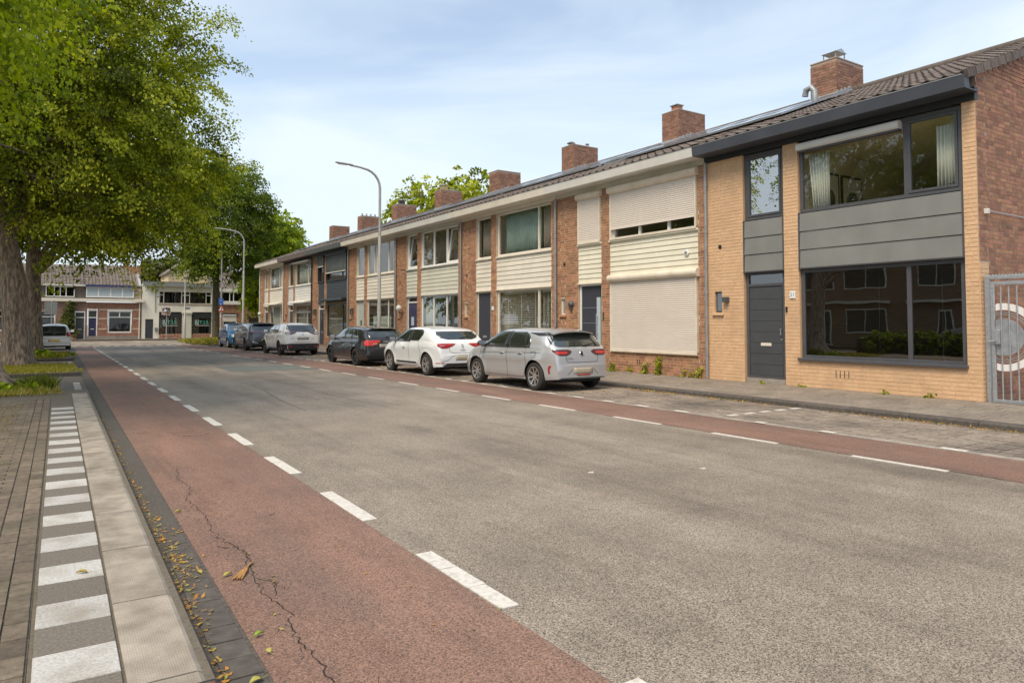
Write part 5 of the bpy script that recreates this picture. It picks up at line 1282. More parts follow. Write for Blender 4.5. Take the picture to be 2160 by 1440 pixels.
    # handles, mirrors, spoiler, aerial
    for (y, z) in P['handles']:
        for s in (1, -1):
            h = bvh.ray_cast(Vector((-4*s, y, z)), Vector((s, 0, 0)))
            if h[0] is None: continue
            x = h[0].x
            MB().tube([(x-.0*s, y-.085, z), (x-.028*s, y-.06, z+.004), (x-.03*s, y+.06, z+.004), (x, y+.085, z)], .011, 8).build('door_handle', P.get('hpaint', paint), root, smooth=True, local=True)
            MB().box(*sorted((x-.004*s, x+.01*s)), y-.06, y+.06, z-.025, z+.018).build('handle_recess', m_seam, body, local=True)
    my, mz = P['mirror']
    for s in (1, -1):
        h = bvh.ray_cast(Vector((-4*s, my, mz-.03)), Vector((s, 0, 0))); x = h[0].x if h[0] is not None else -s*hw*.9
        Mm = Matrix.Translation((x-s*.15, my, mz+.03)) @ Matrix.Diagonal((.105, .055, .075, 1))
        mm = MB(); mm.lathe([(0, 1), (.5, .87), (.87, .5), (1, 0), (.87, -.5), (.5, -.87), (0, -1)], 16, Mm)
        mo_ = mm.build('door_mirror', P.get('mpaint', paint), root, smooth=True, local=True)
        MB().box(x-s*.15-.085, x-s*.15+.085, my-.060, my-.050, mz-.03, mz+.09).build('mirror_glass', m_chrome, mo_, local=True)
        MB().tube([(x+s*.02, my, mz-.05), (x-s*.09, my, mz-.02)], .022, 8).build('mirror_arm', m_blackp, mo_, local=True)
    if P.get('spoiler'):
        y0, y1, z0, z1, xw = P['spoiler']; sp = MB(); n = 12; vs2 = []
        for i in range(n+1):
            u = -1+2*i/n; x = xw*u; dz = -.035*u*u-.02*abs(u)**5; dy = .07*u*u
            vs2 += [(x, y1, z1+dz), (x, y0+dy, z0+dz), (x, y0+dy+.01, z0+dz-.028), (x, y1, z1+dz-.06)]
        fs2 = [(4*i+a, 4*i+(a+1) % 4, 4*i+4+(a+1) % 4, 4*i+4+a) for i in range(n) for a in range(4)]+[(0, 1, 2, 3), (4*n+3, 4*n+2, 4*n+1, 4*n)]
        sp.add(vs2, fs2, .5); sp.build('spoiler', P.get('sppaint', paint), root, smooth=True, local=True)
    if P.get('aerial'):
        y, z, ln = P['aerial']; MB().tube([(0, y, z-.01), (0, y-.04, z+.03), (0, y-.04-ln*.5, z+.03+ln)], [.022, .008, .003], 8).build('aerial', m_blackp, root, local=True)
    if P.get('wiper'):
        z, u0, u1 = P['wiper']; h0 = bvh.ray_cast(Vector((u0, -4, z)), Vector((0, 1, 0))); h1 = bvh.ray_cast(Vector((u1, -4, z+.05)), Vector((0, 1, 0)))
        if h0[0] is not None and h1[0] is not None: MB().tube([h0[0]+Vector((0, -.03, 0)), (h0[0]+h1[0])/2+Vector((0, -.035, .02)), h1[0]+Vector((0, -.025, 0))], [.014, .01, .006], 6).build('wiper', m_blackp, root, local=True)
    # underbody and wheels
    MB().box(-hw+.26, hw-.26, -hl+.12, hl-.12, sill-.03, belt[0][1]-.12).build('underbody', m_under, root, local=True)
    u2 = MB()
    for s in (1, -1): u2.box(*sorted((s*(hw-.27), s*(hw-.07))), yr+RA+.02, yf-RA-.02, sill, .7); u2.box(*sorted((s*(hw-.27), s*(hw-.16))), -hl+.2, yr-RA-.02, sill+.08, .6); u2.box(*sorted((s*(hw-.27), s*(hw-.2))), yf+RA+.01, hl-.3, sill+.08, .55)
    u2.build('inner_sill', m_under, root, local=True)
    for y in (yr, yf):
        for s in (1, -1):
            Mx = Matrix.Translation((s*(hw-.115), y, rw)) @ Matrix.Rotation(R(90*s), 4, 'Y')
            tw = .10; q_ = .67*rw+.0
            prof = [(q_, tw*.92), (q_+.01, tw), (rw-.035, tw), (rw-.012, tw*.88), (rw, tw*.62), (rw, -tw*.62), (rw-.012, -tw*.88), (rw-.04, -tw), (q_, -tw)]
            wh = MB().lathe(prof, 40, Mx).build('wheel', m_tyre, root, smooth=True, local=True)
            MB().lathe([(0, .02), (q_-.01, .02), (q_, -.05)], 30, Mx).build('brake_disc', m_under, wh, local=True)
            rimm = P.get('rim', m_alloy); rm = MB()
            rm.lathe([(q_+.006, tw*.90), (q_+.004, tw+.004), (q_-.014, tw+.002), (q_-.02, tw*.5), (q_-.016, .02)], 40, Mx)
            ns = P.get('spokes', 8)
            for k in range(ns):
                for dd in P.get('split', (0,)):
                    t = 2*math.pi*(k+dd)/ns+.2; w0, w1 = P.get('sw', (.034, .024)); dirv = Vector((math.cos(t), math.sin(t), 0)); nv_ = Vector((-math.sin(t), math.cos(t), 0))
                    A_ = [dirv*.035+nv_*w0*.6, dirv*.035-nv_*w0*.6, dirv*(q_-.008)-nv_*w1, dirv*(q_-.008)+nv_*w1]
                    z0, z1 = tw*.72, tw*.92
                    v8 = [Vector((p.x, p.y, z)) for p, z in zip(A_, (z0, z0, z1, z1))]+[Vector((p.x, p.y, z-.03)) for p, z in zip(A_, (z0, z0, z1, z1))]
                    rm.add([Mx @ v for v in v8], [(0, 1, 2, 3), (0, 4, 5, 1), (1, 5, 6, 2), (2, 6, 7, 3), (3, 7, 4, 0)], .5)
            rm.lathe([(0, tw*.80), (.035, tw*.80), (.058, tw*.72), (.06, .03)], 20, Mx)
            rm.build('rim', rimm, wh, local=True)
            MB().lathe([(0, tw*.84), (.022, tw*.83), (.027, tw*.78)], 16, Mx).build('hub_cap', m_chrome, wh, local=True)
    # rear badge
    if P.get('badge'):
        kind, z = P['badge']; h = bvh.ray_cast(Vector((0, -4, z)), Vector((0, 1, 0))); p, n_ = h[0], h[1]
        if n_.y > 0: n_ = -n_
        Mb = Matrix.Translation(p+n_*.008) @ n_.to_track_quat('Z', 'Y').to_matrix().to_4x4()
        def ringm(r, t_, cx_=0, sq=1): 
            n = 28; mb2 = MB(); mb2.tube([Mb @ Vector((cx_+r*math.cos(2*math.pi*k/n), r*sq*math.sin(2*math.pi*k/n), 0)) for k in range(n+1)], t_, 6, cap=False); return mb2
        if kind == 'ring':
            b_ = ringm(.05, .008); b_.build('badge', m_chrome, root, smooth=True, local=True)
            MB().lathe([(0, .004), (.045, .0)], 20, Mb).build('badge_disc', m_blackp, root, local=True)
            zz = MB(); zz.add([Mb @ Vector(v) for v in [(-.045, .008, .01), (.012, .008, .01), (.03, -.002, .01), (-.02, -.002, .01)]], [(0, 1, 2, 3)], .5); zz.add([Mb @ Vector(v) for v in [(.045, -.008, .01), (-.012, -.008, .01), (-.03, .002, .01), (.02, .002, .01)]], [(0, 1, 2, 3)], .5); zz.build('badge_bolt', m_chrome, root, local=True)
        if kind == 'rings':
            for k in range(4): ringm(.036, .006, -.09+.06*k).build('badge', m_chrome, root, smooth=True, local=True)
        if kind == 'diamond':
            Q = [(0, .058), (.036, 0), (0, -.058), (-.036, 0), (0, .058)]; MB().tube([Mb @ Vector((x, y, 0)) for x, y in Q], .010, 6).build('badge', m_zinc, root, local=True)
        if kind == 'disc': MB().lathe([(0, .01), (.055, .006), (.06, 0)], 22, Mb).build('badge', m_chrome, root, smooth=True, local=True)
    for (txt, size, x, z) in P.get('letters', []):
        h = bvh.ray_cast(Vector((x, -4, z)), Vector((0, 1, 0)))
        if h[0] is not None:
            n_ = h[1] if h[1].y < 0 else -h[1]; zx = n_.normalized(); xx = Vector((1, 0, 0)); xx = (xx-zx*xx.dot(zx)).normalized(); yy = zx.cross(xx)
            M4 = Matrix(((xx.x, yy.x, zx.x, 0), (xx.y, yy.y, zx.y, 0), (xx.z, yy.z, zx.z, 0), (0, 0, 0, 1))); M4.translation = h[0]+n_*.006
            text_mesh(txt, size, M4, m_zinc, 'lettering', root, .002, local=True)
    for fn in P.get('extra', []): fn(root, bvh, decal, both, body)
    return root

hatch_top = lambda H, L: None
# --- silver hatchback (nearest)
def tp(h, pts): return [(y, z) for y, z in pts]
silver = carpaint('silver_paint', (.52, .53, .54), .42)
L_ = 4.06
top1 = [(-2.03, .60), (-2.015, .74), (-1.99, .86), (-1.965, .95), (-1.93, 1.0), (-1.82, 1.11), (-1.70, 1.22), (-1.60, 1.31), (-1.52, 1.35), (-1.3, 1.38), (-.8, 1.415), (-.35, 1.43), (.0, 1.42), (.3, 1.37), (.6, 1.255), (.9, 1.10), (1.08, 1.0), (1.18, .965), (1.45, .91), (1.75, .82), (1.92, .72), (2.0, .62), (2.03, .5)]
car('parked_car', 'silver hatchback parked nearest the camera, in front of the closed-shutter house', 'car', (10.22, 14.62, .012), 0, dict(
    L=4.06, W=1.77, top=top1, belt=[(-2.03, .56), (-1.99, .90), (-1.85, .955), (-1.2, .95), (0, .925), (1.1, .90), (1.4, .84), (2.03, .55)], axles=(-1.34, 1.20), rw=.32, paint=silver, sill=.23, rw_in=.2,
    side=[(0, .92), (.12, .955), (.3, .965), (.55, .975), (.66, 1.0), (.78, .99), (.92, .975), (1.0, .945)],
    side_glass=[[(.965, -.16, 1.02), (1.1, -.16, .83), (1.25, -.18, .54), (1.335, -.22, .28)], [(.97, -1.13, -.24), (1.08, -1.17, -.24), (1.17, -1.13, -.25), (1.25, -1.04, -.27), (1.325, -.86, -.30)]],
    pillars=[[(.965, -.24, -.16), (1.15, -.25, -.17), (1.335, -.30, -.22)], [(.97, -.965, -.93), (1.1, -.96, -.925), (1.29, -.91, -.88)]],
    beltline=[(-1.15, .965), (-.2, .952), (1.05, .945)],
    rear_glass=[(.99, -.60, .60), (1.05, -.72, .72), (1.18, -.70, .70), (1.3, -.62, .62)],
    windscreen=[(1.0, -.62, .62), (1.15, -.60, .60), (1.36, -.50, .50)],
    tail=[([(.80, -.60, -.40), (.85, -.72, -.30), (.90, -.80, -.27), (.93, -.78, -.36)], 28, m_smoke), ([(.83, -.70, -.42), (.86, -.72, -.38), (.885, -.72, -.44)], 28, m_redl, 'light_band', .016), ([(.40, -.855, -.825), (.50, -.865, -.83), (.58, -.85, -.80)], 20, m_red, 'reflector', .008)],
    head=[([(.66, -.75, -.45), (.74, -.78, -.40), (.78, -.7, -.5)], 200)],
    trim=[('rear_fog_light', [(.355, -.15, .17), (.385, -.20, .22)], 0, m_red, False, .012), ('quarter_trim', [(1.235, 1.38, 1.64), (1.27, 1.18, 1.62), (1.305, .98, 1.56)], 90, m_blackp, True, .006),
          ('lower_bumper', [(.235, -.72, .72), (.285, -.66, .66), (.31, -.60, .60)], 0, m_blackp, False, .004)],
    seams=[[(-.20, .93), (-.21, .6), (-.22, .28)], [(1.0, .93), (1.02, .7), (.98, .45), (.92, .28)], [(.92, .28), (-.9, .285), (-1.0, .45), (-1.02, .62), (-.98, .93)], [(1.0, .80), (-.9, .845), (-1.6, .85)], [(-1.42, .87), (-1.40, .74), (-1.25, .72)], [(-1.2, .865), (-1.42, .87)]],
    rseams=[[(-.44, .92), (-.46, .72), (-.42, .655), (0, .645), (.42, .655), (.46, .72), (.44, .92)], [(-.30, .50), (-.44, .37)], [(.30, .50), (.44, .37)]],
    plate=(.46, .27, m_plateb, .125), handles=[(.0, .82), (-.78, .83)], mirror=(.80, 1.0), mpaint=m_alloyd, spoiler=(-1.80, -1.35, 1.345, 1.40, .56), aerial=(-1.0, 1.40, .17), wiper=(1.01, .10, .42),
    badge=('ring', .84), letters=[('CORSA', .062, -.36, .735)], rim=m_alloy, spokes=8, sw=(.03, .02)))
# --- white supermini
white = carpaint('white_paint', (.76, .79, .80))
top2 = [(-2.02, .62), (-2.0, .76), (-1.965, .88), (-1.91, .97), (-1.82, 1.05), (-1.70, 1.15), (-1.55, 1.27), (-1.44, 1.335), (-1.2, 1.385), (-.8, 1.425), (-.35, 1.44), (.0, 1.425), (.3, 1.375), (.62, 1.25), (.92, 1.09), (1.08, 1.0), (1.18, .97), (1.45, .92), (1.75, .82), (1.92, .72), (2.0, .62), (2.02, .5)]
car('parked_car', 'white hatchback with diamond tail badge, parked directly ahead of the silver hatchback', 'car', (10.2, 20.05, .012), 0, dict(
    L=4.05, W=1.80, top=top2, belt=[(-2.03, .58), (-1.99, .90), (-1.85, .99), (-1.2, 1.0), (-.4, .95), (1.1, .90), (1.4, .84), (2.03, .55)], axles=(-1.37, 1.21), rw=.32, paint=white, sill=.23, rw_in=.19,
    side=[(0, .92), (.12, .96), (.3, .955), (.55, .975), (.8, 1.0), (.92, .975), (1.0, .935)],
    side_glass=[[(.965, -.16, 1.0), (1.1, -.16, .83), (1.25, -.18, .54), (1.34, -.22, .28)], [(1.0, -.82, -.24), (1.1, -.98, -.24), (1.2, -1.08, -.27), (1.3, -.98, -.30), (1.335, -.86, -.32)]],
    pillars=[[(.965, -.24, -.16), (1.15, -.25, -.17), (1.34, -.30, -.22)]],
    rear_glass=[(1.045, -.40, .40), (1.09, -.60, .60), (1.16, -.67, .67), (1.28, -.62, .62)],
    windscreen=[(1.0, -.62, .62), (1.15, -.60, .60), (1.36, -.50, .50)],
    tail=[([(.80, -.68, -.50), (.86, -.80, -.32), (.92, -.82, -.22), (.935, -.8, -.30)], 26, m_red), ([(.89, -.74, -.30), (.905, -.74, -.28)], 26, m_redl, 'light_band', .016), ([(.862, -.70, -.56), (.876, -.70, -.56)], 26, m_chrome, 'light_band', .016), ([(.375, -.82, -.62), (.392, -.82, -.6)], 10, m_red, 'reflector', .010)],
    trim=[('lower_bumper', [(.235, -.50, .62), (.30, -.66, .70), (.375, -.56, .56)], 0, m_blackp, False, .008), ('side_strip', [(.33, -.70, .72), (.375, -.70, .70)], 90, m_blackp, True, .010)],
    head=[([(.66, -.75, -.45), (.74, -.78, -.40), (.78, -.7, -.5)], 200)],
    seams=[[(-.20, .93), (-.21, .6), (-.22, .28)], [(1.0, .93), (1.02, .7), (.98, .45), (.92, .28)], [(.92, .27), (-.72, .27), (-.92, .45), (-1.0, .62), (-.86, .95)]],
    rseams=[[(-.42, .86), (-.44, .74), (-.36, .67), (0, .655), (.36, .67), (.44, .74), (.42, .86)], [(-.34, .60), (-.50, .46), (-.72, .42)], [(-.34, .60), (0, .605), (.34, .60), (.50, .46)]],
    plate=(.52, .26, m_plateb, .12), handles=[(.12, .80)], mirror=(.80, 1.0), mpaint=m_alloyd, aerial=(-.85, 1.42, .12), wiper=(1.08, .0, .32), badge=('diamond', .86), letters=[('CLIO', .07, 0, .745)], rim=m_alloy, spokes=5, split=(-.13, .13), sw=(.026, .017)))
# --- black hatchback
blk = carpaint('black_car_paint', (.012, .013, .014))
top3 = [(-2.14, .62), (-2.12, .78), (-2.09, .92), (-2.03, 1.0), (-1.93, 1.10), (-1.80, 1.22), (-1.68, 1.31), (-1.58, 1.35), (-1.2, 1.395), (-.6, 1.42), (-.1, 1.42), (.25, 1.37), (.6, 1.23), (.95, 1.06), (1.12, .97), (1.25, .94), (1.55, .88), (1.85, .79), (2.05, .68), (2.12, .58), (2.14, .5)]
car('parked_car', 'black hatchback with bright red tail lights, parked between two white cars', 'car', (10.2, 25.65, .012), 0, dict(
    L=4.28, W=1.77, top=top3, belt=[(-2.14, .58), (-2.1, .90), (-1.9, .955), (-1.2, .945), (0, .925), (1.1, .89), (1.4, .84), (2.14, .55)], axles=(-1.30, 1.28), rw=.318, paint=blk, sill=.20, taper=.18, rw_in=.16,
    side_glass=[[(.955, -.2, .98), (1.1, -.22, .76), (1.25, -.26, .46), (1.33, -.3, .25)], [(.955, -.92, -.28), (1.1, -.92, -.28), (1.25, -.9, -.32), (1.33, -.85, -.36)], [(.965, -1.48, -.98), (1.1, -1.40, -.98), (1.25, -1.25, -.96), (1.32, -1.12, -.94)]],
    beltline=[(-1.5, .95), (-.2, .94), (1.0, .935)], belt_m=m_chrome,
    rear_glass=[(1.0, -.60, .60), (1.1, -.62, .62), (1.3, -.54, .54)], windscreen=[(1.0, -.6, .6), (1.15, -.58, .58), (1.35, -.5, .5)],
    tail=[([(.72, -.82, -.46), (.80, -.84, -.30), (.88, -.84, -.20), (.91, -.82, -.24)], 24, m_redl), ([(.78, -.5, -.34), (.80, -.5, -.32)], 24, m_chrome, 'light_band', .016)],
    head=[([(.62, -.75, -.45), (.74, -.78, -.40)], 200)],
    trim=[('side_strip', [(.25, -.9, .95), (.27, -.9, .95)], 90, m_chrome, True, .008)], seams=[[(-.25, .93), (-.26, .6), (-.27, .26)], [(1.0, .93), (1.0, .5), (.9, .26)], [(.9, .24), (-.9, .24), (-1.0, .5), (-.98, .93)], [(1.9, .8), (0, .83), (-1.8, .83)]],
    rseams=[[(-.5, .72), (-.45, .6), (0, .58), (.45, .6), (.5, .72)], [(-.75, .44), (0, .42), (.75, .44)], [(-.7, .30), (-.3, .34), (.3, .34), (.7, .30)]], plate=(.72, .27, m_plateg, .12), handles=[(-.02, .82), (-.85, .83)], mirror=(.78, .98), spoiler=(-1.80, -1.4, 1.335, 1.385, .56), aerial=(-1.1, 1.40, .08), wiper=(1.02, .0, .40), badge=('rings', .86), rim=m_alloyd, spokes=5, split=(-.1, .1), sw=(.022, .016)))
# --- white crossover
white2 = carpaint('warm_white_paint', (.76, .76, .74))
top4 = [(-2.10, .70), (-2.08, .90), (-2.03, 1.02), (-1.96, 1.10), (-1.83, 1.22), (-1.68, 1.37), (-1.56, 1.46), (-1.3, 1.51), (-.8, 1.54), (-.3, 1.545), (.1, 1.52), (.4, 1.45), (.7, 1.31), (1.0, 1.14), (1.15, 1.08), (1.4, 1.05), (1.7, .97), (1.95, .84), (2.05, .7), (2.1, .55)]
car('parked_car', 'white crossover with black lower bumper, parked ahead of the black car', 'car', (10.2, 35.3, .012), 0, dict(
    L=4.2, W=1.80, top=top4, belt=[(-2.1, .66), (-2.05, .98), (-1.85, 1.08), (-1.2, 1.06), (0, 1.03), (1.1, 1.0), (1.4, .95), (2.1, .6)], axles=(-1.25, 1.35), rw=.335, paint=white2, sill=.24, taper=.24, rw_in=.18,
    side_glass=[[(1.07, -.2, .95), (1.2, -.22, .76), (1.35, -.26, .5), (1.44, -.3, .3)], [(1.08, -.92, -.28), (1.2, -1.0, -.28), (1.35, -.95, -.32), (1.44, -.85, -.36)]],
    beltline=[(-1.3, 1.06), (0, 1.05), (.9, 1.04)], belt_m=m_chrome,
    rear_glass=[(1.10, -.58, .58), (1.2, -.68, .68), (1.3, -.68, .68), (1.43, -.60, .60)], windscreen=[(1.1, -.6, .6), (1.4, -.5, .5)],
    tail=[([(.98, -.80, -.52), (1.04, -.84, -.36), (1.10, -.84, -.30)], 28, m_smoke), ([(1.0, -.8, -.6), (1.05, -.82, -.56)], 28, m_clear, 'light_band', .014)],
    trim=[('lower_bumper', [(.26, -.82, .82), (.40, -.86, .86), (.52, -.80, .80), (.56, -.70, .70)], 0, m_blackp, False, .012), ('lower_bumper', [(.27, .80, 1.85), (.45, .86, 1.72), (.54, .9, 1.55)], 60, m_blackp, True, .012), ('sill_trim', [(.24, -.85, .88), (.34, -.85, .88)], 90, m_blackp, True, .010), ('reflector', [(.40, -.70, -.52), (.45, -.70, -.52)], 0, m_red, True, .02)],
    seams=[[(-.25, 1.03), (-.26, .35)], [(1.0, 1.0), (1.0, .5), (.9, .35)], [(.9, .35), (-.85, .35), (-1.0, .6), (-.98, 1.03)]], rseams=[[(-.5, .90), (-.5, .78), (-.3, .62), (.3, .62), (.5, .78), (.5, .90)]],
    plate=(.80, .27, m_plateg, .13), handles=[(-.02, .92), (-.85, .93)], mirror=(.82, 1.1), mpaint=m_blackp, wiper=(1.12, .0, .35), badge=('disc', 1.0), rim=m_alloyd, spokes=5, split=(-.1, .1), sw=(.03, .02), aerial=(-1.2, 1.50, .06)))
# --- grey crossover
grey = carpaint('grey_metallic_paint', (.13, .135, .15), .4)
top5 = [(y-.02 if y < 0 else y+.0, z+.03) for y, z in top4]
car('parked_car', 'dark grey metallic crossover with a yellow number plate, parked behind the blue car', 'car', (10.2, 42.0, .012), 0, dict(
    L=4.22, W=1.80, top=top5, belt=[(-2.12, .66), (-2.05, .98), (-1.85, 1.08), (-1.2, 1.08), (0, 1.04), (1.1, 1.0), (1.4, .95), (2.1, .6)], axles=(-1.25, 1.35), rw=.345, paint=grey, sill=.24, taper=.24, rw_in=.18,
    side_glass=[[(1.08, -.2, .95), (1.2, -.22, .76), (1.35, -.26, .5), (1.46, -.3, .3)], [(1.10, -.88, -.28), (1.2, -1.0, -.28), (1.35, -.95, -.32), (1.46, -.85, -.36)]], beltline=[(-1.1, 1.08), (0, 1.06), (.9, 1.05)], belt_m=m_chrome,
    rear_glass=[(1.14, -.58, .58), (1.2, -.66, .66), (1.44, -.60, .60)], windscreen=[(1.1, -.6, .6), (1.4, -.5, .5)],
    tail=[([(.90, -.84, -.72), (1.0, -.84, -.50), (1.04, -.84, -.20)], 26, m_smoke), ([(1.0, -.80, -.2), (1.02, -.80, -.2)], 26, m_redl, 'light_band', .014)],
    trim=[('lower_bumper', [(.26, -.80, .80), (.38, -.84, .84), (.52, -.6, .6)], 0, m_blackp, False, .010), ('bumper_insert', [(.40, -.62, -.40), (.44, -.70, -.36), (.52, -.70, -.66)], 5, m_chrome, True, .02), ('sill_trim', [(.24, -.85, .88), (.34, -.85, .88)], 90, m_blackp, True, .010)],
    seams=[[(-.25, 1.03), (-.26, .35)], [(.9, .35), (-.85, .35), (-1.0, .6), (-.98, 1.03)]], plate=(.60, .27, m_platey, .12), handles=[(-.02, .93), (-.85, .95)], mirror=(.82, 1.12), badge=('diamond', .95), rim=m_alloyd, spokes=5, split=(-.1, .1), sw=(.03, .02), sppaint=m_blackp, spoiler=(-1.80, -1.35, 1.475, 1.535, .58)))
# --- small blue car facing the camera
blue = carpaint('blue_metallic_paint', (.01, .16, .36), .3)
top6 = [(-1.80, .6), (-1.78, .85), (-1.72, 1.02), (-1.62, 1.2), (-1.5, 1.38), (-1.2, 1.46), (-.6, 1.50), (0, 1.49), (.3, 1.43), (.7, 1.22), (1.0, 1.04), (1.12, .98), (1.4, .92), (1.6, .84), (1.74, .72), (1.8, .55)]
car('parked_car', 'small blue car facing the camera at the far end of the parked row', 'car', (10.2, 46.7, .012), math.pi, dict(
    L=3.6, W=1.66, top=top6, belt=[(-1.8, .58), (-1.75, .9), (0, .95), (1.0, .93), (1.3, .86), (1.8, .56)], axles=(-1.15, 1.2), rw=.30, paint=blue, sill=.22,
    side_glass=[[(.98, -.2, .92), (1.15, -.22, .7), (1.38, -.26, .36)], [(.98, -1.0, -.28), (1.2, -1.05, -.3), (1.38, -.95, -.34)]], rear_glass=[(1.0, -.6, .6), (1.35, -.52, .52)], windscreen=[(1.03, -.64, .64), (1.2, -.60, .60), (1.42, -.52, .52)],
    head=[([(.66, -.72, -.44), (.76, -.74, -.40), (.84, -.72, -.5)], 200), ([(.40, -.66, -.56), (.46, -.66, -.56)], 185, m_clear)],
    trim=[('grille', [(.34, -.42, .42), (.50, -.48, .48)], 180, m_blackp, False, .008), ('upper_grille', [(.66, -.2, .2), (.69, -.22, .22)], 180, m_chrome, False, .010)],
    tail=[([(.8, -.74, -.6), (1.0, -.74, -.62)], 20, m_red)], seams=[[(-.25, .95), (-.26, .3)], [(.85, .93), (.85, .35)]], fplate=(.52, .26, m_platey, .11), handles=[(-.02, .84), (-.85, .85)], mirror=(.72, 1.02), rim=m_alloy, spokes=7))
# --- small white car on the left
white3 = carpaint('plain_white_paint', (.76, .76, .74))
top7 = [(-1.77, .62), (-1.75, .82), (-1.70, 1.0), (-1.60, 1.15), (-1.48, 1.32), (-1.38, 1.41), (-1.1, 1.46), (-.6, 1.48), (0, 1.475), (.3, 1.43), (.7, 1.22), (1.0, 1.04), (1.12, .99), (1.4, .94), (1.6, .86), (1.72, .72), (1.77, .55)]
def up_hatch(root, bvh, decal, both, body):
    decal('black_hatch', [(.80, -.52, .52), (.88, -.60, .60), (1.02, -.62, .62), (1.12, -.60, .60)], 0, m_cglass, nu=14, off=.004)
car('parked_car', 'small white car with a black glass tailgate, parked on the left beyond the trees', 'car', (.56, 48.5, .01), 0, dict(
    L=3.54, W=1.64, top=top7, belt=[(-1.77, .60), (-1.72, .90), (0, .95), (1.0, .93), (1.3, .88), (1.77, .56)], axles=(-1.18, 1.22), rw=.29, paint=white3, sill=.22, rw_in=.08,
    side_glass=[[(.98, -.2, .92), (1.15, -.22, .7), (1.38, -.26, .36)], [(.98, -1.05, -.28), (1.2, -1.1, -.3), (1.38, -.98, -.34)]], rear_glass=[(1.02, -.62, .62), (1.15, -.60, .60), (1.37, -.52, .52)], windscreen=[(1.03, -.64, .64), (1.42, -.52, .52)],
    tail=[([(.76, -.76, -.60), (.86, -.77, -.58), (1.04, -.74, -.61)], 4, m_red), ([(.86, -.74, -.64), (.92, -.74, -.64)], 4, m_redl, 'light_band', .016)], head=[([(.66, -.72, -.44), (.8, -.72, -.5)], 200)],
    plate=(.55, .26, m_platey, .11), handles=[(.0, .85)], mirror=(.74, 1.02), mpaint=m_blackp, badge=('disc', .93), extra=[up_hatch], rim=m_alloy, spokes=5, aerial=(-.9, 1.465, .2), rseams=[[(-.62, .70), (-.5, .64), (.5, .64), (.62, .70)], [(-.7, .40), (.7, .40)]]))
# --- white van and car across the street, only seen mirrored in the windows
def van_like(label, x, y, col, H):
    t = thing('parked_van', label, 'van', (x, y, 0)); 
    pr = [(-2.5, .35), (2.45, .35), (2.5, .8), (2.1, 1.1), (1.5, 1.25), (.9, H-.1), (.6, H), (-2.4, H), (-2.5, H-.2)]
    MB().prism([(y+a, z) for a, z in pr], 'x', x-.9, x+.9).build('body', col, t, bevel=.06)
    MB().prism([(y+a, z) for a, z in [(.3, 1.2), (1.3, 1.2), (.8, H-.15), (.3, H-.15)]], 'x', x+.9, x+.912).build('window', m_cglass, t)
    for yy in (y-1.5, y+1.5):
        MB().lathe([(0, .1), (.2, .1), (.33, .1), (.33, -.1), (0, -.1)], 24, Matrix.Translation((x+.82, yy, .33)) @ Matrix.Rotation(R(90), 4, 'Y')).build('wheel', m_tyre, t, smooth=True)
van_like('white van parked across the street, mirrored in the big ground floor window', -10.5, 7.5, white, 1.95)
van_like('silver van parked across the street, farther from the camera', -10.5, 15.5, silver, 1.6)
# ------------------------------------------------------------------ foliage
lime = leaf_mat('lime_leaf', [(.055, .075, .012), (.135, .175, .016), (.27, .32, .026), (.44, .475, .04), (.60, .60, .08)], .4)
dkg = leaf_mat('dark_leaf', [(.06, .09, .014), (.11, .16, .02), (.17, .23, .028), (.26, .31, .04)], .42)
brt = leaf_mat('bright_leaf', [(.09, .14, .012), (.20, .28, .018), (.36, .45, .028), (.56, .62, .07)], .45)
oliv = leaf_mat('olive_leaf', [(.05, .07, .018), (.085, .105, .025), (.13, .15, .035), (.18, .19, .05)])
grs = leaf_mat('grass_blade', [(.07, .10, .015), (.13, .16, .02), (.25, .25, .03), (.40, .34, .07), (.48, .37, .15)], .3)
litter = mat('leaf_litter', (.42, .20, .05), (.30, .15, .06), rough=.8, scale=30, rnd=.4)
def quads(name, C, A, B, rnd_, m, parent=None):
    """C centres (n,3), A long half axis, B short half axis -> rhombus leaves, slightly folded"""
    n = len(C); Nn = np.cross(A, B); Nn /= (np.linalg.norm(Nn, axis=1, keepdims=True)+1e-9); s = np.linalg.norm(B, axis=1, keepdims=True)
    V = np.stack([C-A, C+B+Nn*s*.35-A*.15, C+A, C-B+Nn*s*.35-A*.15], axis=1).reshape(-1, 3)
    me = bpy.data.meshes.new(name); me.vertices.add(4*n); me.vertices.foreach_set('co', V.astype(np.float32).ravel())
    me.loops.add(4*n); me.loops.foreach_set('vertex_index', np.arange(4*n, dtype=np.int32)); me.polygons.add(n)
    me.polygons.foreach_set('loop_start', np.arange(0, 4*n, 4, dtype=np.int32)); me.polygons.foreach_set('loop_total', np.full(n, 4, dtype=np.int32)); me.update(calc_edges=True)
    a = me.attributes.new('rnd', 'FLOAT', 'FACE'); a.data.foreach_set('value', np.clip(rnd_, 0, 1).astype(np.float32)); me.materials.append(m)
    return mesh_obj(name, me, parent)
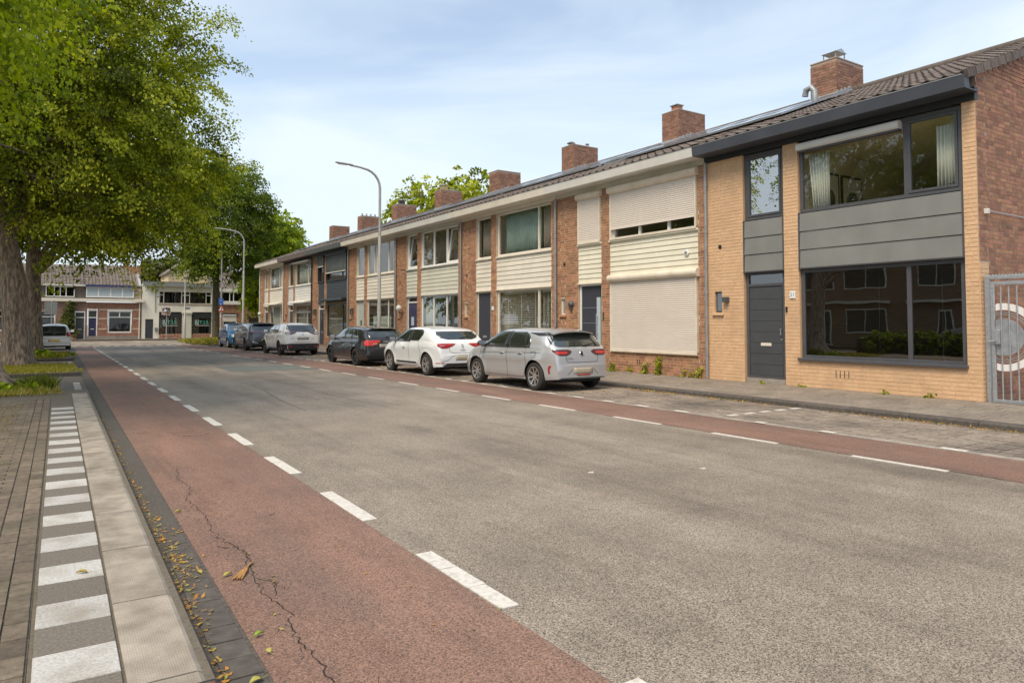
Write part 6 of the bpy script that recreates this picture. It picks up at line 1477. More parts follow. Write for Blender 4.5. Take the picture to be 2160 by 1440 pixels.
def crown(parent, lobes, n_leaf, size, m, seed, per=26, spray=.34, hollow=.45, droop=.5, name='crown', origin=(0, 0, 0), dark=0, stuff=False):
    g = np.random.default_rng(seed); lobes = np.array(lobes, float); vol = (lobes[:, 3]*lobes[:, 4]*lobes[:, 5])**.72
    ns = n_leaf//per; idx = g.choice(len(lobes), ns, p=vol/vol.sum()); L_ = lobes[idx]
    d = g.normal(size=(ns, 3)); d /= np.linalg.norm(d, axis=1, keepdims=True); r = (hollow**3+(1-hollow**3)*g.random(ns))**(1/3)
    r *= 1+.10*g.normal(size=ns)
    c = L_[:, :3]+d*r[:, None]*L_[:, 3:6]
    out = d*np.array([1, 1, .6])+np.array([0, 0, -.15]); out /= np.linalg.norm(out, axis=1, keepdims=True)
    # leaves hang in sprays that stretch outwards and droop
    k = np.repeat(np.arange(ns), per); n = len(k); t = g.random(n)
    side = np.cross(out, [0, 0, 1]); side /= np.linalg.norm(side, axis=1, keepdims=True)+1e-9
    sp = spray*(.6+.8*g.random(ns))[k]
    P_ = c[k]+out[k]*(t*sp*2.0)[:, None]+side[k]*(g.normal(size=n)*sp*.55)[:, None]+np.array([0, 0, 1.])*(g.normal(size=n)*sp*.24-droop*t*t*sp*1.6)[:, None]
    a = out[k]*.55+g.normal(size=(n, 3))*.55+np.array([0, 0, -.75]); a /= np.linalg.norm(a, axis=1, keepdims=True)
    b = np.cross(a, g.normal(size=(n, 3))*.5+d[k]*1.0); b /= np.linalg.norm(b, axis=1, keepdims=True)+1e-9
    s = size*(.65+.7*g.random(n))
    tone = g.normal(size=ns)[k]*.2+g.normal(size=n)*.14+.42-dark
    o = quads(name, P_-np.array(origin), a*s[:, None]*.62, b*s[:, None]*.44, tone, m, parent)
    return o
def trunk(parent, path, rad, m, seed, flare=.5, n=36, name='trunk', origin=(0, 0, 0)):
    """tapered trunk with buttress flare and ribbed bark relief"""
    q = random.Random(seed); ph = [q.uniform(0, 6.28) for _ in range(6)]; vs = []; pts = []
    P = [Vector(p) for p in path]; K = 26
    for i in range(K+1):
        t = i/K*(len(P)-1); j = min(int(t), len(P)-2); f = t-j; p = P[j].lerp(P[j+1], f); r = rad[j]+(rad[j+1]-rad[j])*f; h = p.z-P[0].z
        fl = flare*math.exp(-h/.35)
        for a in range(n):
            th = 2*math.pi*a/n
            rr = r*(1+.05*math.sin(3*th+ph[0]+h*.3)+.035*math.sin(5*th+ph[1]-h*.5)+.02*math.sin(11*th+ph[2]+h)+.015*q.gauss(0, 1))+fl*r*(.6+.5*max(0, math.sin(4*th+ph[3])))
            vs.append((p.x-origin[0]+rr*math.cos(th), p.y-origin[1]+rr*math.sin(th), p.z-origin[2]))
    fs = [(i*n+a, i*n+(a+1) % n, (i+1)*n+(a+1) % n, (i+1)*n+a) for i in range(K) for a in range(n)]
    return MB().add(vs, fs, .5).build(name, m, parent, smooth=True, local=True)
def limbs(parent, starts, m, origin, seed, name='limb'):
    q = random.Random(seed); o0 = Vector(origin)
    for (p0, p1, r0) in starts:
        p0, p1 = Vector(p0), Vector(p1); pts = []; rs = []; n = 9
        off = Vector((q.gauss(0, .25), q.gauss(0, .25), .5))
        for i in range(n+1):
            t = i/n; p = p0.lerp(p1, t)+off*math.sin(math.pi*t)*.8+Vector((q.gauss(0, .05), q.gauss(0, .05), q.gauss(0, .05))); pts.append(p-o0); rs.append(r0*(1-.82*t))
        b = MB().tube(pts, rs, 9)
        for j in range(5):
            i = q.randint(3, 8); d = Vector((q.gauss(0, 1), q.gauss(0, 1), q.gauss(.1, .6))).normalized()*q.uniform(.9, 1.9)
            b.tube([pts[i], pts[i]+d*.5+Vector((0, 0, .12)), pts[i]+d], [rs[i]*.5, rs[i]*.3, .008], 6)
        b.build(name, m, parent, smooth=True, local=True)
def tree(name, label, base, tp, tr, lobes, n, size, lm_, bm_, seed, group='street trees', limb=True, per=26, spray=.34, hollow=.45, flare=.5, dark=0, sub=None):
    t = thing(name, label, 'tree', base, 0, group); ORG[t.name] = Vector((0, 0, 0)); o = base
    trunk(t, tp, tr, bm_, seed, flare, origin=o)
    crown(t, lobes, n, size, lm_, seed, origin=o, per=per, spray=spray, hollow=hollow, dark=dark)
    if limb:
        topp = tp[-1]; mid = tp[-2]
        limbs(t, [((mid if i % 2 else topp), (l_[0], l_[1], l_[2]), tr[-1]*(.5 if i % 2 else .6)) for i, l_ in enumerate(lobes)], bm_, o, seed)
    return t
# A: nearest lime, trunk just at the left edge of the frame
tree('lime_tree', 'nearest lime tree, its root flare in yellow weeds at the left edge', (-1.05, 18.95, .08),
     [(-1.05, 18.95, .05), (-1.18, 18.95, 1.2), (-1.28, 18.9, 3), (-1.4, 18.8, 5.5)], [.34, .30, .28, .25],
     [(-2.2, 16.5, 9.2, 3.0, 4.2, 3.0), (-1.6, 14.0, 8.0, 1.9, 2.4, 2.1), (-2.4, 17.5, 6.8, 2.3, 2.6, 1.6), (-1.5, 12.0, 7.0, 1.6, 1.6, 1.5), (-.7, 15.5, 10.5, 1.6, 2.0, 1.6), (-4, 18, 10, 4, 4, 4), (-3.5, 13, 9, 2.5, 3, 2.5), (-1.2, 12.6, 9.0, 1.5, 1.6, 1.6)], 60000, .088, brt, m_bark, 21, flare=1.5)
# B: big lime
B0 = (-.66, 29.4, .1)
tree('lime_tree', 'largest lime tree with a thick bare trunk, second from the camera on the left', B0,
     [(-.66, 29.4, .08), (-.72, 29.4, 1.2), (-.86, 29.4, 3.0), (-1.2, 29.4, 4.8), (-1.6, 29.3, 6.5)], [.44, .40, .37, .32, .27],
     [(-.6, 29, 12.0, 3.6, 3.6, 3.2), (2.3, 28.2, 12.3, 2.0, 2.2, 2.0), (3.1, 28.8, 12.6, 1.1, 1.3, 1.0), (4.7, 28.6, 12.5, .75, .8, .7), (5.1, 28.8, 11.4, .85, .9, .6), (3.9, 28.8, 10.6, 1.3, 1.5, .9), (2.2, 28.0, 9.2, 2.0, 2.4, 1.8), (4.1, 28.8, 8.9, 1.2, 1.5, 1.1), (4.6, 29, 7.5, 1.1, 1.2, .9), (3.2, 28.2, 6.5, 1.7, 1.9, 1.3),
      (.6, 27.6, 7.6, 2.2, 2.4, 1.8), (3.6, 28.8, 5.2, 1.1, 1.4, .9), (1.6, 28.0, 5.2, 1.5, 1.7, .9), (-1.2, 27.4, 7.6, 1.7, 1.9, 1.2), (.9, 28.2, 5.6, 1.1, 1.3, .9), (0, 30.5, 9, 3.4, 3.2, 3.0), (-4.0, 29, 9, 3.0, 3.4, 4.0), (-2, 26.5, 10, 2.8, 2.2, 2.6), (.9, 26.8, 10.5, 1.8, 1.6, 1.6), (2.6, 28.8, 4.2, .7, .9, .45), (.6, 28.6, 4.4, .7, .9, .5), (1.7, 28.5, 14.4, 1.7, 1.8, 1.1), (0, 28.5, 15.2, 2.6, 2.6, 1.6)], 185000, .088, lime, m_bark, 22, flare=.30, per=120, spray=.50)
tree('lime_tree', 'lime tree directly behind the thick bare trunk, third along the left side', (-.28, 37.2, .1),
     [(-.28, 37.2, .08), (-.3, 37.2, 1.5), (-.38, 37.2, 3.5), (-.4, 37.2, 6)], [.32, .30, .28, .25],
     [(0, 37, 11, 4.2, 3.8, 3.8), (3.4, 37, 9.5, 2.6, 2.6, 2.3), (5.0, 37, 7.8, 1.5, 1.8, 1.3), (5.6, 37.2, 9.4, 1.4, 1.5, 1.1), (3.4, 36.5, 6.6, 2.0, 2.2, 1.2), (.6, 36, 6.5, 2.4, 2.4, 1.3), (-2.5, 37, 8, 2.8, 3, 3), (3.6, 37, 12.3, 2.1, 2.1, 1.6), (5.6, 37, 6.2, .9, 1.1, .7), (2.2, 36.5, 5.4, 1.4, 1.6, .7), (6.4, 37.3, 8.4, .8, .9, .6)], 84000, .115, lime, m_bark, 23, flare=.4, dark=.06, per=100, spray=.52)
tree('lime_tree', 'fourth lime tree on the left, closest to the small white car', (-1.3, 46, .1),
     [(-1.3, 46, .05), (-1.3, 46, 3), (-1.3, 46, 6)], [.3, .27, .24],
     [(0, 46, 10, 4.5, 4, 3.8), (3.5, 46, 8.5, 2.6, 2.6, 2), (-3, 46, 8, 3, 3, 3), (4.5, 46, 10.5, 2.2, 2.2, 1.6), (1.5, 45.5, 6.6, 2.4, 2.4, 1.0)], 26000, .21, lime, m_bark, 24, dark=.08)
# near-side tree belt further left to keep the sky out of the gap left of the trunks
# right-hand street tree on the island
tree('street_tree', 'street tree with a slim mossy trunk standing on the grass island behind the road signs', (11.45, 59.6, .08),
     [(11.45, 59.6, .05), (11.4, 59.6, 2), (11.35, 59.6, 5), (11.5, 59.6, 8)], [.30, .26, .22, .16],
     [(11.8, 59.5, 10.5, 2.7, 2.7, 2.6), (12.6, 59.5, 13.2, 1.6, 1.6, 1.3), (14.3, 59.5, 11.4, 1.4, 1.5, 1.2), (14.4, 59.5, 9.4, 1.4, 1.5, 1.1), (10.2, 59.3, 8.2, 1.6, 1.8, 1.3), (9.9, 59.3, 6.8, 1.1, 1.3, .7), (12.2, 59.2, 7.2, 1.9, 1.8, 1.1), (13.7, 59.5, 7.0, 1.2, 1.3, 1.0), (13.5, 59.5, 5.6, .7, .8, .8), (10.8, 59.3, 5.9, 1.0, 1.1, .5), (10.4, 59.5, 11.5, 1.5, 1.6, 1.4)], 44000, .15, dkg, m_bark2, 31, flare=.35, spray=.5, hollow=.35, per=48)
tree('garden_tree', 'bright green tree above the timber fence beyond the far end house', (17.6, 64, .06),
     [(17.6, 64, .05), (17.6, 64, 3), (17.7, 64, 6)], [.22, .2, .16],
     [(17.4, 64, 8.3, 2.1, 2.1, 2.1), (16.4, 63.5, 5.2, 1.8, 1.8, 1.9), (18.6, 64, 7.2, 1.2, 1.3, 1.0), (17.6, 64, 10.2, 1.2, 1.3, 1.0), (15.4, 62.5, 4.0, 1.2, 1.3, 1.4), (16.4, 64, 7.2, 1.6, 1.5, 1.4), (18.6, 64, 5.4, 1.4, 1.4, 1.6)], 30000, .21, brt, m_bark, 32, group='trees behind the houses', spray=.4)
for (x, y, z, s, n_, lab, seed, lm_) in (
        (27.5, 57, 11.2, 2.6, 6500, 'sparse tree with long twigs rising behind the chimneys of the terrace, left one', 41, lime), (27.5, 49, 10.6, 2.5, 8500, 'leafy tree rising behind the chimneys of the terrace, right one', 42, lime)):
    lb = [(x, y, z, s, s, s*.8), (x, y-2.4, z+.9, s*.6, s*.6, s*.5), (x, y+2.8, z+.4, s*.6, s*.6, s*.5), (x, y+4.6, z-1, s*.5, s*.6, s*.6), (x, y-4, z-.6, s*.6, s*.7, s*.7), (x, y, z-3, s, s*1.3, s*.9), (x, y-1, z+2.5, s*.4, s*.4, s*.35), (x, y+1.5, z+2.3, s*.35, s*.4, s*.35)]
    tree('garden_tree', lab, (x, y, 0), [(x, y, 0), (x, y, 4), (x, y, 8)], [.3, .25, .2], lb, n_, .24, lm_, m_bark, seed, group='trees behind the houses', spray=.45, hollow=.2)
tree('garden_tree', 'small round tree top showing above the flat roof of the shop building', (11.5, 92, 0), [(11.5, 92, 0), (11.5, 92, 4), (11.5, 92, 6.5)], [.3, .25, .2], [(11.5, 92, 7.9, 1.9, 1.9, 1.3), (12.9, 92, 7.2, 1.1, 1.1, .8), (10.2, 92, 7.3, 1.0, 1.1, .8)], 4500, .3, oliv, m_bark, 44, group='trees behind the houses', limb=False, spray=.4, hollow=.1)
# climbing plant beside the cottage door, dark shrub, hedge across the street
cp = thing('climbing_plant', 'tall climbing plant on the wall above the terracotta pot', 'plant', (1.8, 70.6, .1)); ORG[cp.name] = Vector((0, 0, 0))
MB().tube([(.2, -.3, .4), (.0, .1, 1.2), (.1, .2, 2.4), (.1, .25, 3.3)], .03, 6).build('stem', m_bark, cp, local=True)
crown(cp, [(1.75, 70.7, 1.4, .42, .2, .6), (1.8, 70.8, 2.3, .25, .15, .5), (1.95, 70.8, 3.1, .2, .12, .35), (2.1, 70.3, .75, .3, .25, .25), (1.9, 70.7, 2.0, .35, .15, .2)], 3600, .11, oliv, 51, per=12, spray=.14, hollow=.1, name='foliage', origin=(1.8, 70.6, .1))
for (x, y, ln, lab) in ((-6.5, 14, 12, 'clipped hedge across the platform pavement, left of the picture'), (-6.5, 40, 20, 'overgrown hedge far left behind the lime trunks')):
    hd = thing('hedge', lab, 'hedge', (x, y, 0)); ORG[hd.name] = Vector((0, 0, 0))
    crown(hd, [(x, y-ln/2+k*1.0, .55, .7, .8, .5) for k in range(int(ln))], 14000, .12, dkg, int(y), per=14, spray=.12, hollow=.6, name='foliage', origin=(x, y, 0))
    MB().box(-.45, .45, -ln/2, ln/2, 0, .8).build('hedge_core', m_wood, hd, local=True)
far = thing('garden_tree', 'dark tree mass far left behind the lime trunks', 'tree', (-9, 52, 0), 0, 'trees behind the houses'); ORG[far.name] = Vector((0, 0, 0))
trunk(far, [(-9, 52, 0), (-9, 52, 5)], [.4, .3], m_bark, 3, origin=(-9, 52, 0))
crown(far, [(-9, 52, 7, 5, 6, 5), (-6, 58, 5, 4, 4, 4), (-8, 45, 5, 4, 4, 4), (-5, 52, 4.5, 2.5, 3, 3)], 22000, .26, dkg, 61, origin=(-9, 52, 0))

# ------------------------------------------------------------------ grass, weeds, litter
def blades(name, areas, n, m, seed, h=(.06, .2), w=.006, lean=.5, z=.1, tone=(0, 1), parent=None):
    g = np.random.default_rng(seed); A_ = np.array(areas, float); p = A_[:, 2]*A_[:, 3]; i = g.choice(len(A_), n, p=p/p.sum())
    x = A_[i, 0]+A_[i, 2]*np.clip(g.normal(size=n)*.5, -1, 1); y = A_[i, 1]+A_[i, 3]*np.clip(g.normal(size=n)*.5, -1, 1)
    hh = g.uniform(h[0], h[1], n)*(.6+.8*A_[i, 4]); dirv = np.stack([g.normal(size=n)*lean, g.normal(size=n)*lean, np.ones(n)], 1); dirv /= np.linalg.norm(dirv, axis=1, keepdims=True)
    C = np.stack([x, y, np.full(n, z)], 1)+dirv*hh[:, None]/2; b = np.cross(dirv, g.normal(size=(n, 3))); b /= np.linalg.norm(b, axis=1, keepdims=True)
    o = quads(name, C, dirv*hh[:, None]/2, b*w*(.6+.8*g.random(n))[:, None], g.uniform(*tone, n), m, parent); return o
def stuff(o): return tag(o, kind='stuff')
# (x, y, half x, half y, height factor)
stuff(tag(blades('grass', [(-1.0, 17.6, 1.3, .55, .8), (-.7, 18.0, .7, .5, 1.1), (-2.4, 17.8, 1.0, .6, .8)], 9000, grs, 71, h=(.04, .13), w=.009, tone=(.25, 1)), 'yellow green grass around the nearest lime', 'grass'))
stuff(tag(blades('grass', [(-.1, 18.6, .35, .4, 1), (.12, 18.4, .15, .3, 1)], 1200, grs, 72, h=(.1, .3), w=.008, tone=(0, .5)), 'tuft of tall green grass behind the nearest lime', 'grass'))
wd = thing('weed_clump', 'yellow green leafy weeds growing at the foot of the nearest lime', 'plant', (-.6, 17.8, .08)); ORG[wd.name] = Vector((0, 0, 0))
crown(wd, [(-.75, 17.8, .14, .35, .35, .12), (-.35, 17.7, .13, .3, .3, .10), (-.1, 18.1, .12, .2, .25, .1), (-1.1, 17.9, .12, .3, .3, .1)], 1500, .075, brt, 73, per=10, spray=.07, hollow=.1, name='foliage', origin=(-.6, 17.8, .08), dark=.1)
stuff(tag(blades('grass', [(-1.2, 25.2, 1.6, .7, .7), (.1, 25.0, .9, .6, .7), (-.3, 27.5, 1.2, 2, .7)], 14000, grs, 74, h=(.03, .10), w=.012, tone=(.2, .85), z=.09), 'yellow grass in the raised tree bed in front of the thick trunk', 'grass'))
stuff(tag(blades('grass', [(-.4, 35.2, 1.1, 1.2, 1.1), (0, 36.8, 1.2, 1.0, .8)], 7000, grs, 75, h=(.05, .2), w=.014, tone=(.1, .75), z=.09), 'grass in the tree bed of the third lime', 'grass'))
sh_ = thing('low_shrub', 'low dark green shrub in front of the third lime trunk', 'shrub', (-.1, 34.9, .09)); ORG[sh_.name] = Vector((0, 0, 0))
crown(sh_, [(-.05, 34.9, .22, .45, .4, .22), (-.5, 35.1, .2, .3, .3, .2)], 2200, .08, brt, 76, per=10, spray=.07, hollow=.2, name='foliage', origin=(-.1, 34.9, .09), dark=.1)
stuff(tag(blades('grass', [(11.0, 56.5, 2.2, 3.5, 1), (9.8, 53.2, .9, 1.6, 1), (12, 60, 1, 1.5, 1)], 12000, grs, 77, h=(.08, .32), w=.022, tone=(.1, .9), z=.07), 'rough grass covering the tree island', 'grass'))
# moss and sprigs between the platform bricks
def litter_quads(name, P_, size, m, seed, flat=.25, lab=None, cat=None, z=.012):
    g = np.random.default_rng(seed); n = len(P_); C = np.array([(x, y, zz+.004+g.random()*.006) for x, y, zz in P_])
    a = np.stack([g.normal(size=n), g.normal(size=n), g.normal(size=n)*flat], 1); a /= np.linalg.norm(a, axis=1, keepdims=True)
    b = np.cross(a, np.stack([g.normal(size=n)*flat, g.normal(size=n)*flat, np.ones(n)], 1)); b /= np.linalg.norm(b, axis=1, keepdims=True)
    s = size*(.5+g.random(n)); C[:, 2] += np.abs(a[:, 2])*s*.5
    o = quads(name, C, a*s[:, None]*.6, b*s[:, None]*.3, g.random(n), m); return stuff(tag(o, lab, cat))
g_ = random.Random(5)
fallm = leaf_mat('fallen_leaf_colours', [(.42, .17, .03), (.50, .26, .05), (.40, .32, .08), (.22, .13, .06), (.30, .33, .06)], .15)
P_ = []
for _ in range(5200):
    y = g_.uniform(2, 33); dens = .5+.5*math.sin(y*1.7+1)*math.sin(y*.63)
    if g_.random() < dens*.9: P_.append((KX0-.03-abs(g_.gauss(0, .10)), y, .014))
litter_quads('leaf_litter', P_, .035, fallm, 81, lab='orange leaf litter gathered along the right kerb', cat='leaf litter')
P_ = []
for _ in range(420):
    yy = abs(g_.gauss(0, 1))*5+2.9; P_.append((lx(.68+abs(g_.gauss(0, .035)), yy), yy, .008))
for _ in range(140): yy = g_.gauss(5.1, .45); P_.append((lx(.72+abs(g_.gauss(0, .06)), yy), yy, .008))
litter_quads('leaf_litter', P_, .022, fallm, 82, lab='small leaves gathered in the gutter below the ribbed slabs', cat='leaf litter')
P_ = [(g_.uniform(9.5, 11.4), g_.gauss(21, 2.5), .014) for _ in range(500)]+[(g_.uniform(10.5, 11.5), g_.gauss(31, 1.2), .014) for _ in range(500)]+[(g_.uniform(9.4, 11.4), g_.gauss(12.6, 1.2), .014) for _ in range(120)]
litter_quads('leaf_litter', P_, .04, fallm, 83, lab='scattered leaves under and between the parked cars', cat='leaf litter')
P_ = []
for _ in range(9000):
    x = -.28-abs(g_.gauss(0, 1.4)); r_ = g_.randint(0, 140); yy = .5+r_*.105+g_.gauss(0, .012)
    if g_.random() < .35+.3*math.sin(x*3)*math.sin(yy*.8): P_.append((x, yy, .098))
litter_quads('moss_sprigs', P_, .022, leaf_mat('moss_colours', [(.10, .12, .02), (.22, .20, .03), (.38, .28, .05), (.40, .22, .05)], .1), 84, flat=.5, lab='moss and leaf crumbs in the joints of the platform bricks', cat='moss')
P_ = [(g_.uniform(1.0, 2.1), g_.uniform(2.6, 12), .006) for _ in range(60)]+[(g_.uniform(2.3, 7.8), g_.uniform(3, 25), .002) for _ in range(70)]
litter_quads('leaf_crumbs', P_, .02, fallm, 85, flat=.1, lab='crumbs of leaf and twig scattered over the road surface', cat='leaf litter')
# weeds along the wall foot
def weed(x, y, h_, n_, lab, seed, r_=.07, z=.17):
    t = thing('weed', lab, 'plant', (x, y, z), group='weeds at the foot of the house walls'); ORG[t.name] = Vector((0, 0, 0))
    MB().tube([(0, 0, 0), (.01, .01, h_*.5), (0, 0, h_)], .004, 5).build('stem', brt, t, local=True)
    crown(t, [(x, y, z+h_*f, r_*(1.1-.6*f), r_*(1.1-.6*f), h_*.16) for f in (.12, .35, .58, .8, .95)], n_, .038, lime, seed, per=6, spray=.04, hollow=.1, name='foliage', origin=(x, y, z), dark=-.05)
weed(13.60, 13.62, .46, 420, 'tallest weed growing against the brown brick below the closed shutter', 91, .07)
weed(13.60, 14.12, .26, 200, 'medium weed between the tallest weed and the two small ones below the closed shutter', 92, .06)
weed(13.62, 12.20, .24, 150, 'weed nearest the downpipe between the brown and the yellow wall', 93, .05)
weed(13.62, 14.75, .16, 100, 'low light green weed in front of the brown brick, nearer the dark door', 94, .05)
weed(13.60, 15.45, .20, 260, 'bushy weed at the corner of the dark door with glass strips', 95, .13)
weed(13.62, 12.45, .13, 60, 'small weed just left of the one by the downpipe', 96, .04)
weed(13.64, 12.75, .15, 60, 'thin low weed midway along the brown wall foot', 97, .04)
weed(13.62, 7.55, .05, 60, 'flat green weed at the foot of the yellow wall under the window middle', 98, .05, .165)
weed(13.62, 6.75, .06, 70, 'flat green weed at the foot of the yellow wall near its right corner', 99, .06, .165)
weed(13.60, 10.35, .04, 40, 'tiny weed on the doorstep edge of the yellow house', 100, .05, .165)
weed(13.60, 9.35, .04, 50, 'tiny weed right of the grey door of the yellow house', 101, .07, .165)
# big single leaves and bark strips in the gutter
lf_y = leaf_mat('single_leaf_yellow', [(.42, .42, .10), (.46, .40, .12)], .2); lf_g = leaf_mat('single_leaf_green', [(.22, .36, .05), (.28, .40, .06)], .2)
def leafobj(x, y, z, ln, wd_, ang, m, lab, curl=.012):
    vs = []; n = 7
    for i in range(n+1):
        t = i/n; w2 = wd_*math.sin(math.pi*min(1, t*1.02)**.75)*.5; vs += [(-w2, t*ln, curl*math.sin(t*3)+.006), (0, t*ln, curl*.5*math.sin(t*3)), (w2, t*ln, curl*math.sin(t*3)+.006)]
    fs = [(3*i+a, 3*i+a+1, 3*i+a+4, 3*i+a+3) for i in range(n) for a in (0, 1)]
    b = MB().add(vs, fs, .5); b.tube([(0, -.03, .004), (0, 0, .003)], .0012, 5, r=.5); o = b.build('fallen_leaf', m, None, smooth=True); o.location = (x, y, z); o.rotation_euler = (0, 0, ang); tag(o, lab, 'leaf', 'single leaves lying in the gutter')
    s_ = o.modifiers.new('s', 'SOLIDIFY'); s_.thickness = .0006
leafobj(.83, 3.22, .012, .07, .038, 2.0, lf_y, 'large yellowish curled leaf on the gutter pavers nearest the camera')
leafobj(.90, 3.66, .012, .055, .024, -1.2, lf_g, 'green leaf on the gutter pavers above the round pale leaf')
leafobj(.92, 3.44, .012, .035, .03, .4, lf_y, 'small round pale leaf between the green and the large curled leaf')
leafobj(.95, 4.62, .010, .07, .024, -1.0, lf_y, 'yellow leaf lying beside the bark strip at the path edge')
leafobj(.85, 4.75, .010, .06, .028, .3, fallm, 'orange leaf in the leaf heap by the slab edge')
leafobj(.25, 4.85, .104, .06, .03, 1.2, fallm, 'brown curled leaf lying on a white striped tile')
leafobj(.98, 6.4, .010, .05, .028, 1.9, lf_y, 'yellow leaf on the red path edge farther up')
br = MB()
for k in range(5): br.tube([(1.035-.012*k, 4.52+.006*k, .012+.006*(k % 2)), (1.09-.006*k, 4.64, .022), (1.15+.01*(k-2), 4.76+.01*k, .014)], [.005, .007, .003], 5)
tag(br.build('bark_strip', mat('bark_strip_colour', (.50, .27, .08), (.30, .15, .05), scale=60), None), 'orange brown strip of bark lying on the edge of the red path', 'bark strip')
for (x, y, a, ln, lab) in ((1.55, 5.9, .5, .10, 'thin dark twig on the red path near the crack'), (1.62, 10.6, 1.35, .5, 'long thin twig lying across the red path farther away')):
    tw = MB().tube([(x, y, .01), (x+ln*.5*math.cos(a)*.5+.01, y-ln*.5*math.sin(a)*.2, .014), (x+ln*math.sin(a), y+ln*math.cos(a)*.2, .01)], .0035, 5).build('twig', m_bark, None); tag(tw, lab, 'twig')
# torn pale patches on the road
for i, (x, y, s, lab) in enumerate(((4.78, 5.75, .055, 'white paint speck on the asphalt, centre foreground'), (5.9, 5.25, .05, 'small white speck on the asphalt right of the first'))):
    pts = [(x+s*math.cos(t)*(.6+.4*math.sin(t*3+i)), y+s*.5*math.sin(t)) for t in [k*math.pi/5 for k in range(10)]]
    tag(MB().prism(pts, 'z', .001, .004).build('paint_speck', m_paint, None), lab, 'paint speck')
st = MB().box(13.35, 13.47, 14.45, 14.72, .155, .20).build('loose_stone', m_conc, None, bevel=.01); tag(st, 'pale loose stone slab lying on the footpath by the brown wall', 'stone')
st = MB().prism([(13.3, 15.6), (13.42, 15.52), (13.5, 15.66), (13.38, 15.78)], 'z', .15, .17).build('litter_bag', mat('blue_plastic', (.08, .35, .6))); tag(st, 'crumpled blue plastic litter by the bushy weed', 'litter')

# ------------------------------------------------------------------ street lamps
def lamp(x, y, lab, zt=8.12):
    t = thing('street_lamp', lab, 'street lamp', (x, y, .1), 0, 'street lamps with curved arms on the right side')
    p = MB().tube([(x, y, .1), (x, y, 2.2), (x, y, 2.25), (x, y, 5.2), (x, y, 5.24)], [.09, .088, .072, .07, .058], 16).build('pole', m_pole, t, smooth=True)
    MB().tube([(x, y, .1), (x, y, .45)], .098, 16).build('foot', m_pole, t, smooth=True)
    MB().box(x-.02, x+.02, y-.095, y-.085, .9, 1.3).build('hatch', m_zinc, t)
    pts = [(x, y, 5.24), (x, y, 7.3)]+[(x-.75+.75*math.cos(a), y, 7.3+.78*math.sin(a)) for a in [R(15*k) for k in range(1, 6)]]+[(x-.9, y, zt-.0), (x-1.35, y, zt+.04)]
    MB().tube(pts, [.056]*2+[.05]*5+[.042]*2, 14).build('arm', m_pole, t, smooth=True)
    hd = MB(); n = 10; vs = []
    for i in range(9):
        u = i/8; w2 = .11*math.sin(math.pi*(.12+.76*u))**.6; zz = zt+.05+.03*u
        for j in range(n): a = 2*math.pi*j/n; vs.append((x-1.25-u*.72, y+w2*math.cos(a), zz+(.045 if math.sin(a) > 0 else .03)*math.sin(a)))
    hd.add(vs, [(i*n+j, i*n+(j+1) % n, (i+1)*n+(j+1) % n, (i+1)*n+j) for i in range(8) for j in range(n)]+[tuple(range(n)), tuple(range(8*n, 9*n))[::-1]]); hd.build('lamp_head', m_pole, t, smooth=True)
    MB().box(x-1.85, x-1.45, y-.07, y+.07, zt+.025, zt+.045).build('lens', m_clear, t)
lamp(12.0, 28.5, 'nearer street lamp standing between the black car and the brick houses')
lamp(12.0, 53.2, 'farther street lamp standing by the far end house and the parked cars')
# ------------------------------------------------------------------ road signs and mirror at the junction
sg = thing('road_sign', 'pole with blue board above a red and white warning triangle, right of the island tree', 'road sign', (11.25, 57, .1))
MB().tube([(11.25, 57, .1), (11.25, 57, 6.6)], .05, 12).build('pole', m_galv, sg, smooth=True)
MB().tube([(11.25, 57, .1), (11.25, 57, 2.6)], .075, 12).build('pole_sleeve', mat('stickered_sleeve', (.55, .5, .45), (.4, .28, .22), scale=9, con=(.45, .55)), sg, smooth=True)
bb_ = MB().box(11.06, 11.40, 56.9, 56.93, 2.88, 3.38).build('sign_board', mat('sign_blue', (.02, .12, .50), rough=.35), sg, bevel=.01)
lnn = MB()
for z in (3.28, 3.21, 3.14): lnn.box(11.12, 11.12+.2-.03*(z < 3.2), 56.895, 56.899, z, z+.012)
lnn.box(11.16, 11.24, 56.895, 56.899, 2.94, 2.99); lnn.box(11.24, 11.31, 56.895, 56.899, 2.955, 2.975); lnn.build('sign_print', m_white, bb_)
def tri(s, y, m, nm, par, cx=11.25, cz=2.56): return MB().prism([(cx-s, cz-s*.58), (cx+s, cz-s*.58), (cx, cz+s*1.15)], 'y', y, y+.008).build(nm, m, par, bevel=.004)
tt = tri(.26, 56.91, mat('sign_red', (.55, .02, .02), rough=.35), 'warning_triangle', sg); tri(.175, 56.90, m_white, 'sign_face', tt)
MB().prism([(11.235, 2.48), (11.265, 2.48), (11.268, 2.66), (11.25, 2.70), (11.232, 2.66)], 'y', 56.893, 56.898).build('sign_symbol', m_blackp, tt)
MB().prism([(11.21, 2.57), (11.29, 2.57), (11.29, 2.585), (11.21, 2.585)], 'y', 56.893, 56.898).build('sign_symbol', m_blackp, tt)
p2 = thing('thin_pole', 'tall thin white pole between the mossy tree trunk and the sign pole', 'pole', (11.55, 62, .1)); MB().tube([(11.55, 62, .05), (11.55, 62, 6.4)], .03, 8).build('pole', m_offw, p2, smooth=True)
tmm = thing('traffic_mirror', 'square traffic mirror with red and white checked rim on a galvanised pole', 'traffic mirror', (9.05, 68.5, .12))
MB().tube([(9.05, 68.5, .1), (9.05, 68.5, 2.9)], .045, 10).build('pole', m_galv, tmm, smooth=True)
mf_ = MB(); n = 6; RW = {0: MB(), 1: MB()}
x0, x1, z0, z1 = 8.70, 9.28, 2.26, 2.82
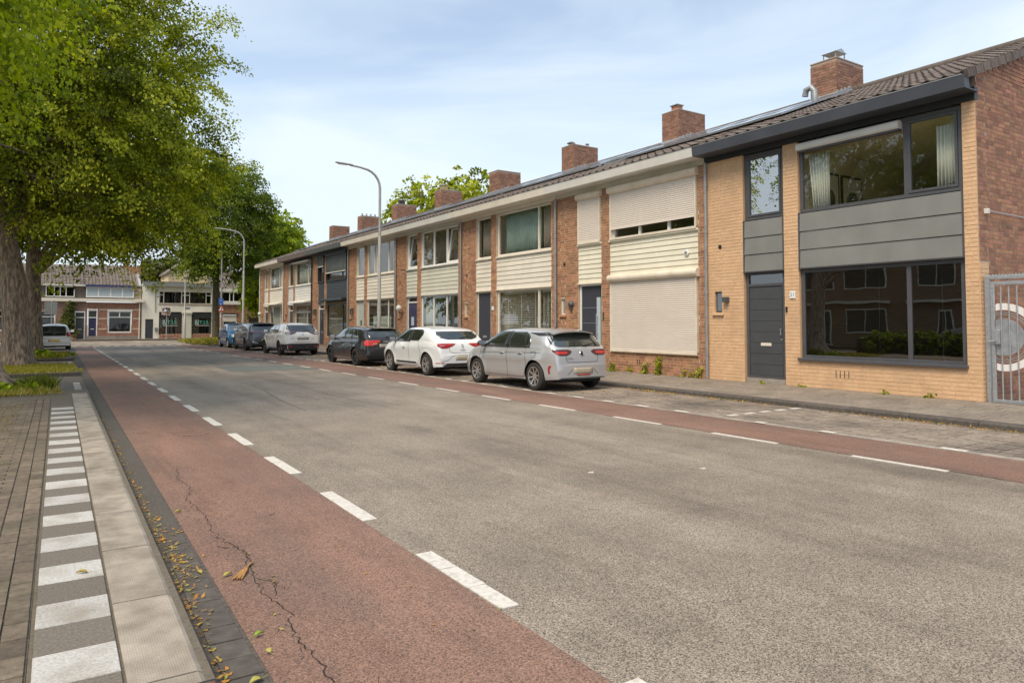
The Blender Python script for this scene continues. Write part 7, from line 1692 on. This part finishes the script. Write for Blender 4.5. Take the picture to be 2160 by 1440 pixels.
for k in range(n):
    a, b = x0+(x1-x0)*k/n, x0+(x1-x0)*(k+1)/n; c_, d_ = z0+(z1-z0)*k/n, z0+(z1-z0)*(k+1)/n
    RW[k % 2].box(a, b, 68.38, 68.42, z0-.07, z0); RW[(k+1) % 2].box(a, b, 68.38, 68.42, z1, z1+.07); RW[(k+1) % 2].box(x0-.07, x0, 68.38, 68.42, c_, d_); RW[k % 2].box(x1, x1+.07, 68.38, 68.42, c_, d_)
RW[0].build('rim', MATS['sign_red'], tmm); RW[1].build('rim', m_white, tmm)
gvs = []; N_ = 8
for i in range(N_+1):
    for j in range(N_+1): u, v = -1+2*i/N_, -1+2*j/N_; gvs.append((x0+(x1-x0)*i/N_, 68.385-.06*(1-(u*u+v*v)/2), z0+(z1-z0)*j/N_))
MB().add(gvs, [(i*(N_+1)+j, (i+1)*(N_+1)+j, (i+1)*(N_+1)+j+1, i*(N_+1)+j+1) for i in range(N_) for j in range(N_)], .5).build('mirror', m_chrome, tmm, smooth=True)
ln_ = thing('street_lamp', 'tall straight pole with worn lower sleeve in front of the shop door surround', 'street lamp', (10.35, 67.5, .12)); MB().tube([(10.35, 67.5, .1), (10.35, 67.5, 1.9), (10.35, 67.5, 1.95), (10.35, 67.5, 7.2)], [.1, .1, .06, .05], 12).build('pole', m_pole, ln_, smooth=True)
MB().tube([(10.35, 67.5, 7.2), (10.3, 66.9, 7.35), (10.25, 66.2, 7.4)], .035, 8).build('arm', m_pole, ln_, smooth=True); MB().box(10.17, 10.33, 65.5, 66.2, 7.36, 7.44).build('lamp_head', m_pole, ln_, bevel=.02)
# street name plate on its post next to the mirror; grey sign backs on the left
lsn = thing('road_sign', 'back of a large grey road sign on a thin post behind the small white car', 'road sign', (.35, 62, .1))
MB().tube([(.55, 62, .05), (.55, 62, 3.1)], .035, 8).build('post', m_galv, lsn, smooth=True); MB().box(.1, .53, 61.98, 62.0, 2.12, 3.05).build('sign_back', m_zinc, lsn, bevel=.01); MB().box(.57, .88, 61.98, 62.0, 2.12, 3.05).build('sign_back', m_zinc, lsn, bevel=.01)
# bird
bd = thing('bird', 'small dark bird gliding high in the sky left of the picture centre', 'bird', (9.0, 48, 20.5)); bx, by, bz = 9.0, 48, 20.5
MB().lathe([(0, -.17), (.04, -.1), (.055, 0), (.04, .1), (.015, .2), (0, .22)], 10, Matrix.Translation((bx, by, bz)) @ Matrix.Rotation(R(80), 4, 'Y')).build('body', m_blackp, bd, smooth=True)
for s in (-1, 1):
    MB().prism([(bx-.06, bz), (bx+.06, bz+.0)] if False else [(bx-.07, by), (bx+.07, by), (bx+.12, by+s*.3), (bx+.02, by+s*.62), (bx-.02, by+s*.3)], 'z', bz+.02, bz+.03).build('wing', m_zinc, bd)
